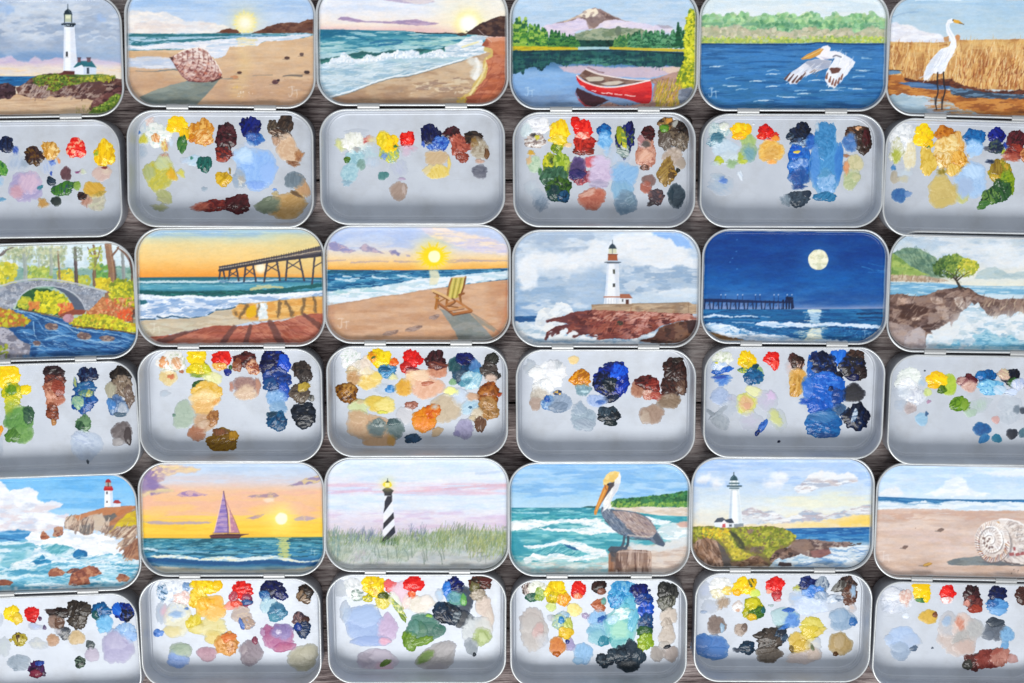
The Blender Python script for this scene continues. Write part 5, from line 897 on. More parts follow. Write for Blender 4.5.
def pic_33():
    c = Canvas(seed=33)
    c.grad([(-60, 'd5dfeb'), (100, 'd5dfea'), (140, 'dbd9e3'), (175, 'dccfdd'), (205, 'd3dde9'), (260, 'd6dee8'), (320, 'dcd5e0'), (400, 'd3c5d6')], nz=14)
    a = np.ones(c.X.shape); c.tex(a*c.band(-60, 280, 20), 'c3d6ec', 200, 26, .54, .16, .6); c.tex(a*c.band(140, 200, 14), 'dbb9c9', 200, 10, .52, .14, .7); c.tex(a*c.band(280, 410, 20), 'cdb4d0', 160, 26, .52, .16, .6); c.tex(a*c.band(-60, 300, 20), 'e4e6ec', 140, 20, .56, .14, .5)
    c.line('60,190 160,178 260,172', 14, 'cdb0cc', .6, 8, 5); c.line('640,168 760,158 860,150 950,150', (8, 16), 'd8a9b4', .7, 8, 4); c.line('450,180 560,176 620,170', 8, 'e0b8c4', .6, 6, 4); c.line('800,90 900,84 950,70', 14, 'a9c0e0', .5, 8, 5)
    # dunes
    m = c.poly('40,420 100,405 180,400 260,405 330,425 400,420 480,405 560,395 640,385 720,375 800,380 880,385 960,385 960,660 20,660', 'a8b3a3', 10, 8); c.tex(m, '8d9c8a', 70, 20, .52, .12, .8); c.tex(m, 'bfc5bb', 60, 20, .56, .12, .8)
    m2 = c.poly('80,560 140,520 180,480 240,470 300,520 340,540 440,545 500,490 560,455 620,445 680,440 760,430 850,500 950,520 950,650 60,650', 'b9bbba', 12, 8); c.tex(m2, 'a8acab', 80, 20, .52, .12, .7); c.tex(m2, 'c9cbc6', 90, 14, .57, .1, .7)
    c.poly('170,540 190,490 230,470 240,490 200,530', 'a89aa6', 10, 5, op=.5)
    # grass
    c.strokes((40, 385, 330, 450), 300, 34, 3, 82, '6f8a5a 8a9c74 5b7550 9aa884 54707a 7a8c4c', 18, .8)
    c.strokes((380, 385, 660, 470), 380, 34, 3, 80, '5d7a48 7a9058 4f6a50 94a676 8a9a4a', 18, .8)
    c.strokes((600, 365, 950, 470), 420, 42, 3, 82, '5f7a44 84965a 9aa858 4f6a44 a3ac74 6c7c3c', 18, .8); c.strokes((760, 400, 945, 510), 200, 40, 3, 82, '7a8c4c 96a45c 5a7050 b0b46a', 18, .8)
    c.strokes((50, 440, 420, 540), 320, 40, 3, 78, 'a9b8a4 8d9e8c bcc6b8 7a8c78 c3cbc0', 20, .7); c.strokes((400, 440, 740, 500), 200, 36, 3, 80, '9aac94 b4c0aa 7c9070 c4ccbc', 20, .7)
    c.strokes((150, 375, 280, 430), 40, 40, 3, 80, '5a5c84 4a6070 6c7898', 12, .8); c.strokes((460, 365, 540, 420), 24, 44, 3, 80, '4f5c78 5a6a80', 14, .8); c.strokes((640, 350, 800, 400), 46, 40, 3, 80, '6a7a5c 5a6a60 78886a', 16, .8)
    c.strokes((60, 370, 100, 500), 60, 44, 3, 85, '6f8c7a 5a7c80 86a090', 12, .8)
    for x, y in ((535, 520), (530, 535), (545, 515), (620, 520), (632, 510), (622, 535), (345, 510), (392, 505), (468, 500), (448, 512), (300, 500), (280, 490)):
        c.line([(x+c.rg.normal()*10, y-40), (x, y-10), (x+4, y+18)], (3, 6), '6c7a70', .85, 3)
    m3 = c.poly('140,520 190,480 260,475 300,505 320,540 260,560 160,565', None, 12)
    c.strokes((60, 530, 940, 590), 70, 70, 5, 4, 'c4c6c2 adb0b0 b8b4ba', 8, .5)
    c.put(None, c.band(350, 560, 60)*.22, 'b4bab8')
    # lighthouse
    m = c.poly('330,200 370,200 386,395 352,425 318,440', 'e3e4ea', 3)
    for P in ('330,262 356,208 370,200 369,232 322,298', '322,378 324,345 376,288 381,318', '318,442 320,425 383,355 387,392 350,430'):
        c.poly(P, '33343f', 3, 1, within=m)
    c.poly('330,258 332,232 345,206 360,206 368,226 340,262', '33343f', 3, 1, within=m)
    c.poly('318,175 330,166 346,160 362,166 378,178 370,188 366,204 330,204 328,190', '2f303a', 3, 1)
    c.glow(345, 146, 34, 'efe27c', .6); c.ell(345, 146, 24, 17, 'e8d23c', 0, 4, 3); c.poly('334,138 356,138 356,158 334,158', 'f2e89c', 3); c.poly('336,136 346,122 356,136', '5c5c4a', 3); c.line('346,116 346,126', 3, '4a4a48')
    c.strokes((310, 415, 400, 450), 50, 30, 3, 80, '3f5a3c 5d7a48 7a9058', 16, .85)
    c.monogram(808, 520, 60, '7f8884', .85)
    return c.finish()

def pic_34():
    c = Canvas(seed=34)
    c.grad([(-60, '7fb0dc'), (60, '8fbce2'), (160, '9cc6e4'), (245, 'b4d2e4')], nz=12); c.tex(c.band(-60, 240, 10), 'b0d0ea', 160, 26, .53, .14, .7); c.tex(c.band(-60, 200, 10), '74aadc', 150, 22, .57, .12, .6)
    # headland + beach
    m = c.poly('415,242 440,238 490,235 495,242 490,250 430,248', '2f5c5c', 3, 3)
    m = c.poly('560,215 600,200 660,195 720,190 800,182 880,172 955,155 1000,150 1000,250 880,242 700,245 620,248 570,240', '3f7a4c', 3, 5); c.tex(m, '2a5c3c', 30, 14, .52, .1, .9); c.tex(m, '6fa04c', 30, 12, .58, .08, .8); c.dots((560, 215, 960, 248), 160, 7, '7fa848 94b458 5a8c44', .75, m); c.dots((560, 165, 960, 215), 120, 7, '2c6440 3f8050 235438', .7, m)
    m = c.poly('570,242 640,244 760,238 860,245 990,240 990,290 880,286 760,280 660,262 600,256', 'ded3c8', 4, 4); c.tex(m, 'cdbba8', 60, 10, .54, .1, .8)
    # sea
    m = c.poly('-30,244 420,244 560,250 700,268 820,285 990,290 1060,700 -30,700', '4fa6ae', 3); vramp(c, m, [(244, '2f7f96'), (270, '3f9aa8'), (300, '55adb4'), (340, '8fc4c9'), (380, '62b0b8'), (420, '4a9fae'), (470, '5fb0b8'), (520, '9cc6c6'), (570, 'b0bcb4')], 110, 22, 26)
    c.tex(m, '2f8a9c', 90, 14, .54, .1, .7); c.tex(m, '9cd0d2', 90, 12, .58, .09, .7); c.line('60,266 160,272 250,270', 8, 'bcdce4', .8, 4, 4); c.line('300,262 360,268 430,270', 5, 'a8d0dc', .7, 4, 4); c.strokes((50, 250, 560, 300), 80, 50, 4, 0, '2a7890 5fb4bc 8fcad0 1f6c88', 4, .55)
    def foam(P, col='e3e8ea'):
        m = c.poly(P, col, 4, 7, 18); c.tex(m, 'b4d3d8', 44, 12, .57, .08, .8); c.tex(m, 'f4f5f5', 40, 10, .57, .08, .7)
    foam('50,312 120,308 180,305 240,315 300,304 400,302 520,300 520,314 420,325 320,320 250,332 200,345 150,355 50,362')
    foam('400,316 460,305 530,315 560,340 620,360 620,372 520,372 470,385 430,378 370,365 240,362 180,350 260,350 360,352 430,350 470,340 420,330')
    foam('640,290 700,282 800,300 850,312 880,318 840,335 760,325 700,318 640,310'); foam('830,330 900,322 960,330 960,400 880,420 830,400 800,360', 'c9d8dc')
    m = c.poly('50,370 80,360 90,400 120,440 100,500 50,500', '2f8fa0', 14, 8, op=.7)
    m = c.poly('160,480 260,420 330,415 380,440 420,460 400,490 300,480 200,500', '4fa0ac', 10, 8); c.strokes((160, 410, 420, 490), 80, 50, 5, 24, '3a8ea0 7fc0c4 a8d6d6 2c7c94', 12, .6, m)
    m = c.poly('320,424 350,432 400,450 408,462 370,460 340,445', '1f5f8c', 5, 4)
    foam('120,440 200,436 260,425 320,408 380,420 430,428 480,450 540,460 545,480 460,480 420,470 400,455 340,430 300,430 230,448 160,456'); foam('120,505 170,480 230,490 300,475 350,490 420,495 470,480 550,470 550,490 480,510 380,520 300,508 240,520 170,515 130,535')
    m = c.poly('50,520 130,530 250,525 400,530 560,520 560,640 50,640', 'bcb9b2', 10, 6); c.tex(m, '8fbcc0', 70, 14, .48, .12, .85); c.tex(m, 'd3dcd8', 60, 10, .56, .09, .8); c.strokes((60, 490, 550, 580), 120, 50, 5, 2, '7fb8c0 b9d4d2 d8dcd6 9cb4b4', 8, .55)
    m = c.poly('560,480 640,440 760,440 960,400 1000,380 1000,640 560,640', 'c9b8ac', 14, 6); c.tex(m, 'd6cac0', 100, 18, .5, .12, .8); c.tex(m, 'b8a296', 90, 14, .57, .1, .6); c.poly('900,325 960,310 960,345 920,340', 'cdaba0', 8, 5); c.poly('640,420 780,440 900,410 960,390 960,440 800,470 700,470', 'd3d6d6', 10, 9, op=.9)
    # post
    m = c.poly('556,480 570,466 640,460 740,460 772,466 776,480 776,600 554,600', 'a3897b', 3, 2); c.tex(m, '8a6f62', 16, 90, .5, .1, .9); c.tex(m, 'c4ab9c', 14, 80, .58, .08, .9); c.tex(m, '5f4740', 10, 90, .66, .06, .9); c.line('560,480 640,468 772,474', 5, 'c8b4a8', .7); c.line('690,480 696,590', 8, '6a4f46', .8, 5, 3); c.poly('554,480 580,480 584,600 554,600', 'a06c4c', 10, 4, op=.6, within=m)
    # pelican
    m = c.poly('520,240 560,250 620,258 690,270 740,290 780,320 800,355 815,380 845,430 835,442 800,432 760,408 700,400 660,395 620,385 580,358 545,320 525,290 515,262', '6f7a8c', 3, 2)
    c.tex(m, '566478', 26, 20, .52, .1, .8); c.poly('575,262 640,262 700,272 745,292 780,325 802,360 800,380 740,395 690,380 660,350 620,310 585,290', '9c8a88', 5, 4, within=m)
    c.strokes((580, 265, 800, 390), 190, 34, 5, -38, 'b8a49c 8a7672 cfc0b8 776870 a8968e', 10, .75, c.poly('575,262 700,272 780,325 802,380 740,395 690,380 620,310', None)); c.strokes((520, 260, 660, 380), 120, 26, 4, -50, '5a6a80 8a94a4 48586c a0a8b4', 10, .7, c.poly('520,250 570,262 620,310 670,380 620,385 545,320', None))
    c.line('575,256 650,262 720,278 775,312', 5, '566070', .8); c.line('655,385 720,392 790,392', 8, 'd3c6bc', .7, 4, 4); c.poly('780,395 800,372 845,428 836,444 805,432', '4f5b6c', 4, 3); c.line('640,398 700,406 770,408', 7, '48525f', .7, 4, 3)
    m = c.poly('530,262 528,220 540,180 560,150 570,120 575,90 590,66 612,62 620,85 616,120 600,160 578,190 566,220 570,250 548,248', 'e9e6e0', 3, 1); c.poly('580,120 615,120 600,160 576,190 562,222 572,180', 'd3d4da', 6, 3, within=m); c.strokes((530, 150, 612, 250), 26, 40, 4, 65, 'f6f4f0 c9ccd4', 8, .6, m)
    m = c.poly('530,130 528,105 545,75 565,60 590,56 612,62 605,85 590,100 582,118 560,112 548,130', 'ecd08a', 3, 2); c.tex(m, 'e0b860', 24, 20, .54, .1, .7)
    c.poly('555,118 585,112 586,130 560,160 530,205 520,215 540,165', '4f4a50', 4, 3); c.poly('530,138 545,125 556,135 545,165 525,205 505,250 492,282 482,280 482,262 500,215 515,175', 'cf8a3c', 3, 1); c.line('545,140 522,190 492,262', 4, 'e8b060', .8); c.line('553,150 530,200 505,245', 4, '9a5f34', .8); c.ell(553, 125, 5, 5, '3a2c2c', 0, 3); c.line('536,128 544,152', 5, '8a3f30', .8)
    # legs
    c.line('636,392 632,425 622,448', 13, '4b5562', .95, 3, 1); c.line('656,394 654,430 640,455', 13, '3f4955', .95, 3, 1); c.poly('550,462 565,442 600,440 640,446 658,456 610,465 590,478 570,475', '4a5461', 3, 3); c.line('570,470 582,492', 12, '3f4955', .9, 4, 4); c.poly('560,470 600,468 590,520 570,520', '4f4a4c', 8, 4, op=.7)
    return c.finish()

def pic_35():
    c = Canvas(seed=35)
    c.grad([(-60, 'a9c2e6'), (60, 'afc7e6'), (140, 'bccfe4'), (200, 'cbd8e2'), (260, 'd8dfe2'), (310, 'e2dfd0'), (360, 'e6d6b4')], nz=14); c.tex(c.band(-60, 200, 10), 'c6d6ea', 150, 24, .53, .14, .7); c.tex(c.band(-60, 160, 10), '9cbae4', 150, 20, .58, .12, .6)
    c.tex(c.band(180, 290, 20)*np.clip((c.X-400)/90+.5, 0, 1), 'e9e4c0', 160, 30, .52, .3, .55); c.tex(c.band(300, 365, 10)*np.clip((c.X-560)/90+.5, 0, 1), 'ecd28c', 160, 16, .45, .16, .8); c.poly('780,345 860,320 960,296 990,355 800,362', 'ecc95c', 26, 10, op=.75)
    for x, y, rx, ry in ((105, 115, 34, 20), (85, 125, 26, 14), (475, 104, 42, 24), (455, 142, 52, 20), (500, 112, 26, 14), (170, 140, 30, 24)): c.cloud(x, y, rx, ry, 'e6e8ec', .9, 'c6ccd8', 14, 24)
    m = c.poly('555,165 600,130 640,95 700,72 750,85 800,90 850,85 890,110 880,135 800,150 700,160 620,190 575,190', 'e3e5e8', 8, 10, 24); c.tex(m*c.band(120, 190, 20), 'a9b3c6', 60, 16, .5, .12, .9); c.tex(m*c.band(120, 190, 20), 'b5a9ac', 50, 12, .58, .1, .7)
    m = c.poly('280,300 320,265 360,260 400,285 440,280 490,300 520,320 580,290 620,275 680,285 720,300 800,285 860,270 900,262 940,250 945,300 860,300 780,320 700,330 600,335 500,345 300,350', 'd3d6da', 8, 10, 24); c.tex(m, 'a3afc2', 56, 18, .52, .1, .9); c.tex(m, 'b9aeb4', 50, 12, .57, .09, .8); c.tex(m, 'e8e9ea', 60, 12, .6, .08, .8)
    c.poly('60,280 120,300 200,300 200,355 60,350', 'd9d9d4', 16, 9, op=.7); c.poly('46,120 66,200 62,340 40,340 40,120', '9fb0d0', 26, 8, op=.35)
    # sea
    m = c.poly('480,372 700,368 1060,362 1060,700 480,700', '2a6ca8', 3); vramp(c, m, [(365, '2a66a0'), (400, '2f78b4'), (430, '3f80b0'), (460, 'a9bfd0'), (520, 'b9c9d6'), (580, '7fa6c8')], 90, 16, 12); c.tex(m*c.band(366, 440, 6), '1c5490', 70, 8, .54, .08, .7); c.tex(m*c.band(366, 440, 6), '6fa6cc', 60, 8, .6, .07, .6)
    m2 = m*c.band(455, 640, 10); c.tex(m2, 'dfe5e8', 70, 16, .5, .1, .9); c.tex(m2, '6f9ac4', 70, 14, .58, .08, .8); c.line('560,540 640,515 740,520 840,530 900,560', 12, 'e3e8ec', .8, 6, 7); c.line('590,560 700,540 800,545', 8, '5f8ec4', .7, 5, 6); c.strokes((560, 460, 940, 580), 120, 50, 5, -4, 'e3e8ea 7fa4c8 b8cadb 5f88bc', 12, .6)
    # breakwater
    m = c.poly('520,450 560,430 620,425 700,432 780,440 840,440 860,450 830,465 740,468 740,500 700,520 640,520 600,500 540,510', '85706a', 4, 5, 14); c.tex(m, 'a8948a', 26, 16, .52, .09, .9); c.tex(m, '5c4a48', 26, 14, .57, .08, .9); c.poly('640,485 740,475 750,500 690,522 650,515', '8a5c5a', 5, 5, op=.8); c.line('840,458 870,456', 7, '4f4644', .9, 3, 4); c.line('882,450 900,450', 8, '4a4646', .9, 3, 4)
    # headland
    m = c.poly('40,360 120,358 250,366 360,362 440,360 500,372 540,385 570,410 560,440 500,480 470,540 430,570 380,600 40,640', '7f7a3c', 3, 4, 14); c.tex(m, '6a5a44', 50, 26, .56, .1, .8)
    g = c.poly('40,365 160,362 250,368 360,362 450,360 520,378 570,412 540,440 480,470 440,520 400,500 330,450 280,470 345,510 340,528 260,535 220,470 180,430 120,410 60,440', '8c9138', 5, 7, 14); c.tex(g, 'aaa93c', 30, 16, .5, .09, .9); c.tex(g, '6f7a2c', 28, 16, .56, .08, .9); c.dots((50, 360, 570, 530), 420, 7, 'b9b848 969a3a 6f7838 a6a648 84893c 7a6a4c', .8, g)
    c.poly('110,372 180,375 220,400 260,470 340,505 330,530 250,530 215,470 170,410', 'cbb63c', 8, 8, op=.75); c.dots((160, 380, 330, 525), 90, 7, 'b4a83a d8c654 98943a 86784a', .7, c.poly('130,372 190,375 230,400 270,470 340,505 330,530 250,530 215,470 170,410', None)); c.dots((90, 370, 230, 420), 60, 7, 'dcc838 cfa82c', .8)
    m = c.poly('230,385 260,395 300,440 310,480 280,470 250,430', '55583a', 8, 6, op=.85); c.tex(m, '3f4434', 20, 20, .5, .1, .8); c.dots((320, 380, 350, 395), 12, 8, '8a7464', .9); c.dots((340, 470, 400, 500), 20, 10, '7d6a5a 6a5c4c', .8)
    m = c.poly('60,430 110,420 160,435 190,460 210,520 240,570 200,600 60,640 40,500', '8a6a54', 5, 6); c.tex(m, 'b09280', 30, 40, .5, .1, .9); c.tex(m, '5a4438', 24, 40, .56, .08, .9); c.strokes((60, 430, 220, 590), 80, 50, 8, -60, 'b59a88 7a5c4a 5c4438 a58470', 12, .65, m)
    m = c.poly('165,440 200,470 230,530 260,575 200,580 190,520', '5c5450', 6, 5); m = c.poly('230,545 300,535 350,510 390,520 430,555 420,590 260,600', '85664e', 5, 5); c.tex(m, '5f4638', 30, 16, .52, .1, .9); c.tex(m, 'a88c74', 26, 12, .6, .08, .8)
    m = c.poly('430,530 460,490 500,470 560,470 590,500 560,515 520,525 480,540 440,548', '6a544c', 4, 5, 12); c.tex(m, '947a6c', 24, 14, .52, .09, .9); c.tex(m, '40322f', 22, 14, .58, .08, .9); c.poly('545,440 620,420 660,470 600,500 550,480', '8c7468', 6, 6, op=.8)
    m = c.poly('430,570 450,545 480,520 500,530 560,520 600,505 640,520 600,540 560,560 560,600 420,600', 'c9d4da', 4, 7); c.tex(m, '8fb0c8', 30, 10, .54, .1, .8)
    m = c.poly('475,560 485,542 510,545 545,548 548,566 500,568', '4a3f42', 3, 3)
    # lighthouse
    m = c.poly('231,172 277,172 298,360 222,356', 'f0f2f4', 3); c.poly('264,172 277,172 298,360 274,358', 'cbd6dc', 12, within=m, op=.75); c.poly('231,174 243,174 238,356 222,356', 'a9bdd0', 10, within=m, op=.75)
    c.poly('224,150 282,150 276,164 270,176 236,176 230,164', 'a3b3bd', 3, 1); c.line('218,154 288,154', 8, '3a5560', .95, 3, 1); c.line('228,166 276,166', 5, '4f6873', .9, 3, 1); c.line('232,172 274,172', 3, 'dfe6ea', .8)
    c.poly('232,124 270,124 272,150 230,150', 'd3dce0', 3); c.line('228,140 276,140', 7, '41606a', .95, 3, 1); c.line('232,130 272,130', 4, 'eef2f4', .8); c.line('240,124 240,150', 3, '6b7f88', .6); c.line('262,124 262,150', 3, '6b7f88', .6)
    c.poly('229,126 234,110 250,94 266,110 272,126', '35525c', 3, 1); c.line('236,118 250,102', 3, '7d98a2', .7); c.line([(250, 84), (250, 98)], 4, '3a4a54')
    c.poly('150,342 180,340 250,346 250,366 180,366 152,362', 'dfe3ea', 3); c.poly('148,340 165,318 192,314 215,330 205,342 180,338', '4a5464', 3, 1); c.poly('205,338 212,324 240,320 252,342 230,344', '3f4858', 3, 1); c.poly('180,366 182,345 200,328 218,345 218,366', 'e8e6ea', 3); c.poly('190,366 192,348 206,346 208,366', 'c65a60', 3); c.poly('226,350 240,350 240,362 226,362', '5c6470', 3); c.poly('250,348 300,346 302,362 252,366', '7f8790', 4, 3, op=.9)
    return c.finish()

def pic_36():
    c = Canvas(220, 1380, seed=36)
    c.grad([(-60, 'b4cde8'), (80, 'bcd3ea'), (140, 'c3d8ea'), (180, 'cfdeea')], nz=12); c.tex(c.band(-60, 180, 10), 'd0dfee', 150, 24, .53, .14, .7)
    m = c.poly('510,155 560,140 600,120 620,90 660,70 700,65 730,95 750,130 800,145 850,155 820,165 640,165', 'dfe6ee', 12, 10, 26, .9); c.tex(m, 'eceef0', 50, 18, .52, .12, .8); m = c.poly('800,40 900,30 1000,25 1380,30 1380,70 1000,65 880,62', 'e0e5ec', 12, 10, op=.8); m = c.poly('280,150 320,125 380,120 410,150 400,165 280,165', 'e6e6e8', 12, 8, op=.8)
    m = c.poly('220,165 400,172 600,180 800,182 1380,182 1380,240 220,230', '4f8cb8', 3); c.tex(m, '2f6ea0', 70, 8, .5, .1, .8); c.line('220,168 400,176 600,184 1380,186', 5, '2d6496', .8, 3, 2)
    m = c.poly('220,190 330,188 380,196 420,205 460,195 520,190 570,205 620,195 680,188 760,195 850,198 900,192 1024,196 1380,190 1380,245 220,238', 'dde5ec', 4, 5, 14); c.tex(m, 'c0d2e0', 50, 10, .54, .1, .8); c.line('280,188 380,196 440,206 500,200 580,205 600,208', 6, '7fa8c8', .7, 3, 4)
    m = c.poly('220,238 340,236 420,240 560,238 660,236 760,240 1000,240 1380,240 1380,700 220,700', 'd0b9ac', 6, 4); c.tex(m, 'dcc8bc', 200, 40, .5, .16, .7); c.tex(m, 'c2a99c', 200, 40, .57, .14, .6); c.tex(m*c.band(235, 290, 14), 'c4a292', 90, 12, .5, .1, .8); c.poly('220,235 420,228 640,232 660,245 400,250 220,255', 'cfb0a0', 6, 6, op=.8); c.tex(m*c.band(340, 440, 30), 'd6bfb8', 120, 30, .5, .14, .6); c.line('380,375 480,368 640,365 760,370', 18, 'c6b2a8', .5, 12, 6); c.tex(m*c.band(480, 640, 60), 'b99c8a', 160, 30, .48, .2, .6)
    # shadow as painted
    m = c.poly('628,500 680,484 760,474 820,470 900,490 960,512 900,520 800,518 700,520 640,515', '7f8688', 5, 4); c.tex(m, '6c7478', 60, 14, .52, .1, .8); c.poly('780,500 900,500 1000,508 1100,515 1100,525 900,520', '6a6c70', 5, 3)
    # shell: the big outer whorl behind, the coiled face in front
    m = c.poly('830,306 860,288 900,282 945,281 1000,298 1050,330 1100,380 1130,450 1110,500 1060,514 960,512 910,498 880,480', 'dbd2cd', 3, 2); c.tex(m, 'c5b8b2', 30, 26, .53, .1, .8)
    for i in range(20):
        a = math.radians(-80+i*7.5); c.line([(905+96*math.cos(a), 405+92*math.sin(a)), (905+140*math.cos(a+.06), 400+112*math.sin(a+.06)), (910+185*math.cos(a+.1), 405+128*math.sin(a+.1))], (5, 3), '9c8f8c' if i % 3 else 'f2eeea', .6, 4, 6, within=m)
    c.dots((930, 300, 1060, 440), 70, 6, '8d8584 efeae6 b0a19c', .5, m); c.line('900,284 945,283 1000,300 1050,332 1095,380', 8, 'f4f1ef', .8, 5, 3)
    c.line('925,330 955,380 958,430 940,478', 10, '6f6a6e', .6, 8, 5, within=m)
    for x, y, r in ((962, 462, 13), (992, 464, 12), (1016, 458, 11), (1040, 452, 11), (975, 436, 7)): c.poly([(x-r, y-6), (x+r*.6, y-10), (x+r, y+6), (x-r*.7, y+9)], '9c4f50', 4, 4, op=.85, within=m)
    c.ell(890, 306, 10, 12, 'd29a58', 0, 5, 4, .85)
    m = c.ell(862, 398, 90, 106, 'ece7e3', -8, 4, 3); c.tex(m, 'd6cbc5', 22, 26, .53, .1, .8)
    c.put(None, m*np.clip((c.Y-400)/110, 0, 1)*.5, 'b3a49e'); c.put(None, m*np.clip((830-c.X)/60, 0, 1)*.35, 'a89a96')
    sp = [(846+(88*(1-k/70)**.9)*math.cos(.4+k*.215)*1.0+16*(1-k/70), 392+(103*(1-k/70)**.9)*math.sin(.4+k*.215)+6*(1-k/70)) for k in range(8, 69)]
    c.line([(x+5, y+5) for x, y in sp], (9, 3), '8b807e', .75, 5, 4, sm=False, within=m); c.line(sp, (9, 4), 'faf8f6', .9, 4, 3, sm=False, within=m)
    for i in range(48):
        a = i*.131; r0 = .80+c.rg.normal()*.03; low = math.sin(a) > -.1; c.line([(862+88*r0*math.cos(a), 398+104*r0*math.sin(a)), (862+88*math.cos(a+.1), 398+104*math.sin(a+.1))], (6, 3) if low else (4, 2), ['8a5148', 'b07a54', '6e5450'][i % 3] if low or math.cos(a) < 0 else 'c4b2aa', .8 if low else .55, 3, 3)
    for i in range(22):
        a = i*.285; c.line([(852+40*math.cos(a), 395+50*math.sin(a)), (854+56*math.cos(a+.12), 396+68*math.sin(a+.12))], (4, 2), '9a8580', .6, 3, 3)
    for x, y in ((818, 382), (822, 405), (833, 420), (846, 428), (860, 426), (845, 384), (838, 396)): c.ell(x, y, 6, 7, '6b5552', 20, 4, 4, .8)
    c.line('800,470 830,498 870,504 915,490 945,455', 5, '7d6a66', .8, 4, 3); c.line('922,495 950,508 1000,512', 7, '5a5256', .85, 4, 3)
    for x, y, rx, cl in ((597, 337, 16, '7c6a64'), (416, 425, 14, '7a6660'), (530, 515, 24, 'b08440')):
        c.line([(x-rx*1.8, y+6), (x, y+8)], (4, 9), '7d7470', .8); c.ell(x, y, rx, 8, cl, -12, 4, 3)
    c.line('515,518 545,508', 5, 'd8b060', .8); c.dots((930, 540, 1010, 560), 4, 3, '5c4c4a', .9); c.dots((460, 320, 470, 330), 2, 3, '9a8078')
    c.monogram(288, 475, 62, 'e6d8d0', .7)
    return c.finish()
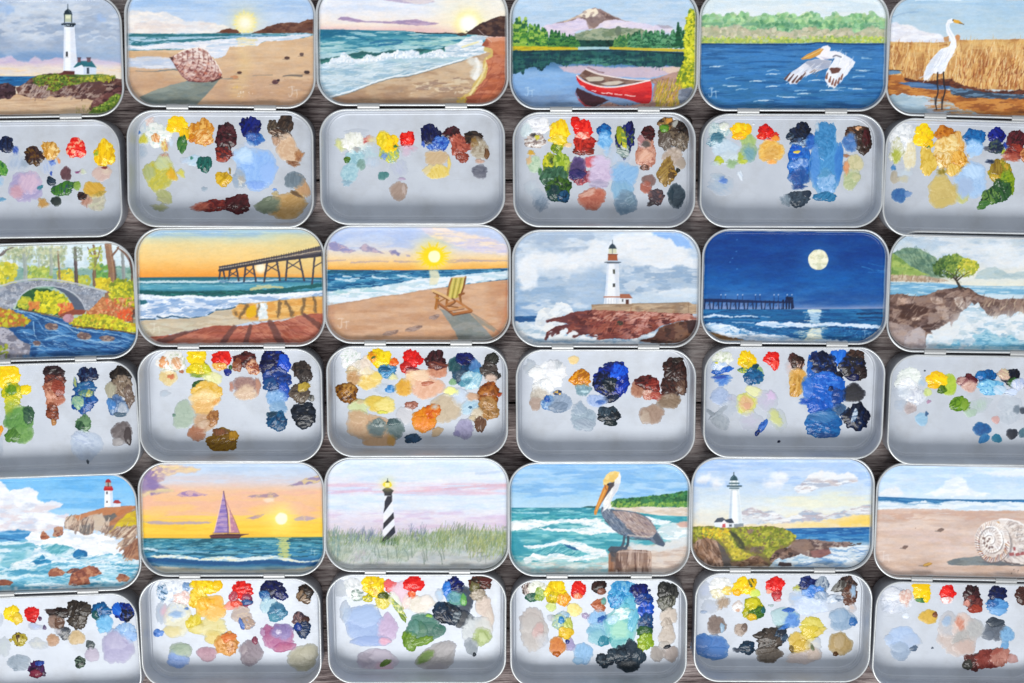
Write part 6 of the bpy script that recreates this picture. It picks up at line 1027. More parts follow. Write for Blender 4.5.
# ------------------------------------------------------------ paint in the trays: x y half-width half-height turn kind colours (drawn in order, later ones lie on top)
# k = thick wet peaks, s = smooth pool, r = ragged thin scrape, w = thin wash
DABS = {
'11': ((0, 110), '''
-60 210 45 42 0 k 0f1a33 22325e
-150 220 50 46 0 k 2a5cae 4a86cc
-240 230 60 50 0 k efefee d8dce6
-120 340 60 50 0 s a9b8d0 c8d0e0
80 205 18 22 20 r 3a5aa8 6a80c0
85 270 52 50 0 w a3b2c8 b9c5d6
30 180 45 42 0 k 0c1630 1c2c4e 2c3c60
0 300 38 42 0 k 4a8a3a 6fa04c 2f6a3c
0 365 22 30 0 w 8fb8d8 a0c0dc
10 458 22 12 0 r 6a9ab8
130 275 28 26 0 w 8898a8 98a6b6
240 290 45 40 0 w a8b8d8 c8d0e0
265 265 18 24 -30 r 4060b0 90a8d8
262 325 8 12 0 r 3a58a8
175 235 55 48 10 k 2c1d20 4a2f28 6c5028
258 205 50 45 35 k b8832f e0b468 f0d8a0
300 258 10 18 -20 r d88f5f e0a070
390 197 52 52 0 k d01c1c e83a2c f0b090
535 225 58 64 15 k f2c800 d8a800 fbe050
495 222 12 20 20 r 8aa030 b0b840
520 325 50 40 0 s c9b0a8 d0bab0
545 312 30 22 0 w d8c0a8 e0c8b0
536 296 18 7 0 r 7a3030
130 395 90 80 20 s a49cbe b0a6c4
88 420 42 40 30 s c09aa8 c8a6b2
150 370 62 60 0 s c8b0c4 d3bccc
338 325 30 38 0 s 5a3c44 6c4a50
400 319 18 7 0 r 8a5078
425 315 22 16 0 w ccd2b0 dcdfc8
262 365 25 24 0 k 1f3040 3a4a58
325 402 62 35 -16 k 2f5a30 4a8030 3a5060
395 388 20 26 0 s 7a9a40 94ae58
205 398 18 12 -30 r 2a7080 3f8a98
288 468 30 26 0 s 1c2a2a 2a3836
220 478 30 28 -20 r b08850 c09858
490 470 56 46 0 s c0c0a8 b0a89a cfc8b4
480 405 55 42 0 s c8a040 d8b050
440 465 35 32 0 r a88070 c09888
420 440 26 22 0 k 2c2020 4a3430
515 430 30 16 -20 r a08838 c8b060'''),
'12': ((120, 105), '''
105 235 34 42 0 w a3b4c4 b3c2d0
120 145 55 70 0 s c3cfd9 d6dde0 e8e8e4
150 80 32 26 0 r e0cfc8 d4b8b0 eae0dc
95 140 14 12 0 r 4a78b8 7a9cc8
120 175 24 26 0 r c8c040 d8d070
195 150 68 62 0 k e9ebe4 f4f4f0 d0ddd6
185 168 22 26 0 k d08848 e8c8a0
228 210 20 36 0 r d8c060 c87858 e0d4a8
262 195 16 26 0 w d0dcec
230 262 22 14 0 r b06858 d0a890
225 305 48 55 0 s c0c498 ced0b0
290 100 56 46 0 k f6d000 f0c000 ffe23c
330 150 26 34 0 k f0c800 e0b000
318 200 26 46 8 k 2f6038 4a7a40 6c8a48
420 130 66 60 0 k b8782a d8983c e8b868
425 165 52 44 -10 k d09040 e8c488 c07828
370 170 20 22 0 k c07820 d89a38
545 165 56 72 0 k 3a1a20 5a2a30 28141a
530 250 44 40 20 k 6a2a2a 9a4030 4a2026
520 283 24 12 0 r b85a3c 903828
668 115 56 58 0 k 0a1a5c 14287c 081240
690 172 50 34 10 s 1f5ca4 3a78bc 184a90
650 225 50 36 0 w c0d0ea d0dcee
640 270 64 56 0 s a9c8ea b8d2ee
700 330 105 108 0 s 94b8e8 a0c2ec 88aee4
640 260 48 46 0 s bcd6ee cadff2
760 345 44 60 20 s 9cbceb
700 410 50 26 0 s 86a8e2 94b4e8
792 432 12 8 0 r 80a4e0
612 378 36 58 0 s 9cacbe b0b8c0 8c9aaa
620 385 20 30 0 r d0cfc8 a09c98
382 285 46 32 0 s b8cede c8d8e4
330 285 26 20 0 w c0d0e4
432 302 42 42 -20 k 1e5a54 2f7468 164440
368 272 10 10 0 r 4a8a7a
530 378 42 40 0 k c8a028 dcb83c b08c20
563 335 7 18 0 r 8a7428
200 360 82 78 30 s c0b848 b0b060 ccc468
150 345 34 44 0 s a8b078 b4b888
215 300 40 36 0 s bfc8a0 c8cc98
265 355 26 36 -30 r d4a820 e0bc40
315 350 18 30 -30 r c8c458 d4cc70
230 470 46 34 40 s a8ac78 b4b488
205 525 46 20 5 r a4a884 b0b08c
215 485 34 14 10 r c0c090 aaac80
432 430 18 12 0 r 9cabb8
780 108 28 34 0 k 4a4038 6a5c4c 38302c
848 95 40 58 10 k 3c3028 58463a 2a2220
815 150 50 26 10 k 5a4438 c0b0a0 3c3028
858 225 56 78 -25 s d2b496 c8a688 dcc2a6
800 185 24 24 0 r a08068 c8a890
918 262 24 34 10 r b08058 8a5c3c
885 300 36 16 10 r 8a6040 6c4428
862 515 110 70 -22 s bf9c68 b49058 c8a878
930 420 36 62 -30 s c8a27c bc9670
795 455 20 14 0 r b8a880
892 385 54 46 0 s 6c7a84 7c8a94
900 455 36 12 30 r 6c5438
762 515 72 44 -8 s 76806c 828c78
760 480 20 10 -30 r 8c9480
600 508 74 48 -8 k 4a1c20 5a2428 3a1418
480 516 70 32 -6 k 6c2a28 5a2024 8a3a30
415 522 56 24 -8 r a85a48 b86c58 8a4034'''),
'13': ((310, 105), '''
240 140 64 20 0 w c0c4cc
155 205 26 40 -30 r d8d8a0 c8cc90
220 190 62 52 0 k ecebe0 f5f4ee dcdcd0
295 180 22 26 0 r c06060 d88a80
315 180 30 26 0 w e0d4a0
300 245 60 56 0 w b3cfd4 c3d8dc a8c4cc
235 270 60 48 0 s a0c4cc 8cb4c0 b4d2d6
205 345 44 64 30 s 94b8c4 a8c8d0 b8d4da
190 280 18 18 0 k 3f6a30 6c8838
240 228 20 16 0 r a8a8a8
320 295 44 30 0 w b8c8d8 c8d2de
262 305 24 32 0 s 7a9890 8aa8a0
190 400 26 18 0 r 8aa8b8 a8c0cc
405 252 50 44 -10 k c8c850 8cae9a d8d060
380 262 20 20 0 r 6a8cc0 90a8cc
378 150 26 24 0 r e8c830 f0dc60
402 195 54 48 20 k f4cc00 ffd920 d8a800
370 180 30 46 0 k ecd024 d8c030 f6e050
438 212 12 8 0 r 4a7838
500 170 40 36 0 k dc2018 f03a28 b81414
480 190 18 22 0 k e82a1c c01818
505 222 50 22 0 w d8a8b8 c890a0
455 325 48 48 0 w b8bcd0 c4c8d8
470 378 20 10 0 r b0a0b8
375 362 30 24 -20 s 4a7c7c 5a8c8a
455 440 46 52 0 s a08c80 ac988c
480 430 12 30 0 r b8a8a0
618 150 56 50 15 k 0a1440 101e54 060c2c
672 195 40 40 0 k 3a68b8 6c94d4 2048a0
632 215 34 22 0 k 7ca0e0 3a60b0 b8cce8
580 200 10 20 0 r 2c58b0
648 270 68 44 0 s c4ab88 ccb594
655 342 62 38 -6 s dcc468 e4d088 d0b458
712 300 10 40 0 r e0c878
600 330 20 30 40 r d8c898
730 145 46 36 10 k 3a1820 50242c 28141a
765 205 50 62 -15 k a85848 b86a58 8a4438
780 270 34 26 0 k 9a5040 7c3c30
835 165 48 34 -10 k 2c201c 4a3828 181210
865 220 48 64 -12 s a89c88 c0b8a8 8c7c68
905 250 14 30 0 k 5a4030 7c5c40
868 288 24 14 0 r c8a898 b89888
840 190 20 30 0 r 8a6c38 705028
870 342 42 38 0 s 6a6c78 7c7e88 585a68
495 240 30 30 0 w d0b8c8'''),
'14': ((505, 105), '''
160 115 70 52 -10 k eeeef0 fafafa dedee4
110 130 34 40 0 s cfdde0 dce6e8
200 85 22 30 -10 k f0f0f2 fafafa
155 185 56 40 0 k b8a8a0 e8e4e0 8a7c78
145 155 20 14 0 r 3a3838 6c6460
165 165 16 14 0 r c8c040
135 245 24 16 0 r d0a840 c89838
150 305 36 46 20 s b8ccb0 c8d8c0 9cb89c
122 285 16 26 0 r d4b890
180 340 12 26 0 r 4a7848
140 425 46 44 0 w b8c4cc c4ced4
185 495 44 48 -30 r 8a98a8 9caab8 7a8a9c
165 455 40 30 0 w a8b4c0
280 190 30 30 0 k d0c030 e0cc40
265 215 30 40 0 k 7a9020 9aa830 5f7818
280 130 54 54 0 k f6d010 ffe040 e8b800
275 180 50 26 0 k e0c018 f0d848 f6e890
325 205 22 14 0 r e8c8a0
225 300 36 56 0 k b8b830 d0cc40 8a9828
240 285 12 26 0 r 30481c 4a5c20
290 310 40 76 -8 k 9ab038 b8c860 6c8c30
250 370 70 66 -20 k 3c6048 527860 2c4c3c
275 430 64 66 0 k 2c4c20 4a6c28 1c3828
255 455 40 46 -30 k 1f3c40 2c5048
300 470 34 32 0 k 1f4868 2f6080 162c40
385 370 50 40 0 k 9a4850 704058 b86068
435 290 36 30 -30 s d06870 c05c68
370 320 50 58 0 s 50406c 645080 443460
365 355 44 30 0 k 2c2c60 483c70
400 232 56 30 0 k 6c2c24 8a3a2c 54201c
405 190 60 46 0 k a82820 c84030 882018
400 120 52 46 0 k e02418 f04030 c81814
360 75 24 26 0 k e02818 c01c14
365 100 28 24 0 k d82018 e83020
400 155 40 20 0 k f07060 f8c8b8 d83828
508 130 40 34 0 k 1868a8 2c80c0 10508c
512 180 40 50 0 s 78b0dc 94c4e8 5c9cd0
520 235 20 30 0 w a0c4e4
575 270 60 60 0 w b8c8dc c4d0e0
490 300 60 46 0 s d0c0d8 d8cadf
485 355 72 54 -10 s c8b8d0 d2c2d8 c0aec8
480 405 56 24 0 s a8a0b8 b8b0c4
447 480 78 58 -22 s b46c58 c07c68 a85c4c
430 450 50 20 -22 r d0a898 c89888
610 365 74 80 0 s 8cb4d8 98bede 80a8d0
600 440 60 60 0 s 84acc8 90b4cc
618 500 62 66 -30 s 7890a4 6c8498 889cac
640 480 28 40 -30 r 8ca4b4 647c8c
614 178 48 88 3 k 0c1450 1c2c74 60702c
585 150 16 50 0 k a8a820 8a9828
605 235 34 34 0 k 8a9c98 d0d4d0 505c54
640 120 20 40 0 k 101c68 0a1040
608 175 14 50 -10 k d0c840 6c8848
725 250 52 86 5 k c08c78 d8b0a0 a87060
735 145 38 40 0 k 3c1418 5a2424 2c0e12
695 185 18 36 0 k d8c8c8 b08080
722 200 26 20 0 s 5c5450 6c6460
718 258 40 36 0 s d8a890 e4bca8
715 320 26 16 0 k 5c4038 a07868
738 385 38 32 0 s 7c6460 8a706c
722 420 32 36 0 s a86858 985c50
775 470 42 44 -20 k 4c4248 5c5056 7c5c58
745 505 24 12 -20 r 3c3438
870 150 90 62 0 k 5a4c40 786a58 3c3028
820 95 44 34 -20 k 6a4c30 a08050 3c2c20
815 120 26 22 0 k 4a7c28 6c9838
838 80 22 14 -30 r d09848 b87830
880 95 28 22 0 s a8a8a0 b8b8b0
920 110 42 52 10 k 241c18 403028 141010
905 190 44 50 0 k 6c6054 8c8070 484038
820 185 36 50 0 k 5c5048 787068
860 265 54 52 0 s b8a89c c4b6aa a89888
900 300 30 30 0 s a89c90
825 340 44 76 10 k 8c7040 a88c50 70582c
855 350 24 40 0 k b08c48 5c4830
885 335 12 12 0 k 2c3028
878 465 44 66 0 s 344450 42525c 2a3a46
848 460 16 40 0 r 1f3844'''),
'15': ((690, 105), '''
145 140 58 54 0 k ccdcdc e0e8e6 a8c0c4
175 110 30 22 0 k f0f0ec e4e8d8
130 180 50 34 -10 k 4a8098 a8c4cc c8d4dc
180 220 70 48 0 s c4d4e0 ccdae4 b8cad8
145 165 30 30 0 r 3c6c80 5a8898
200 270 60 40 0 s d0dce0 c0ccd4
148 282 26 22 0 k b8c040 c8cc50
215 300 34 24 0 r 9cb890 8ca880
130 300 30 16 0 w b8cac8
300 185 44 36 0 s a0b878 b0c484
300 240 46 52 0 s 98b090 84a898 a8c090
305 250 34 44 -20 s 6c98a0 84aab0
270 290 28 14 0 r c0c848 b0b850
258 265 16 26 0 r a8b850
262 130 54 44 0 k f6c808 f0b800 ffdc30
250 160 34 20 0 k ecac00 f8d020
388 138 42 40 0 k d81c14 e83020 b01410
430 160 30 16 -30 k c02018 d84030
365 160 26 18 0 k d02818 e85030
415 235 70 62 -8 s e4b458 ecc878 d8a040
420 245 48 40 -20 s d8a858 c89848 e0b870
420 290 26 16 0 r e8a048 f0b868
440 170 24 16 0 r e89838
565 150 62 60 0 k 101c30 1c2c48 080e1c
510 160 22 18 -30 k 1c2c3c 4a5c70
560 190 50 22 0 k 98b0c8 18243c 4a6488
620 190 34 46 0 s 2c64b0 3c7cc8
555 300 62 105 0 k 2868b8 3c80cc 1c549c
560 300 56 28 -12 k 88a8dc 5c88c8 a8c0e4
540 240 34 40 0 k 1c58b4 3474cc
545 240 20 8 -5 k e0c858 e8d890
560 365 60 48 0 s 1c4c8c 245c9c 34689c
555 420 44 16 0 r 1c4884
695 290 82 205 0 s 4c90c4 5ca0d0 4084b8
690 180 56 96 0 k 4484b4 5494c4 3c7cac
760 290 26 110 0 s 3c7cc0 4888c8
640 310 26 120 0 s 5c94d0 4c88c8
700 400 48 62 -20 k 8cb4dc 9cc0e4 74a4d0
690 470 58 26 0 k 2c6c94 4488b0
690 350 40 26 -30 r 5c98c0 80b4d8
650 110 14 30 0 w c8d4dc
550 478 66 44 -5 k 3c4a58 4c5a68 2c3844
490 485 28 32 0 r 7c8c98 98a4b0
600 455 24 20 0 k 303c4c
845 140 60 36 -10 k 4c3024 705038 2c1c18
862 118 18 12 0 k e8b890 c89060
885 185 50 68 0 k 34241c 4c3830 1c1412
900 170 20 50 0 k 3c1818 58282c
820 190 40 56 5 s 4c78b0 5c88bc 4068a0
800 260 16 12 0 r a07860
845 300 46 50 0 s ccc49c d4cca8 bcb890
825 380 42 62 15 s b8c098 a8b488 c4c8a4
800 320 18 40 0 r d8a078 c89068
850 370 28 24 30 s c8c8a0 b4b890
160 410 68 56 0 w a0b4c8 a8bccc
165 385 32 18 20 s 5c80c0 6c90c8
140 365 40 20 0 w b0c0cc
258 360 16 28 -20 r dce4ec c8d4e4
325 98 8 6 0 k e8eef4'''),
'16': ((824, 105), '''
405 165 66 76 0 k e8eaec f6f6f6 d4d8dc
370 230 38 60 0 k d8d8c8 c8c8a0 e8e8e0
440 255 34 80 0 s e4dcc0 dcd0ac e8e4d4
370 260 26 44 0 r a8b048 c0c070
410 350 50 26 0 w c8d4dc
360 370 22 36 0 s b8b0a0 a8a090
355 320 16 16 0 r 3c78b0 6494c0
405 380 34 22 0 w c8c0a0
385 462 42 40 0 s 3c6ca0 4878ac 34609c
430 455 20 18 0 r 7c98c0
510 155 54 60 0 k f6d000 ffde20 e8b800
540 200 26 20 0 k d8b010 f0c820
535 215 10 8 0 r 4c7830
625 150 62 40 10 k b87020 d08830 9c5818
680 200 40 60 0 k dcac60 e8c080 c89040
625 235 66 80 10 k e4c480 f0dca8 d8ac5c
690 280 44 46 0 k d8a040 e8bc68 c08428
600 280 40 44 0 k e8cc90 c89840 f0dcb0
530 290 42 76 -8 k d8b858 e0c468 ccac48
660 330 40 30 -20 k d8b050 e8cc80
600 345 30 24 0 r 8a7c30 a89038
700 470 44 30 30 s c0c080 c8c890
612 450 92 72 15 s ccb878 c4ae6c d4c284
590 400 60 40 -30 s d0bc7c c8b470
610 500 56 26 -20 s c8b470
770 165 56 46 0 k 1c68a4 2c7cb8 14548c
770 190 44 18 0 s 3c84c0 5c9cd0
768 220 48 44 0 s a0c4e8 b0d0f0
755 255 24 16 -30 w b0d0ee
755 385 84 98 0 s a8c4e4 b4cde8 9cbadc
765 340 60 40 0 s b8d2ec c4dcf4
720 420 50 60 0 s a8bcd8
885 155 46 42 0 k 0c1c6c 14288c 08124c
880 215 44 36 0 k 1c2840 2c3c5c 4c5c50
830 222 18 12 0 r 5c6070
930 205 14 18 0 r 2c48a0
920 240 12 14 0 r b0b848
905 350 60 66 -12 k b09030 8a8c2c c8a840
880 320 34 40 0 k 7c6428 a08838
935 400 46 66 -10 k 7c9424 94a830 5c7c24
905 440 52 60 0 k 2c5030 3c6438 1c4028
850 470 52 40 -30 k 2c5430 6c8c48 1c3c24
815 510 34 22 -30 k 44703c 5c8444
850 290 26 12 0 r 1c3050
985 180 50 56 0 k 4c1c24 682830 34141a
975 240 50 40 0 k 7c3028 a04838 5c2020
960 270 50 24 0 r b86850 984838
1050 250 44 50 0 k b87848 d09868 905830
1090 180 50 60 0 k 3c2c28 584438
1100 330 60 50 0 s c8b098 d8c4ac
1200 200 54 60 0 k 1c1818 302828'''),
'21': ((0, 350), '''
-60 190 60 60 0 k f0f0ec e0e4dc
-140 180 60 60 0 k d8dce0 f0f0f0
-20 420 26 26 0 k e89828 d88020
0 480 20 62 0 w b0bac4 bcc6d0
5 405 12 20 0 k e8a030
40 130 66 70 -20 k f4d000 f0c400 ffe030
120 205 46 26 -10 k e8cc10 f0d830
60 215 56 46 0 k c8c020 8a9c28 e0d030
60 205 30 26 0 k 5c8420 7c9c28
65 260 44 26 0 k b8bc38 d8d040
60 300 42 46 0 s a8b43c 94a83c b8c04c
95 355 78 70 0 s 5c8c44 6c9c50 4c7c3c
145 330 32 48 0 k 3c5c48 4c6c50 2c4c40
115 430 62 48 0 s 6c9850 7ca45c 5c8848
65 440 40 38 0 k 4c7438 648c44
275 115 56 38 0 k 2c1c20 443034 1c1014
280 160 60 40 0 k 5c3430 885040 3c2424
265 200 46 46 0 k a8705c c08c74 885040
300 195 34 46 0 k 7c3828 9c5040
262 250 32 44 -10 k c89078 d8a890 b07860
305 260 38 22 -35 s b07058 a06048
268 315 34 50 -5 k 7c4430 985c44 5c3020
275 370 14 18 0 k b08050
447 130 54 48 0 k 0a1430 14244c 3c5474
435 195 60 36 0 k 1c4c7c 2c6494 4c7c9c
430 265 68 58 -10 k 1c508c 2c68a8 144078
400 265 34 36 0 k 94b49c b0c8a0 6c9c8c
445 220 40 20 0 k 4c7c80 b0b060
385 165 12 30 0 r 2c5c9c c8c860
430 372 44 40 0 k 6c8c68 7c9c74 4c6c50
410 385 24 24 0 k 2c4c38 48684c
440 485 86 76 10 s b8c4d4 c4cedc acb8cc
420 450 50 30 20 r c8d2e0 a8b4cc
450 535 30 40 0 w b0bac8
450 572 8 16 0 r 4c545c
449 610 7 10 0 k 4c4438
620 130 58 50 0 k 241c18 443c34 141010
625 185 54 56 0 k 7c6c5c 9c8c7c 5c5044
570 205 34 44 0 s a09c88 b0ac98
660 240 28 60 0 k 6c5c54 847468
600 285 54 50 0 k 6c84a8 8ca4c0 4c6890
570 275 26 30 -20 k 4c80b8 6c98c8
630 300 30 34 0 s b0b8c4 a0acb8
615 330 34 14 0 k 5c7080
625 420 54 58 0 s 6c6464 7c7474 5c5454
605 470 34 24 0 s a09c9c b0acac
655 440 20 50 0 k 544c4c'''),
'22': ((130, 340), '''
215 110 72 60 0 k eceae4 f6f4f0 c8d0b8
175 115 26 30 0 k e8b080 d88c5c f4ece4
240 120 30 34 0 k d8a880 f0e8dc
195 190 48 44 0 s e0cc98 d8c088 ead8b0
210 188 22 14 0 r c87850
265 162 14 10 0 r a86848
180 275 30 20 0 w bcc8d4
342 80 52 66 0 k f0d000 f8dc20 e0bc00
350 150 60 34 0 k e0c818 c8b820 f0dc40
345 182 42 12 0 r 6c8c28 98a430
398 160 18 46 -20 k c8c830 e0dc60
425 195 52 34 15 s e0e0a8 e8e4b8 d4d898
345 225 34 16 -30 k 2c5030 486840
395 260 76 52 0 k e4bc5c ecc878 dcb048
385 300 84 48 0 s ecce94 f2d8a4 e4c080
375 345 60 48 -10 s dcb06c e4bc7c
440 315 30 14 -30 r d8a050
468 95 52 44 0 k d82018 e83828 b81410
460 135 40 22 0 k e8c068 d89848 f0d898
500 165 20 20 0 k 2c3c8c 1c2868
515 140 10 12 0 k 4c7448
590 100 58 42 0 k 4c2020 6c3430 301418
550 130 26 36 0 k 7c4430 a06c50
630 140 36 40 0 k e0a880 8a4838 e8c0a0
595 232 72 46 0 s a08078 b09088 8c6c68
592 268 60 46 0 s d4baa0 dcc4ac c8ac94
655 235 14 44 0 r b88c78
520 240 12 30 0 r b88878
735 100 66 62 0 k 0c1c58 0a1440 1c3c90
700 130 40 60 0 k 0a1438 141f54
790 120 34 46 -10 k 1c48b0 2c60cc
755 200 76 60 0 k 1c3c7c 2c5094 14285c
720 230 40 40 0 k 1c4474 2c5888
790 260 30 46 0 k 1c50a8 2458b4
750 300 56 50 0 s 84acd4 98bce0 6c98c4
760 345 48 36 0 s 7ca0c0 90b0cc
752 415 54 52 0 k 1c4c70 2c6488 143c5c
725 380 30 16 -20 r 1c4054
880 155 50 50 0 k 3c3430 584c44 28201e
895 185 40 40 0 k 2c2828 4c4440
870 270 54 52 0 k 5c5048 786c5c 3c3430
890 240 34 24 -20 k a89040 c0a850
930 298 16 18 0 k 4c4c4c 8c8c88
890 385 64 68 0 k 1c2430 2c3440 10161f
915 330 20 14 0 k 28303c
275 385 56 78 8 s a9b8a8 b2c0b0 a0b0a0
225 385 10 10 0 r 6c8c7c
380 420 62 54 -30 s c0a080 c8a88c b49474
425 400 30 44 20 k a07048 b88858 885c38
345 475 48 46 -20 s a87458 b07c60 9c684c
375 430 36 24 -30 s d0b8a0 c8ac94
475 515 84 60 -5 k 7c5c10 8c6c1c 6c4c0c
460 470 40 20 0 k 8c5c40 705038
530 490 26 26 0 k a07820 b88c30'''),
'23': ((320, 338), '''
155 105 58 52 0 k ececec f6f6f6 d0dcd0
200 150 50 40 0 k e4dcd0 ece4dc d8d0c0
235 140 28 56 0 s e8d8c8 f0e4d4 dccbb8
165 165 34 24 0 k c8b898 d8c8a8
170 205 34 46 10 s c0986c b08858 ccac84
135 280 56 56 0 k 7c5420 9c6c2c 4c2c14
145 260 34 34 0 k c8a058 a87838 6c4820
240 185 44 40 -20 s e8dcc0 ecd8b0
250 225 64 40 -10 s e4c878 e0bc60 ecd898
290 195 34 24 0 s e8d078
310 105 64 50 15 k f2d010 f8e030 dcb800
270 95 22 28 0 k e89c20 d88818 f0c030
378 125 24 26 0 k e06820 e88838
275 97 14 8 -30 r 4c6428
345 170 48 38 0 k 3c80b0 68a4c8 2c6c9c
330 160 34 16 0 k 2c6c90 1c5478
375 200 26 20 0 r d8d4a0
335 265 60 34 0 w c8d8e8 d8e2ec
358 262 26 22 0 k 3c84c0 80b0dc
470 108 52 52 0 k d81818 e83028 c01010
440 150 32 30 0 k c83830 b02828
470 162 34 16 0 k 6c2030 8c3848
485 205 60 50 0 s e8c8a0 f0d4b0
545 255 92 60 -6 s e0b498 d8a88c e8c0a8
520 190 60 30 0 s ecceb0
430 255 46 50 0 s d8a434 e0b044 cc982c
548 232 34 12 -8 k b06850 c08068
592 110 52 52 0 k 34181c 50282c 241014
600 170 56 40 -5 s c88c70 b87c60 d09c80
600 140 50 24 0 k 5c3030 844c3c
720 165 56 60 0 k 143c5c 1c5070 0c2c48
690 140 36 46 0 s 1c4c54 285c60
740 105 48 34 0 k 0c1c5c 081040 1c2c74
720 190 46 34 0 s 344c60 405c70
795 155 34 50 0 s 4c7cb0 5c8cbc 3c6ca0
800 195 32 46 0 s 4c90b8 6cacc8
775 215 54 50 -30 k b8d8e0 94c0d4 d0e4e8
745 225 40 22 -30 s 3c8098 5c9cac
680 225 22 20 0 s 7ca47c 8cb08c
715 290 40 40 0 w c8d8ec
670 272 40 24 0 s ecec98 f0f0b0
880 110 40 34 0 k 2c2c28 484840 181814
865 165 46 44 0 k 443c38 5c5450 2c2624
905 195 22 20 0 k 302c2c 504c48
875 205 34 26 0 r d0b8a8 c0a898
640 365 86 80 -10 s c4b49c ccbcA4 bcac94
720 310 44 50 0 w cfdcec dae4f0
765 355 54 38 -20 s b0ccdc c0d8e4 98b8cc
770 355 12 8 0 r 3c6884
865 262 54 38 0 k 8c4c1c b06828 5c3014
860 300 60 60 0 k 9c5c28 7c4820 b87c40
860 360 52 66 -10 k a88050 b89060 8c683c
780 300 36 24 0 s d0b098 c8a488
920 290 18 10 -30 r a84820
805 385 34 34 0 s ccc0a8 d4c8b4
820 440 32 42 0 k 6c5040 7c604c 5c4030
780 410 20 16 0 r c8b898
200 355 54 44 0 s c8d0a0 d0d8ac
210 325 26 14 0 r c8b890
290 335 60 46 5 s d8bc50 e0c45c ccb044
335 345 54 46 0 s e4d480 ecdc90 dccb70
320 380 30 10 0 r d4d048
468 342 38 20 0 k a06858 b07c6c 885448
435 395 46 50 0 s c8c8cc d0d0d4
245 450 120 70 0 s c8a888 ccb090 c09c7c
190 400 50 40 0 s c4a684
300 520 90 50 5 s c4a280 c8a888
365 520 24 40 0 s c0985c
290 460 52 56 0 s 6c7c7c 788888 5c6c70
300 435 36 26 0 k 788888 a0a8a4 586868
385 465 50 52 0 s 6c8080 7c8c8c 607474
375 430 34 20 0 k 4c6064 647878
535 415 70 62 -30 k e08c20 e89c34 d47c14
530 440 56 46 0 s e48c20 dc8018 ec9c38
575 375 44 36 0 k c85c14 d87424 e09038
600 480 36 22 -35 s b8a080 c4ac8c
475 515 46 26 -5 k 2c4860 385874 203c50
740 465 50 54 0 s a09cb8 aca8c4 9490ac
700 490 20 16 0 r 8884a8
590 350 26 18 0 w d0c8bc'''),
'24': ((505, 340), '''
130 140 34 40 0 r b8c0c8 c4c8cc
215 185 84 72 0 k f0f0f0 fcfcfc e0e4e8
200 240 56 44 0 k e8e8e6 f6f6f4 d4d8dc
265 160 50 60 -30 k e8e8ea f4f4f4
160 170 40 34 0 k f0f0ee fafafa
270 125 20 26 0 r c8ccd0
175 280 50 44 0 s c0b8ac ccc4b8 b0a89c
155 325 32 40 0 s a89488 b09c90
225 325 40 40 0 k 7ca0c8 b0c4d8 4c78b0
215 300 16 18 0 k 2c58a0 4c7cbc
285 325 64 50 -15 s 94a4b8 a0b0c4 8494a8
275 345 50 30 0 k 7c8ca0 8c9cb0
270 270 26 14 0 k 3c4868 90a4c0 e8c060
352 102 30 24 0 s e8cc90 f0d8a4
385 195 54 46 0 k d89020 e8a430 b87010
400 180 34 30 0 k a86818 e0a038
400 255 44 34 0 s 6c8c98 7c9ca8 94b0bc
410 262 26 10 0 k c8dce0 a8c4cc
545 130 40 20 0 k 142c70 0c1c4c
545 205 92 88 0 k 0c1c60 143498 0a1440
580 170 50 54 30 k 1c58cc 2c6ce0 1040a8
500 220 52 60 0 k 141c3c 0c1430 2c448c
540 225 44 40 0 k 10202c 1c3040 0c1820
600 230 34 50 10 k 1848b8 0c2c80
545 300 44 20 -20 k 142038 1c3050
470 310 56 34 0 s a0b4d8 b4c4e4 8ca4cc
490 318 30 14 -10 s 3c64a8 5078b8
400 400 66 66 0 s 9cacb8 a8b8c4 8c9cac
380 350 40 34 0 r 98a8b8 b0bcc8
410 430 56 34 10 s a8b4c0 8c98a8
535 385 60 44 0 k 141c24 24303c 3c4c58
510 365 34 26 0 k 2c3c48 4c5c68
540 425 34 18 0 k 1c2c30
685 250 44 48 0 s a07058 b08068 905c48
715 215 48 38 10 k 4c1c1c 6c2c28 341214
760 235 36 44 -20 k 7c2c24 a04c40 5c1c1c
735 280 34 30 0 k d0a898 b87868 e4c8bc
775 285 34 24 0 k a85048 b86c5c
860 150 60 60 0 k 34201c 4c302a 241614
905 190 30 90 -5 k 442c28 2c1a18 5c4038
850 240 56 56 0 k 3c2420 54342c 281816
885 100 30 14 -10 k 2c2420 443830
900 240 26 40 0 k 5c443c 7c6454
840 310 66 44 -8 s 84705c 907c68 786450
752 380 66 54 0 s a08878 a89080 947c6c
720 395 30 40 0 s b8a898 b09c8c'''),
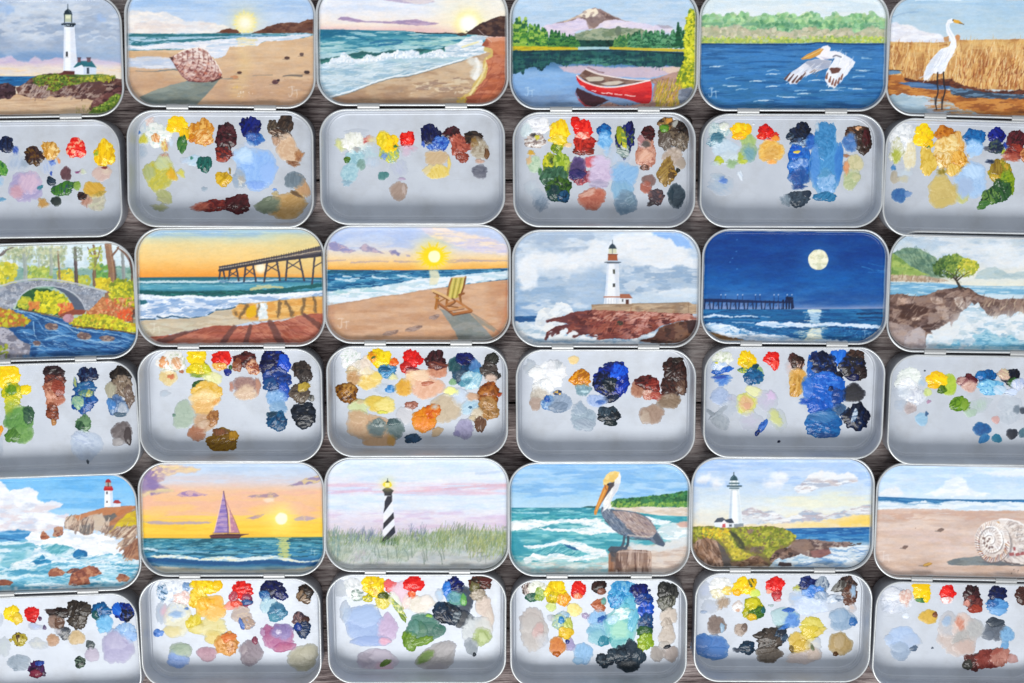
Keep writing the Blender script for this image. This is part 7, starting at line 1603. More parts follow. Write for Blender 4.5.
'25': ((690, 340), '''
165 95 54 46 0 k e4e8d8 f0f0e8 ccd4b8
150 140 44 34 0 k d0dcec b8cce4 e8ecf4
190 150 34 16 -10 k 1c58b0 3c78c8
140 165 34 12 0 k 2c64b4 90b0dc
165 205 50 30 -5 r 4c80c8 6c98d4 3c70bc
150 190 44 12 -5 r 1c50a4
135 115 10 6 0 r d8d020
290 100 46 48 0 k f4cc08 ffdc28 e4b400
300 130 34 22 0 k e8c410 c8b028
335 175 44 44 0 s 8cac68 9cb878 7ca070
325 185 50 46 0 k 1c5c88 2c6c98 144c74
335 135 20 14 -30 k 1c4c5c
270 155 26 14 0 k 2c6c70 b0b838
420 95 42 36 0 k d81c18 e83028 b81210
435 130 22 28 0 k d82820 f06050
515 140 30 46 0 w d8b8b0 e0c8c0
530 95 30 30 0 k 3c2424 583834
550 115 38 40 -20 k 30201c 4c342c
562 125 24 20 0 k c8a898 3c2824
548 180 46 44 0 s d0a050 d8ac60 c49440
545 235 40 60 5 k c8984c d8b068 a87c38
635 130 40 70 0 k 1c60b0 3474c0
760 90 48 44 0 k 2870d0 3c84dc
650 90 44 30 0 k 1c2c5c 0c1a40
690 130 66 66 0 k 0c1830 141f44 1c3c70
760 180 26 20 0 k 0a1228
690 265 106 110 0 k 1c64bc 2c74cc 1858ac
700 200 80 40 0 k 2c6cc4 1c5cb8 4c88d8
600 240 34 60 0 s 3c7ccc 2c6cc0
590 315 34 22 0 r 1c58b0
755 290 34 50 0 k 1c4484 28569c
720 248 14 16 0 k 0c2c5c
655 340 60 40 0 k 1858b0 2464bc
762 358 44 34 0 s 34587c 406488 2c4c70
685 430 96 74 0 k 2464a0 3078b4 1c5490
680 390 80 30 0 s 3c74a8 4c84b4
690 490 50 14 0 r 1c5490
845 85 50 38 0 k 38261f 503a30 241814
835 140 72 62 0 k 141a2c 2c2420 1c3060
870 170 36 40 0 k 241c1c 3c3030
835 192 34 20 0 k 0c1c4c
838 272 60 52 0 s 24242c 30303a 1c1c24
850 395 72 72 0 k 0a1428 10203c 142c50
905 390 20 26 0 k 0c1830
840 385 14 40 15 k c8d4e0 4c6888
862 340 20 14 0 k 0c1c34
155 290 54 46 0 s a8b8d4 b4c2dc 9cacc8
215 300 34 24 0 w b8b8c8
195 350 46 50 0 w b0b8c4 bcc4ce
155 415 56 40 30 s a0a8b0 acb2b8 949ca4
110 375 34 12 30 r 98a0a8
150 370 60 12 -35 r a4acb4
325 262 44 28 20 s dcdca8 e4e4b8
285 325 56 60 0 s d4d474 dcdc88 c8c860
288 325 42 44 0 s d8b488 e0c098 d0a878
290 335 24 20 0 s d8a888
395 310 60 54 0 w c4bcd0 ccc4d8
415 285 24 30 -30 r d0bcd8
310 415 60 56 0 w c0bccc c8c4d4
445 405 46 66 -30 w bcc4a8 c4ccb0
440 400 30 50 -30 r c8cc90
372 440 40 18 -60 k 3c6cb8 5c88cc 2c58a4
345 475 20 12 -60 k 14244c 2c4c94
455 520 9 7 -30 k 14203c'''),
'26': ((824, 345), '''
435 160 60 50 0 k eaeee8 f6f8f4 dce4dc
400 190 40 36 0 k e4e8e4 f0f2ee
430 220 56 50 -10 k eceef0 fafafa dadee4
470 265 50 46 -20 k d8dce4 e8eaee c4c8d4
400 240 50 40 0 w c4ccd8 ccd4dc
500 190 24 26 0 w a8c4d8
530 242 24 24 0 s c8d490 d4dca0
535 290 14 12 0 r b090a8
390 310 34 34 0 w b0bccc bcc6d4
440 322 34 34 0 s b0a4a4 bcb0b0 a09494
500 380 34 38 0 s 98bcd4 a8c8dc
525 352 10 16 0 r 48688c
516 132 6 5 0 k 5c6470
640 205 44 60 0 s a8c044 b4c850 9cb438
578 178 54 46 0 k f4c804 fcd81c e8b400
560 210 30 14 0 k e8b808
605 228 26 22 0 k 3c5c20 5c7c28
740 180 30 36 0 k 4c1c24 682c34
710 185 36 26 0 k c09c94 885458
765 180 24 20 0 k 5c2430
745 210 44 34 0 s c8a498 d4b4a8 bc9488
690 302 48 40 0 k 5c8420 7ca030 4c7018
720 305 22 34 0 s 84a43c
795 310 66 40 -25 w b0c4b4 bccfc0 a4b8ac
750 345 34 26 0 s b0c4b4 a8bcac
835 165 50 42 -10 k 14588c 1c6ca8 0c4878
800 155 26 26 0 k 2c7cb8 1c68a4
850 215 72 40 0 k 7cb8d8 98cce4 5ca0cc
900 230 40 26 0 k b0d0e4 c8dcec
955 165 50 44 0 k 141c2c 20283c 0c1018
965 190 30 26 0 k 3c6c28 2c5420
920 150 30 34 -30 k c8a898 d8c8a8
990 200 40 34 0 k b8c4e0 d8dce8
960 240 34 20 0 k d0dcf0
950 300 64 46 0 w c4ccd4 d0d6dc
950 360 56 52 0 w b4bcc4 c4ccd4 dadee2
985 330 20 26 0 s 7c8894
1016 335 16 22 0 s 48505c
880 382 22 22 0 s d0aca8 c8a4a0
808 430 50 36 0 s 1c5c90 2468a0 185084
820 478 32 24 -35 s 2c74a8 3c84b4
885 478 28 24 20 s 2c7894 3484a0
962 455 32 30 0 s 2c303c 343a46
1020 450 26 28 0 s 4c6c7c 5c7c88
1080 190 60 50 0 k 1c1c24 303040
1100 300 60 60 0 w b0b8c0'''),
'31': ((0, 563), '''
-60 260 54 50 0 k eceeec dce0e4
-20 290 40 40 0 w c8d0dc
62 262 44 44 0 k f0d018 f8e040 dcb810
90 285 26 34 0 k d8b838 e4c850
165 262 38 42 0 k d42424 e04440 b81818
165 290 24 14 0 k c02424
205 285 10 12 0 k 5c3c5c
180 325 42 20 10 w b4c0e0 a8b8dc
228 330 10 14 0 r 5c4c70
20 430 40 54 0 w c4cccc ccd2d0
55 395 10 10 0 r a89838
100 390 38 38 0 k a89838 b8ac58 5c4828
95 385 14 22 0 k 4c3828 d8c880
195 415 50 30 10 w d0d0c8 dad8d0 c0c4bc
305 255 62 30 0 k 241814 3c2a24 140e0c
260 245 36 12 5 r 3c2c28
285 300 44 38 0 s 8c7468 a08878 6c5448
305 310 26 34 0 k 5c4438 785c4c
405 240 60 56 0 k 2c2420 484038 1c1614
400 300 50 40 0 k 443c34 5c544c 302824
330 360 34 34 0 k 8c8c8c 3c4048 5c6068
300 350 24 18 0 w c8c4c8
272 395 34 36 -20 s b89478 c4a084 a88468
393 382 44 40 0 s c8b088 d0ba94 bca47c
518 245 52 44 0 k 145888 1c6ca0 0c4c78
488 265 20 26 0 k 1c4c4c 2c6060
538 310 44 50 0 s 6cb0d8 80bce0 5ca4d0
520 345 20 16 0 r 8cc4e4
632 248 58 50 0 k 0c2c78 1850b0 081c54
650 265 34 34 0 k 0c1838 081024 2c4c90
600 235 26 34 0 k 1c64c4 3478d0
645 350 58 48 0 k a4c4e8 b8d2ee 90b4dc
670 375 34 34 0 s 9cbce4
600 430 84 92 -10 s aca8c4 b4b0cc a4a0be
590 400 60 50 0 s b8b4cc b0acc6
462 418 24 26 0 k 4c5458 707878
472 470 40 40 30 s b8b0c0 c0b8c8
410 508 30 32 0 k 2c3c38 7c8c7c 1c2824
98 510 62 46 0 s 98a4b0 a4b0bc 8c98a4
80 545 14 10 0 r 94a0ac
190 545 46 46 0 k 3c1c44 582c5c 28142c
185 565 34 24 0 k 6c2838 84384c
205 512 24 14 0 k 3c5ca8 2c3c80'''),
'32': ((130, 563), '''
215 145 78 60 0 k e8ecf0 f4f6f8 d0d8e4
165 150 30 44 0 k a8c0d8 2c5c7c d8e0ec
290 120 22 24 0 k 7c9cc4 b8cce0
270 180 50 36 0 k ecdcd8 e4c4bc f0e8e4
158 255 26 64 0 w a8b8cc b0c0d0
175 250 22 44 0 w d8b0bc
245 290 74 90 0 s dcd8c0 e0dcc4 d4d0b4
240 250 60 50 0 s ccd4dc d8dcdc e0e0d0
238 262 42 20 0 s 94b0d0 a0bad8
290 232 12 8 0 r 5c84b8
220 350 50 34 0 s d8cc98 dcd0a0
145 358 26 22 0 k 5c88cc 7ca0dc
130 362 10 8 0 r 3c68b0
330 310 40 50 0 k e0cc50 e8d870 d4bc38
345 340 46 26 0 s dcd08c
380 120 74 44 0 k f2cc0c f8dc30 e0b000
350 180 50 60 0 k ecc838 f4dc68 dcb020
450 110 26 30 0 k f0c408
420 330 78 56 0 s dcd098 e0d8a4 d0c480
430 380 50 40 0 s d4c070 dcc880
415 230 76 68 0 s ecb448 f0bc58 e4a838
390 205 44 34 0 k f0c050 e8ac34
440 250 50 40 0 s eeb860 f0c478
520 215 40 26 -30 s e89080 e8a090
578 140 52 52 0 k dc2020 e83c34 b01414
600 190 30 34 0 k 7c3c5c a04c60
530 175 24 34 0 k a04858 c05c68
600 200 30 16 0 k 3c5c8c
545 210 30 20 0 k e05c48
572 265 54 48 0 s b8a8a0 c0b0a8 d0bca4
600 310 40 36 0 k c0a898 a89488 9ca8c0
572 310 12 34 -20 k 4c6cb0 6c88c0
730 130 62 50 0 k 0c1440 14205c 0a0e30
775 165 34 30 0 k 0c1848 1c2c70
690 165 30 30 0 k 5c8cb4 2c5c94
712 215 50 46 0 s b0ccd8 c0d8dc 9cc0d0
755 250 46 50 0 k 4c7c98 6498b0 386884
735 280 30 24 0 k 5c94a8
900 150 40 50 0 k 2c2018 44342a 181210
880 170 26 34 0 k 483828 988068
905 195 22 18 0 k d8c8b8 5c4838
868 285 40 34 0 k 6c5454 8c7070 3c3440
900 290 20 20 0 k 4c3430
885 340 40 48 0 k 1c3454 284468 142844
860 325 20 24 0 k 24448c
765 390 80 62 0 s b06c94 b8789c a4608c
710 360 34 50 0 s a05c84 ac6890
790 355 48 48 0 s 8c7cac 9888b8 8070a0
760 350 44 40 0 s 8474a4 9080b0
762 350 16 14 0 k c0b4d0 d0c8dc
790 430 60 26 -8 s b46488 a85c80
680 355 16 20 0 r b08cac
495 415 60 62 0 k d8a060 e4b478 c88c48
505 380 40 26 0 k d87840 e09058
520 430 30 40 0 k e0ac78 d09458 a86c3c
395 465 50 42 10 s b894a0 c09ca8 ac8894
620 460 56 74 10 s 8c8088 988c94 80747c
640 395 16 22 0 k 7c4458 945868
580 440 26 34 0 r a09498 948890
260 450 60 46 0 s a4b0a0 a8b4a4
245 490 58 50 0 s 88a4d4 94aedc 7c98cc
265 445 52 34 0 s a0b09c acb8a4
885 490 78 72 0 s b0ac98 b8b4a0 a8a490
920 455 50 44 0 s b4b09c bcb8a4'''),
'33': ((320, 563), '''
110 130 50 50 0 w c8ccd0 d4d8dc
170 130 50 56 0 k e8eaea f4f4f4 d4d8d8
190 165 34 34 0 k d4dcd4 8c9c94 f0f0ee
270 105 66 46 0 k f2d018 f8e038 dcb400
290 140 44 44 0 k ecc810 f8dc30 d0a800
245 180 26 22 0 k c8bc20 6c7c20 e0d028
325 170 28 26 0 k 4c5818 6c7424 2c3c10
320 205 40 30 0 k d8c850 e8dc90
355 115 30 34 0 k d84048 e87070
410 150 54 60 0 s e4c8d4 e8d0dc dcbccc
385 190 30 50 -30 s dce0d0 e4e8dc
400 230 16 70 -35 k c8cc60 8ca480 e0e0a8
425 280 10 30 -35 k 7c9440
480 108 54 44 0 k dc1c1c ec3c34 c01212
470 160 22 20 0 k e85c30 f08c60
440 200 22 40 10 s e8ccc8 ecd8d0
510 210 74 50 0 s e4dcd0 e8e0d6 dcd4c4
545 190 34 30 0 s ecE4dc
690 110 46 40 0 k 0c1c58 142c7c 0a1240
650 140 22 50 0 k 2c70c0 4c90dc
612 165 22 40 0 w b8d4ec c8dcf0
735 200 50 90 0 s 28384c 303f54 1f2c3c
700 185 52 50 0 s 4c9088 5c9c90 3c8078
735 190 18 30 0 k 6ca860 88b468
690 175 30 34 0 s 508c98 60a0a8
650 260 72 56 10 k 1c2838 28384c 121c28
615 230 40 30 -20 k 1c3044 284058
735 290 50 50 0 s 242c38 30383f
700 275 20 34 20 k a0a8ac 3c4854
820 100 60 40 0 k 3c2c20 6c3828 241a14
850 90 30 20 0 k 5c2c28
790 130 26 40 0 k 5c5c3c 7c7450
810 165 44 34 0 k a89c8c c0b4a4 8c8070
840 225 44 60 0 s d4c4b8 dcccc0 c8b8ac
865 280 26 60 0 s d8ccc0 d0c0b4
770 330 46 70 20 s c8ccce d0d4d4
835 330 50 54 0 s d0d0cc
830 375 50 52 0 s a0b070 acba80 94a464
835 380 26 36 -30 r b8c490
775 425 36 50 -20 s 8c949c 98a0a8
790 468 10 12 0 k 3c444c
225 320 100 104 0 s a0b4d8 a8bcdc 98acd2
220 270 96 60 0 s a8bcdc acc0e0
255 400 100 30 0 s 98acd4
130 250 30 60 0 w b8c8dc
345 330 54 74 0 s c0acc8 c8b4d0 b8a4c0
330 400 36 24 0 s d8a8bc
530 300 74 46 0 s 4c7c70 5c8c7c 3c6c60
540 350 104 46 -5 s 3c6c60 487868 305c50
500 350 54 56 0 s 4c7c60 44705c
610 345 36 34 -30 s 306458 3c7464
460 400 40 54 -10 k 6c8c30 7c9c40 5c7c28
525 400 60 24 -15 k 7c9c3c 6c8c34
480 330 34 44 0 s 5c8c80 4c7c70
560 270 20 10 0 r 8cb848
295 500 104 62 0 s b8b0bc c0b8c4 ccc4c8
230 495 44 40 0 s b0a8b4 a8a0ac
330 530 56 34 0 s c8b0bc
310 475 60 36 0 s c4bcc8
335 510 34 16 -35 k 5c7438 6c8444
600 480 104 70 -25 s a8a4a4 b0acac 9c9898
640 440 60 40 -30 s b4b0b0 a8a4a4
590 535 70 24 -10 s a09ca0
540 480 58 28 -35 s 6c8840 789448 5c7834'''),
'34': ((500, 563), '''
135 130 26 40 0 k c8b8b0 4c3c38 e8e4e0
190 125 50 36 0 k f0f0e4 f8f8f0 d4d8c4
160 175 34 26 0 k 2c5c4c 4c7c64
205 160 30 40 0 k 7c9c40 9cb458 b8c470
285 140 56 54 0 k f2d010 f8e030 dcb400
270 175 34 34 0 k c8b418 e8cc20 9c9418
325 185 38 36 0 k eca838 f0bc58 dc9020
262 225 28 26 0 s c8d480 d4dc94
400 135 44 46 0 k d81c18 e83428 b81010
398 168 24 18 0 k e87848 f0b898
380 240 42 38 0 s ecdc8c f0e4a0 e4d07c
510 120 40 40 0 k 2c1c18 442c28 1a1010
520 145 24 20 0 k 6c4438 8c6050
505 215 40 30 20 k b06848 c07c5c 9c5438
530 195 16 20 0 s 5c9c94 88b8ac
435 270 18 18 0 k a898b8 c0b8cc
615 150 60 66 0 k 4ca0d0 74b8dc 2c84c0
640 120 50 30 0 k 88c4e0 3c90c8
600 190 50 50 0 k 3c90c4 5cacd4 2478b0
660 220 40 60 0 s 5cb0c8 74bcd0
500 285 54 46 0 s 8cb8dc a0c4e4 7ca8d0
520 290 24 20 -30 k 3c6cb0 2c5ca0
500 350 56 50 0 s 7cb0c8 88bcd0
620 320 90 110 0 s 7cc0c0 8cccc8 6cb0b8
500 380 50 44 0 s 84b8c4 90c0cc
530 400 30 30 0 k 3c8498 5c9cac
600 400 44 36 0 s 5ca8ac 6cb4b4
615 340 56 60 0 s a4d4c0 b0dcc8
625 260 56 34 -20 k d0e8e4 e4f2f0 a8d4d4
575 290 34 26 -20 s b8d8e8 c8e0ee
680 290 30 60 10 k 6cb4cc 8cc8d8
712 140 48 40 0 k 0c1c5c 142c7c 0a1240
735 185 50 34 0 k 143c80 1c4c94 0c2c64
765 140 8 8 0 k 1c2c60
750 250 40 60 0 k 1450b0 1c60c8 0c3c8c
745 310 44 54 0 k 1c4470 2c5c88 14345c
740 350 40 34 0 k 3c6438 2c5430
745 400 42 50 0 k 8ca828 9cb43c 7c9820
725 430 26 22 0 k a0b440
860 145 56 52 0 k 2c2c2c 444440 1a1a1a
850 205 44 44 0 k 5c5c54 747468 44443c
875 190 26 30 0 k 34342c 8c8c80
865 270 48 48 0 s ccc0b4 d4c8bc c0b4a8
855 310 30 34 0 k b0a498 c8bcb0
855 370 44 60 10 s c4b8ac ccc2b8 b8aca0
840 420 30 24 0 s b8b0a8
805 465 40 42 0 s 9c948f a69e98
875 465 44 44 -10 s a89c96 b0a49e
855 428 22 10 -20 k 282c34
165 290 66 66 0 s bcb4b0 c4bcb8
170 350 74 100 0 s bcb6b2 c2bcb8 b6b0ac
195 345 30 50 20 s c8aca8 c0a4a0
215 390 34 44 0 w c8c4c4
325 265 34 20 0 k 98bcd4 c8d8dc
305 300 44 40 0 k b0c8b8 c8d4a0 90b0b0
313 290 16 22 0 k 1c78b0 3c90c4
350 320 26 40 0 k c8cc70 a8b458
338 358 40 36 0 k e0bc38 e8c84c d4ac28
293 425 44 48 0 s c87828 d08438 bc6c1c
290 465 22 16 0 k c07028 a85c18
358 420 26 34 0 s 9c94b8 a8a0c4
345 402 12 12 0 k 2c3c80
425 462 54 56 0 s 90b8dc 9cc2e2 84accc
400 500 30 20 0 s 98bcd8
650 480 74 74 0 k 24303c 30404c 18222c
670 430 30 46 0 k 2c3844 3c4854
710 480 40 40 0 k 2c3c48 3c4c58
600 470 54 34 0 k 28343f 384854
660 525 62 34 0 s 1c2830 28343c
538 498 46 40 0 k 303c48 44525c 202a34
260 280 20 20 0 w c8c8cc'''),
'35': ((685, 563), '''
100 140 40 50 0 w c0c8dc ccd2e0
185 115 66 44 0 k f2f2f0 fafaf8 e4e4e0
170 155 44 30 0 k e8e4cc d4ccac f2f0e8
215 140 26 26 0 k f0dc90 e8cc68 f4f0e0
190 205 42 34 -30 r a89480 b8a490 988470
125 225 44 40 0 w bcc4d4 c4cad8
95 250 20 10 0 r a0b0c8
300 120 58 50 0 k f2cc0c f8dc2c e0b000
345 100 24 26 0 k e8bc10 4c5c30
358 155 30 24 0 s ccdc68 d8e47c
265 150 24 20 0 k e8b400
270 222 30 30 0 k eceae8 f6f4f2 dccfc8
270 240 14 10 0 r d0a890
462 110 50 42 0 k dc1c1c e83830 c01212
470 165 28 30 0 k b83840 a02c34 d05c60
430 145 18 14 0 r e89880
480 190 14 8 0 r e8b0b0
350 235 56 60 0 k a8a824 c8c030 7c8c1c
365 250 44 34 0 k 3c6428 5c7c2c 2c5024
340 205 34 30 0 k d4cc38 c8bc28
340 275 26 22 0 k c8a828 dcbc30
400 240 14 18 0 k 2c6468
440 218 18 7 0 r a8b8b8
630 110 54 44 0 k 0a1848 10205c 3c4c80
700 110 40 40 0 k a0acb8 5c6c84 c0c8d0
660 150 60 40 0 k 4c84cc 6c9cdc 3470bc
700 175 44 34 0 k 94a8c0 b0bccc
570 130 22 18 0 r b8b850
580 180 50 56 0 w a8c4e8 b4ccec
640 220 100 50 0 s ccd8ec d4deee c4d0e8
760 210 60 50 0 w c8d0dc d0d6e0
755 185 34 24 0 k c0ccdc e0e6ee
830 110 50 44 0 k 3c2c28 5c4840 241a18
790 120 44 26 -30 k 4c4844 8c8c88
840 165 40 54 -10 k 5c3c30 704c3c 482c24
790 180 22 16 0 k c0c8d4 6c7c90
855 230 24 30 0 w d8c0b4
860 140 16 40 0 r a0b8d0
160 318 50 54 0 s 7c6c64 887870 706058
190 330 14 26 0 k a0b8cc
285 340 38 34 -20 s ac9c90 b8a89c 8c7c70
305 330 16 22 0 k 7c6c64
130 430 100 66 0 s 4878b4 5080bc 406ea8
90 400 50 40 0 s 4070ac 4878b4
160 460 70 34 0 s 4c7cb8
318 435 38 40 0 k 1c3448 284458 142838
268 445 28 14 0 r 28384c
340 415 18 14 0 k 1c3c54
440 370 78 44 -8 k 3c3430 504842 28221f
490 370 34 44 0 k 3c5064 506478 2c3c50
430 410 64 50 0 k 483f3a 5c524a 34302c
430 470 74 44 0 s 5c5248 685e54 50463e
495 350 24 20 0 k 2c3440
510 280 72 54 0 s a8c4c8 b0ccd0
545 290 48 44 0 s 5c8ccc 6c9cd8 4c7cbc
485 270 44 44 0 s b0c8cc b8d0d4
530 240 34 12 0 k 3c6cb4
510 325 34 12 -20 r 3c78c0
650 320 60 50 0 k dccf70 e4d880 d0c458
640 355 50 40 0 k d4c048 dcc858
690 350 34 20 -20 r dcc870
575 400 50 50 0 s d0b458 d8bc64 c4a84c
600 430 50 40 0 k c8a848 d8bc60
660 420 44 44 0 w dcd8cc e0dcd2
545 440 12 22 -20 k 7c6838
605 480 90 40 -8 s c4b8b4 ccc0bc bcb0ac
660 465 44 36 0 s d0c0b4 c8b8ac
650 430 10 20 -20 r 6c7458
795 415 64 62 0 s a89060 b09868 9c8454
790 400 34 44 0 s b4a07c ac9872
770 465 14 14 0 k 5c4020
805 290 72 60 0 s 8ca4bc 98aec4 8098b0
790 270 50 40 0 s 94acc4 a0b4c8
860 300 22 24 0 k 3c6ca4 4c7cb4'''),
'36': ((824, 563), '''
370 190 80 70 0 k d8dce4 e8eaf0 c8ccd8
350 160 46 40 0 k e0e2ea eceef2
320 220 34 40 0 w c0c8d8 c8cfda
415 175 34 44 0 k e4c8bc dcb4a8 ecdcd4
420 270 20 16 0 k e8eef6
395 230 40 26 0 w ccd4e0
500 155 48 46 0 k f4d000 fcdc18 e8c000
500 120 46 26 0 k f0c808
500 190 34 14 5 k 4c7c4c 5c8c50
525 175 20 26 0 k f0cc08
634 150 42 40 0 k dc1c18 ec3c34 c41010
630 190 34 20 0 k ecdcdc f4ecec e8a8a0
755 160 48 46 0 k 341c20 4c2c30 241216
765 205 50 42 0 k 5c2c2c 74403c 3c1c20
775 235 40 24 0 k a04838 88382c
730 205 20 20 0 r c08070
888 160 50 44 0 k 0c1c48 142858 0a1434
885 220 60 44 0 k 5c94c8 74a8d8 3c78b0
890 245 50 20 0 r 7cacd8
860 205 30 20 0 k 2c5c94 3c70a8
1015 165 40 50 0 k 3c2420 583830
1100 180 54 50 0 k 1c1818 302c28
1100 330 60 60 0 s c8c0b8
535 275 50 40 0 s d0ac48 d8b454 c4a03c
568 265 14 16 0 k 7c5038 8c6044
400 385 80 66 0 s b0c4e0 b8cae4 a8bcdc
440 400 60 40 0 w b4c4dc
330 385 24 20 0 w a8bcd8
390 460 54 40 0 s 98a8bc a0b0c4 90a0b4
385 430 50 30 0 s a4b4c8
460 437 22 16 -20 k 5c6c80 6c7c90
555 435 7 6 0 k 6c7480
680 380 108 98 0 s c8bab4 ccc0ba c0b2ac
640 320 60 70 0 s bcbcc0 c4c2c4
710 320 60 66 0 s d4c0b8 dccac2
765 340 50 60 0 s b4b4b4 bcbcba acacac
700 385 50 52 0 s acaaa8 b4b2b0 a4a2a0
720 430 60 46 0 s c4b0a8
628 295 26 34 20 s a0b4cc acc0d4
695 310 26 40 -10 r c88c78 d8a898
875 345 56 58 0 s 5c6470 68707c 525a66
875 305 46 26 0 k 3c444f 505862
840 370 34 26 0 s 6c7480
935 365 40 44 -20 s 7ca8cc 8cb4d4 6c98c0
925 425 22 30 10 s 6c9cc4 7ca8cc
770 505 62 46 0 k 5c3430 6c3c38 4c2a28
735 520 26 30 0 k 3c3c38 4c4c44
840 490 74 52 -10 k 7c3c34 8c4840 6c302c
900 480 54 50 0 k b07c70 bc8a7e a06c60
965 490 30 26 0 s c09c98 b8908c
880 450 34 14 -20 r a05c50'''),
}
# ------------------------------------------------------------ paint dabs
def colour_name(c):
    import colorsys
    r, g, b = c; h, l, s = colorsys.rgb_to_hls(r, g, b); h *= 360
    if l > .86 and s < .6: return 'white'
    if l < .17: return 'near black' if s < .45 else ('dark blue' if 190 < h < 270 else 'dark brown')
    if s < .14: return 'light grey' if l > .62 else ('grey' if l > .35 else 'dark grey')
    t = 'pale ' if l > .68 else ('dark ' if l < .3 else '')
    if h < 14 or h > 345: return t+('red' if s > .5 and .25 < l < .65 else ('pink' if l > .55 else 'reddish brown'))
    if h < 40: return ('orange' if s > .7 and l > .4 else t+('beige' if l > .62 else 'brown')).replace('pale beige', 'beige')
    if h < 66: return t+('yellow' if s > .5 and l > .38 else ('cream' if l > .65 else 'ochre')).replace('pale cream', 'cream')
    if h < 160: return t+'green'
    if h < 190: return t+'teal'
    if h < 255: return t+('blue' if s > .25 else 'blue grey')
    return t+('purple' if h < 300 else 'mauve')
FLOOR = 1.0
GC = .45; _G = {}
def under_z(tray, x, y):
    G = _G[tray.name]; j = np.clip(((x+50)/GC).astype(int), 0, G.shape[1]-1); i = np.clip(((y+62)/GC).astype(int), 0, G.shape[0]-1)
    return G[i, j]
_K = {}
def under_c(tray, x, y):
    G = _K[tray.name]; j = np.clip(((x+50)/GC).astype(int), 0, G.shape[1]-1); i = np.clip(((y+62)/GC).astype(int), 0, G.shape[0]-1)
    return G[i, j]
def raise_z(tray, x, y, z):
    G = _G[tray.name]; j = np.clip(((x+50)/GC).astype(int), 1, G.shape[1]-2); i = np.clip(((y+62)/GC).astype(int), 1, G.shape[0]-2)
    for a in (-1, 0, 1):
        for b in (-1, 0, 1): np.maximum.at(G, (i+a, j+b), z)
_dk = [0]
def dab(spec, origin, tray, inv, order):
    x, y, rx, ry, rot, kind = spec.split()[:6]; cols = [hx(q.lower()) for q in spec.split()[6:]]
    x, y, rx, ry, rot = float(x), float(y), float(rx), float(ry), math.radians(float(rot))
    _dk[0] += 1; rg = np.random.default_rng(_dk[0]*13+5)
    px = origin[0]+x/5.12; py = origin[1]+y/5.12
    c = at(px, py, FLOOR); c = (inv@Vector((c[0], c[1], c[2])))
    ppm = np.linalg.norm(at(px+1, py, FLOOR)-at(px, py, FLOOR)); k = ppm/5.12
    rx *= k; ry *= k
    rag = {'k': .17, 's': .11, 'r': .26, 'w': .16}[kind]
    H = {'k': min(1.25, .4+.12*min(rx, ry)), 's': .22, 'r': .22, 'w': .07}[kind]
    n = int(max(20, min(64, 7*(rx+ry)))); m = int(max(6, min(22, 2.6*(rx+ry)/2)))
    T = np.linspace(0, 2*math.pi, n, endpoint=False)
    sx = rg.uniform(0, 90); fr = 2.2
    o = 1+rag*2*(fbm(sx+fr*np.cos(T), sx+fr*np.sin(T), 41, 3)-.5)+rag*.9*(fbm(sx+7*np.cos(T), sx+7*np.sin(T), 43, 2)-.5)*2
    lo = {'k': .07, 's': .06, 'r': .10, 'w': .06}[kind]
    o = o+lo*np.cos(2*T+rg.uniform(0, 6.3))*.4+lo*np.cos(3*T+rg.uniform(0, 6.3))+lo*.6*np.cos(5*T+rg.uniform(0, 6.3))
    R = np.linspace(0, 1, m+1)[1:]
    V = [(0, 0)]; tt = [0]
    for r in R:
        for a, q in zip(T, o):
            V.append((math.cos(a)*q*r*rx, -math.sin(a)*q*r*ry)); tt.append(r)
    V = np.array(V); tt = np.array(tt)
    ca, sa = math.cos(-rot), math.sin(-rot)
    X = V[:, 0]*ca-V[:, 1]*sa+c[0]; Y = V[:, 0]*sa+V[:, 1]*ca+c[1]
    edge = np.clip(1-tt**(3.2 if kind == 'k' else 5), 0, 1)**(.7 if kind == 'k' else 1.0)
    amp = {'k': .58, 's': .16, 'r': .45, 'w': .08}[kind]; ns = {'k': 2.7, 's': 2.4, 'r': 1.6, 'w': 2.4}[kind]
    # brush drag: noise stretched along one direction
    th = rg.uniform(0, math.pi); U = X*math.cos(th)+Y*math.sin(th); W = -X*math.sin(th)+Y*math.cos(th)
    nz = fbm(U/ns/2.0+sx, W/ns/.8+sx, 51, 3); nz2 = fbm(X/.7+sx, Y/.7, 53, 2)
    hgt = H*(1-.35*tt**2)*(1-amp*.5+amp*1.6*(nz-.35))+(.08 if kind == 'k' else .02)*(nz2-.5)*H
    base = under_z(tray, X, Y)
    thin = np.clip((base-FLOOR)/.5, 0, 1)
    own = edge*np.maximum(hgt, .05)*(1-.55*thin)
    z = base+.012+own+order*.001
    z[tt >= .999] = base[tt >= .999]-.015
    raise_z(tray, X, Y, np.where(tt < .999, z, FLOOR))
    q = fbm(U/3.4+sx+31, W/.55+sx, 57, 4); q2 = fbm(X/1.1+sx, Y/1.1+7, 59, 3)
    C = np.repeat(cols[0][None], len(X), 0)
    if len(cols) > 1:
        f = np.clip((q-.50)/.10+.5, 0, 1)[:, None]*(.95 if kind == 'k' else .75); C = C*(1-f)+cols[1]*f
    if len(cols) > 2:
        f = np.clip((q2-.60)/.07+.5, 0, 1)[:, None]*(.95 if kind == 'k' else .7); C = C*(1-f)+cols[2]*f
    if kind == 'w':
        C = C*.8+hx('b3bbc6')*.2
    U0 = under_c(tray, X, Y); has = U0[:, 3] > 0
    e0 = {'k': .86, 's': .62, 'r': .6, 'w': .2}[kind]; top = {'k': .5, 's': .85, 'r': .8, 'w': .85}[kind]
    f = np.clip((tt-e0+(q2-.5)*.5)/(1-e0), 0, 1)*top*has
    C = C*(1-f[:, None])+U0[:, :3]*f[:, None]
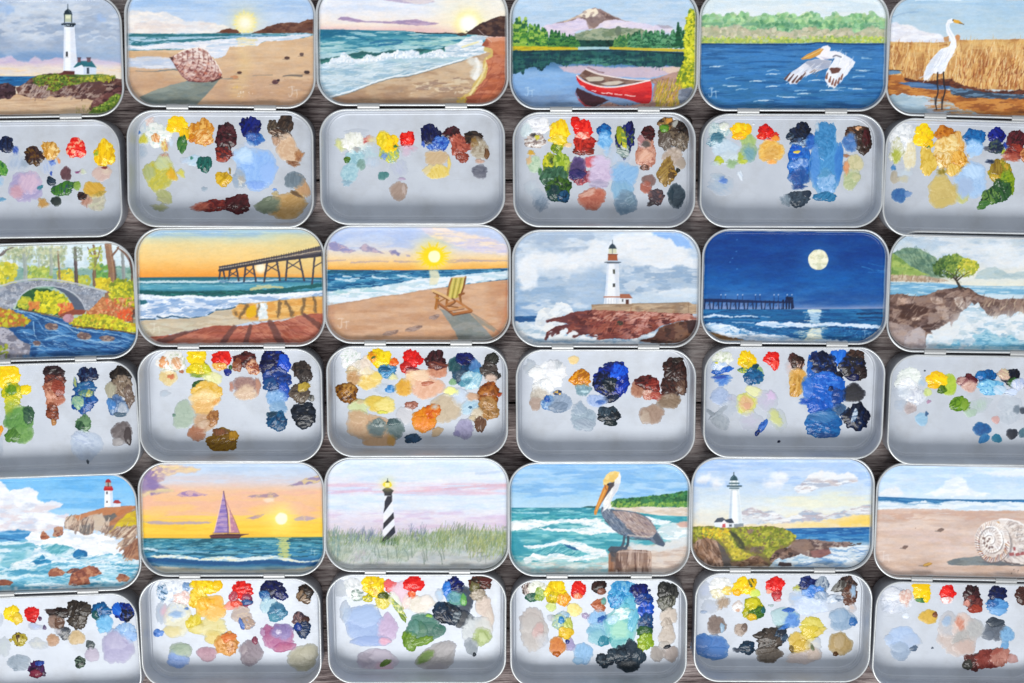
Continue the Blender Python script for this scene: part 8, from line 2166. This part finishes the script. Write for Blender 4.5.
    e1, t1 = {'k': (.94, .25), 's': (.80, .55), 'r': (.55, .8), 'w': (.1, .95)}[kind]
    f = np.clip((tt-e1+(q2-.5)*1.0*(1-e1)+(q-.5)*.9*(1-e1))/(1-e1), 0, 1)*t1*(~has)
    C = C*(1-f[:, None])+hx('bcc2cb')*f[:, None]
    G = _K[tray.name]; jj = np.clip(((X+50)/GC).astype(int), 1, G.shape[1]-2); ii = np.clip(((Y+62)/GC).astype(int), 1, G.shape[0]-2)
    for a in (0, 1):
        for b in (0, 1):
            G[ii+a, jj+b, :3] = C; G[ii+a, jj+b, 3] = 1
    mC = C.mean(1, keepdims=True); C = np.clip((mC+(C-mC)*1.06-.5)*1.08+.478, .008, 1)
    F = [(0, 1+i, 1+(i+1) % n) for i in range(n)]
    for r in range(m-1):
        b0 = 1+r*n; b1 = b0+n
        for i in range(n):
            j = (i+1) % n
            F.append((b0+i, b1+i, b1+j, b0+j))
    # make sure faces look up
    F = [f[::-1] for f in F]
    o_ = link({'k': 'paint_dab', 's': 'paint_pool', 'r': 'paint_smear', 'w': 'paint_wash'}[kind], np.stack([X, Y, z], 1), F, M_DAB if kind == 'k' else M_POOL, tray, colors=C)
    o_['label'] = colour_name(cols[0])+' '+{'k': 'dab of thick wet paint', 's': 'smooth pool of mixed paint', 'r': 'ragged smear of paint', 'w': 'thin translucent wash of paint'}[kind]
    return o_

# ------------------------------------------------------------ one tin
LW, LH, LR = 92.6, 58.0, 14.0
LOFF, TOFF = .35, .5      # lid
TW, TH, TR = 90.0, 56.6, 13.4      # tray
RIMZ = 16.5
_tin = [0]
def wobble(V, k, amp=.16):
    """hand-worn sheet metal: gentle bends and small dings, different on every tin"""
    V = np.array(V, float); s0 = _tin[0]*7.7+k
    V[:, 0] += amp*2*(fbm(V[:, 1]/16+s0, V[:, 0]/30+s0, 81, 2)-.5)*2; V[:, 1] += amp*2*(fbm(V[:, 0]/16+s0, V[:, 1]/30+3, 83, 2)-.5)*2
    V[:, 2] += np.where(V[:, 2] > 2.5, amp*1.6*(fbm(V[:, 0]/9+s0, V[:, 1]/9+s0, 85, 3)-.5), 0)
    return V
def rim_mesh(w, h, r, y0, z, parent, k):
    prof = []
    for a in range(0, 360, 30):
        t = math.radians(a); prof.append((.52-.54*math.cos(t), z+.6*math.sin(t)))
    V, F = sweep(w, h, r, prof, 14, False, False)
    m = 60; n = len(prof)
    for i in range(m): F.append(((n-1)*m+i, (n-1)*m+(i+1) % m, (i+1) % m, i))
    return link('rim', wobble([(x, y+y0, q) for x, y, q in V], k), F, M_RIM, parent)
def tray_mesh(name, parent):
    prof = [(1.6, 0), (.7, .35), (.35, 1.2), (.3, RIMZ-1.8), (.3, RIMZ-.7), (1.0, RIMZ-.75), (1.2, RIMZ-1.6), (1.3, 6.0), (1.32, 4.6), (1.05, 4.2), (1.1, 3.9)]
    for a in (0, 18, 36, 48, 54, 58, 64, 78, 90):
        t = math.radians(a); rib = {48: .0, 54: .34, 58: .34, 64: .0}.get(a, 0)      # pressed bead round the floor
        prof.append((1.4+2.2*(1-math.cos(t))+rib*.3, FLOOR+2.2*(1-math.sin(t))+rib))
    V, F = sweep(TW, TH, TR, prof, 14)
    o = link(name, wobble([(x, y-TH/2-TOFF, z) for x, y, z in V], 1), F, M_TRAY, parent)
    rim_mesh(TW, TH, TR, -TH/2-TOFF, RIMZ-.66, o, 1)
    return o
LID_D = 4.6
def lid_mesh(parent):
    prof = [(2.4, -.3), (1.2, .0), (.5, .7), (.35, 1.6), (.35, LID_D-1.2), (.35, LID_D-.7), (1.0, LID_D-.7), (1.2, LID_D-1.5), (1.25, 2.2), (1.7, 1.2), (2.6, .6), (4.0, .4)]
    V, F = sweep(LW, LH, LR, prof, 14)
    o = link('lid', wobble([(x, y+LH/2+LOFF, z) for x, y, z in V], 5), F, M_LID, parent)
    rim_mesh(LW, LH, LR, LH/2+LOFF, LID_D-.6, o, 5)
    return o
def painting_mesh(code, lid, M, org, clampx):
    """the picture: one even skin of paint over the inside of the lid, rolled up at its edge, with brush relief"""
    w, h, r = LW-2.7, LH-2.7, LR-1.35
    st = .335
    gx = np.arange(-w/2-st, w/2+st*1.5, st); gy = np.arange(-h/2-st, h/2+st*1.5, st)
    X, Y = np.meshgrid(gx, gy); sd = rr_sdf(X, Y, w, h, r)
    ins = sd <= 0
    near = ins.copy()
    for dy in (-1, 0, 1):
        for dx in (-1, 0, 1): near |= np.roll(np.roll(ins, dy, 0), dx, 1)
    e = 1e-3
    nx_ = (rr_sdf(X+e, Y, w, h, r)-sd)/e; ny_ = (rr_sdf(X, Y+e, w, h, r)-sd)/e
    snap = near & ~ins
    X = np.where(snap, X-nx_*sd, X); Y = np.where(snap, Y-ny_*sd, Y)
    ids = -np.ones(X.shape, int); ids[near] = np.arange(near.sum())
    a, b, c_, d = ids[:-1, :-1], ids[:-1, 1:], ids[1:, 1:], ids[1:, :-1]
    ok = (a >= 0) & (b >= 0) & (c_ >= 0) & (d >= 0)
    cen = ins[:-1, :-1].astype(int)+ins[:-1, 1:]+ins[1:, 1:]+ins[1:, :-1]
    ok &= cen > 0
    F = np.stack([a[ok], b[ok], c_[ok], d[ok]], 1)
    x = X[near]; y = Y[near]; dd = np.maximum(-rr_sdf(x, y, w, h, r), 0)
    rf = 2.0
    z = .75+np.where(dd < rf, rf-np.sqrt(np.maximum(rf*rf-(rf-dd)**2, 0)), 0)*.9
    P = np.stack([x, y+LH/2+LOFF, z], 1)
    Wd = np.array([tuple(M@Vector((q[0]*1.0, q[1], q[2]))) for q in P[::1]]) if False else (np.array(M)[:3, :3]@P.T).T+np.array(M)[:3, 3]
    px, py = seen(Wd)
    u = (px-org[0])*5.12; v = (py-org[1])*5.12
    cv = globals()['pic_'+code]()
    u = np.clip(u, clampx[0], clampx[1]); v = np.minimum(v, clampx[2])
    C = cv.sample(u, v, cv.C); Hh = cv.sample(u, v, cv.H)
    lum = C.mean(1)
    P[:, 2] += .05*(Hh-.25)+.03*(fbm(x/.9, y/.45, 71, 3)-.5)
    # thin bare edge where the paint stops unevenly
    bare = np.clip((.55+.5*(fbm(x/4, y/4, 73, 3)-.5)-dd)/.35, 0, 1)[:, None]*.75
    C = C*(1-bare)+hx('cdd2d6')*bare
    o = link('painting', P, F.tolist(), M_PAINTING, lid, colors=C)
    return o
def hinge(x, parent):
    V = []; F = []
    hw = 5.3
    # knuckle: a half-rolled sheet across the gap
    n = 10
    for xx in (x-hw, x+hw):
        for k in range(n+1):
            t = math.pi*k/n; V.append((xx, .75+1.35*math.cos(t), RIMZ-.45+.75*math.sin(t)))
    m = n+1
    for k in range(n): F.append((k, m+k, m+k+1, k+1))
    F.append(tuple(range(m))[::-1]); F.append(tuple(range(m, 2*m))); F.append((0, n, m+n, m))
    o = link('hinge', V, F, M_HINGE, parent, smooth=False)
    bv = o.modifiers.new('edge', 'BEVEL'); bv.width = .0002; bv.segments = 2; bv.limit_method = 'ANGLE'
    return o
TINS = {   # code: hinge middle in the photo, turn in degrees, droop of the lid
'11': (27.0, 118.2, 0.8, 2), '12': (221.2, 108.6, -0.6, 2), '13': (412.3, 107.2, 0.0, 2), '14': (604.9, 110.6, 0.0, 2), '15': (792.2, 112.3, -0.2, 2), '16': (979.0, 118.4, -1.6, 2),
'21': (43.0, 361.5, 1.8, 2), '22': (231.4, 347.6, 0.2, 2), '23': (418.2, 344.4, 0.0, 2), '24': (605.6, 348.2, 0.0, 2), '25': (794.1, 345.2, -0.5, 2), '26': (978.0, 353.8, -0.9, 2),
'31': (46.0, 594.0, 2.1, 2), '32': (232.0, 577.2, 0.2, 2), '33': (417.5, 573.0, 0.0, 2), '34': (599.2, 577.4, 0.0, 2), '35': (782.3, 571.6, -0.1, 2), '36': (964.0, 581.2, -1.2, 2)}
# no two tins are quite alike: slack in the hinge (mm) and small differences in size of tray and lid
FITS = {'11': (-0.609, 0.988, 1.012, 1.491, 0.99, 1.0), '12': (-0.835, 1.005, 1.001, -0.289, 0.992, 1.0), '13': (-0.119, 0.997, 0.989, 0.167, 0.997, 1.0), '14': (-0.02, 0.984, 0.984, -0.569, 0.98, 1.0), '15': (0.731, 0.988, 0.972, 0.117, 0.986, 1.0), '16': (0.352, 0.988, 1.008, 0.195, 0.99, 1.0), '21': (0.84, 0.988, 1.013, 1.714, 0.99, 1.003), '22': (-1.304, 1.01, 1.006, -0.08, 1.004, 1.015), '23': (-0.736, 0.995, 0.988, -0.288, 0.99, 1.008), '24': (0.344, 0.988, 1.004, 0.191, 0.999, 1.002), '25': (0.872, 0.99, 0.993, -0.295, 0.99, 0.98), '26': (1.805, 0.988, 0.982, 0.434, 0.99, 1.026), '31': (0.594, 0.988, 1.008, 2.794, 0.99, 1.034), '32': (-1.532, 1.012, 1.008, 0.42, 1.006, 1.006), '33': (-0.635, 1.004, 1.008, -0.217, 0.999, 1.008), '34': (0.032, 0.991, 1.008, 0.035, 0.985, 1.005), '35': (0.996, 0.99, 1.008, -0.451, 0.991, 0.995), '36': (0.689, 0.988, 1.008, -0.074, 0.99, 1.016)}
VIEW = {'11': (0, 0), '12': (120, 0), '13': (310, 0), '14': (500, 0), '15': (695, 0), '16': (824, 0),
'21': (0, 230), '22': (130, 225), '23': (320, 220), '24': (505, 228), '25': (695, 228), '26': (824, 230),
'31': (0, 470), '32': (130, 460), '33': (320, 456), '34': (500, 460), '35': (685, 456), '36': (824, 464)}
CL = {'11': (-470, 612, 592), '12': (46, 990, 538), '13': (56, 985, 530), '14': (66, 1000, 552), '15': (36, 965, 560), '16': (336, 1380, 598),
'21': (-620, 684, 640), '22': (50, 984, 602), '23': (44, 960, 604), '24': (54, 966, 592), '25': (48, 948, 588), '26': (346, 1380, 606),
'31': (-620, 698, 602), '32': (72, 976, 572), '33': (44, 942, 568), '34': (54, 950, 574), '35': (50, 938, 570), '36': (280, 1380, 572)}
ABOUT = {
'11': 'open tin palette, lid painted with a white lighthouse and teal-roofed cottage under grey clouds',
'12': 'open tin palette, lid painted with a ribbed conch shell on a sunrise beach',
'13': 'open tin palette, lid painted with breaking surf and an orange sand bank at sunset',
'14': 'open tin palette, lid painted with a red canoe on a mountain lake',
'15': 'open tin palette, lid painted with a white pelican flying over blue water',
'16': 'open tin palette, lid painted with a white egret standing in golden reeds',
'21': 'open tin palette, lid painted with a stone arch bridge over a stream in autumn woods',
'22': 'open tin palette, lid painted with a wooden pier and orange sunset over red sand',
'23': 'open tin palette, lid painted with a striped deck chair facing the sun on a beach',
'24': 'open tin palette, lid painted with a lighthouse on reddish rocks, white spray and cloudy sky',
'25': 'open tin palette, lid painted with a full moon over a dark blue sea and pier',
'26': 'open tin palette, lid painted with a lone green and yellow tree on a rocky point',
'31': 'open tin palette, lid painted with a red-topped lighthouse on a cliff above crashing waves',
'32': 'open tin palette, lid painted with a purple-sailed boat on the sea at yellow sunset',
'33': 'open tin palette, lid painted with a black and white spiral-striped lighthouse above dune grass',
'34': 'open tin palette, lid painted with a brown pelican perched on a wooden post by surf',
'35': 'open tin palette, lid painted with a white lighthouse on a yellow-green headland',
'36': 'open tin palette, lid painted with a round spiral shell lying on pale pink sand'}
def build_tin(code):
    px, py, rot, droop = TINS[code]; py += .5
    h = at(px, py, RIMZ)
    root = bpy.data.objects.new('tin_palette', None); COL.objects.link(root)
    root.empty_display_size = .02
    root.location = Vector((h[0], h[1], 0))*MM; root.rotation_euler = (0, 0, math.radians(rot))
    root['label'] = ABOUT[code]; root['category'] = 'paint tin'; root['group'] = 'painted tin palettes laid open in rows on the wood'
    Mr = Matrix.Translation(Vector((h[0], h[1], 0)))@Matrix.Rotation(math.radians(rot), 4, 'Z')
    _tin[0] += 1
    tray = tray_mesh('tray', root)
    # lid swings about the hinge line: its rim is level with the tray rim there and its far edge hangs lower
    tx, tsx, tsy, lx, lsx, lsy = FITS[code]
    tray.location = Vector((tx, 0, 0))*MM; tray.scale = (tsx, tsy, 1)
    _G[tray.name] = np.full((150, 225), FLOOR)
    _K[tray.name] = np.zeros((150, 225, 4))
    lid = lid_mesh(root)
    Ml = Matrix.Translation(Vector((lx, 0, RIMZ-LID_D)))@Matrix.Rotation(-math.radians(droop), 4, 'X')@Matrix.Diagonal((lsx, lsy, 1, 1))
    lid.location = Vector((lx, 0, RIMZ-LID_D))*MM; lid.scale = (lsx, lsy, 1); lid.rotation_euler = (-math.radians(droop), 0, 0)
    p = painting_mesh(code, lid, Mr@Ml, VIEW[code], CL[code])
    p['label'] = 'picture of '+ABOUT[code].split('painted with ')[1]
    for s in (-1, 1):
        hinge(s*21.1, root)
    inv = (Mr@Matrix.Translation(Vector((tx, 0, 0)))@Matrix.Diagonal((tsx, tsy, 1, 1))).inverted()
    org, txt = DABS[code]
    for i, line in enumerate(l for l in txt.strip().split('\n') if l.strip()):
        dab(line, org, tray, inv, i)
    return root
for code in TINS:
    build_tin(code)

# ------------------------------------------------------------ the weathered boards under the tins
def table():
    V = []; F = []
    rg = np.random.default_rng(4); y = -330.0
    while y < 330:
        w = rg.uniform(52, 66); g = rg.uniform(.6, 1.3); z0 = rg.uniform(-.25, 0)
        b = len(V)
        prof = [(y, -6), (y, z0-.8), (y+.8, z0), (y+w-.8-g, z0), (y+w-g, z0-.8), (y+w-g, -6)]
        for x in (-520, 520):
            V += [(x, a, z-.05) for a, z in prof]
        for i in range(5): F.append((b+i, b+6+i, b+7+i, b+i+1))
        F.append((b, b+1, b+2, b+3, b+4, b+5)); F.append(tuple(b+6+i for i in range(6))[::-1])
        y += w
    b = len(V); V += [(-520, -335, -6.2), (520, -335, -6.2), (520, 340, -6.2), (-520, 340, -6.2)]; F.append((b, b+1, b+2, b+3))
    o = link('table_top', V, [f[::-1] if len(f) == 4 and f[0] < b else f for f in F], M_WOOD, smooth=False)
    o['kind'] = 'structure'; o['label'] = 'dark weathered wooden boards under the tins'
    return o
table()

# ------------------------------------------------------------ light, camera
w = bpy.data.worlds.new('World'); S.world = w; w.use_nodes = True
w.node_tree.nodes['Background'].inputs['Color'].default_value = (.88, .93, 1.0, 1)
w.node_tree.nodes['Background'].inputs['Strength'].default_value = .46
def area(name, loc, target, size, power, col):
    l = bpy.data.lights.new(name, 'AREA'); l.shape = 'RECTANGLE'; l.size, l.size_y = size; l.energy = power; l.color = col
    o = bpy.data.objects.new(name, l); COL.objects.link(o); o.location = loc
    o.rotation_euler = (Vector(target)-Vector(loc)).to_track_quat('-Z', 'Y').to_euler(); return o
area('softbox', (-.2, -1.65, 2.6), (0, -.05, 0), (1.9, 1.0), 74, (1, .99, .97))
area('softbox_fill', (.3, 1.0, 1.8), (0, 0, 0), (1.8, 1.0), 5, (.95, .98, 1))
cam = bpy.data.cameras.new('camera'); co = bpy.data.objects.new('camera', cam); COL.objects.link(co)
cam.sensor_width = 36; cam.lens = FPX*36/1024; cam.clip_start = .01; cam.clip_end = 20
co.location = Vector(CAM)*MM; co.rotation_euler = (-TILT, 0, 0)
S.camera = co
S.view_settings.view_transform = 'Standard'; S.view_settings.look = 'None'; S.view_settings.exposure = 0; S.view_settings.gamma = 1
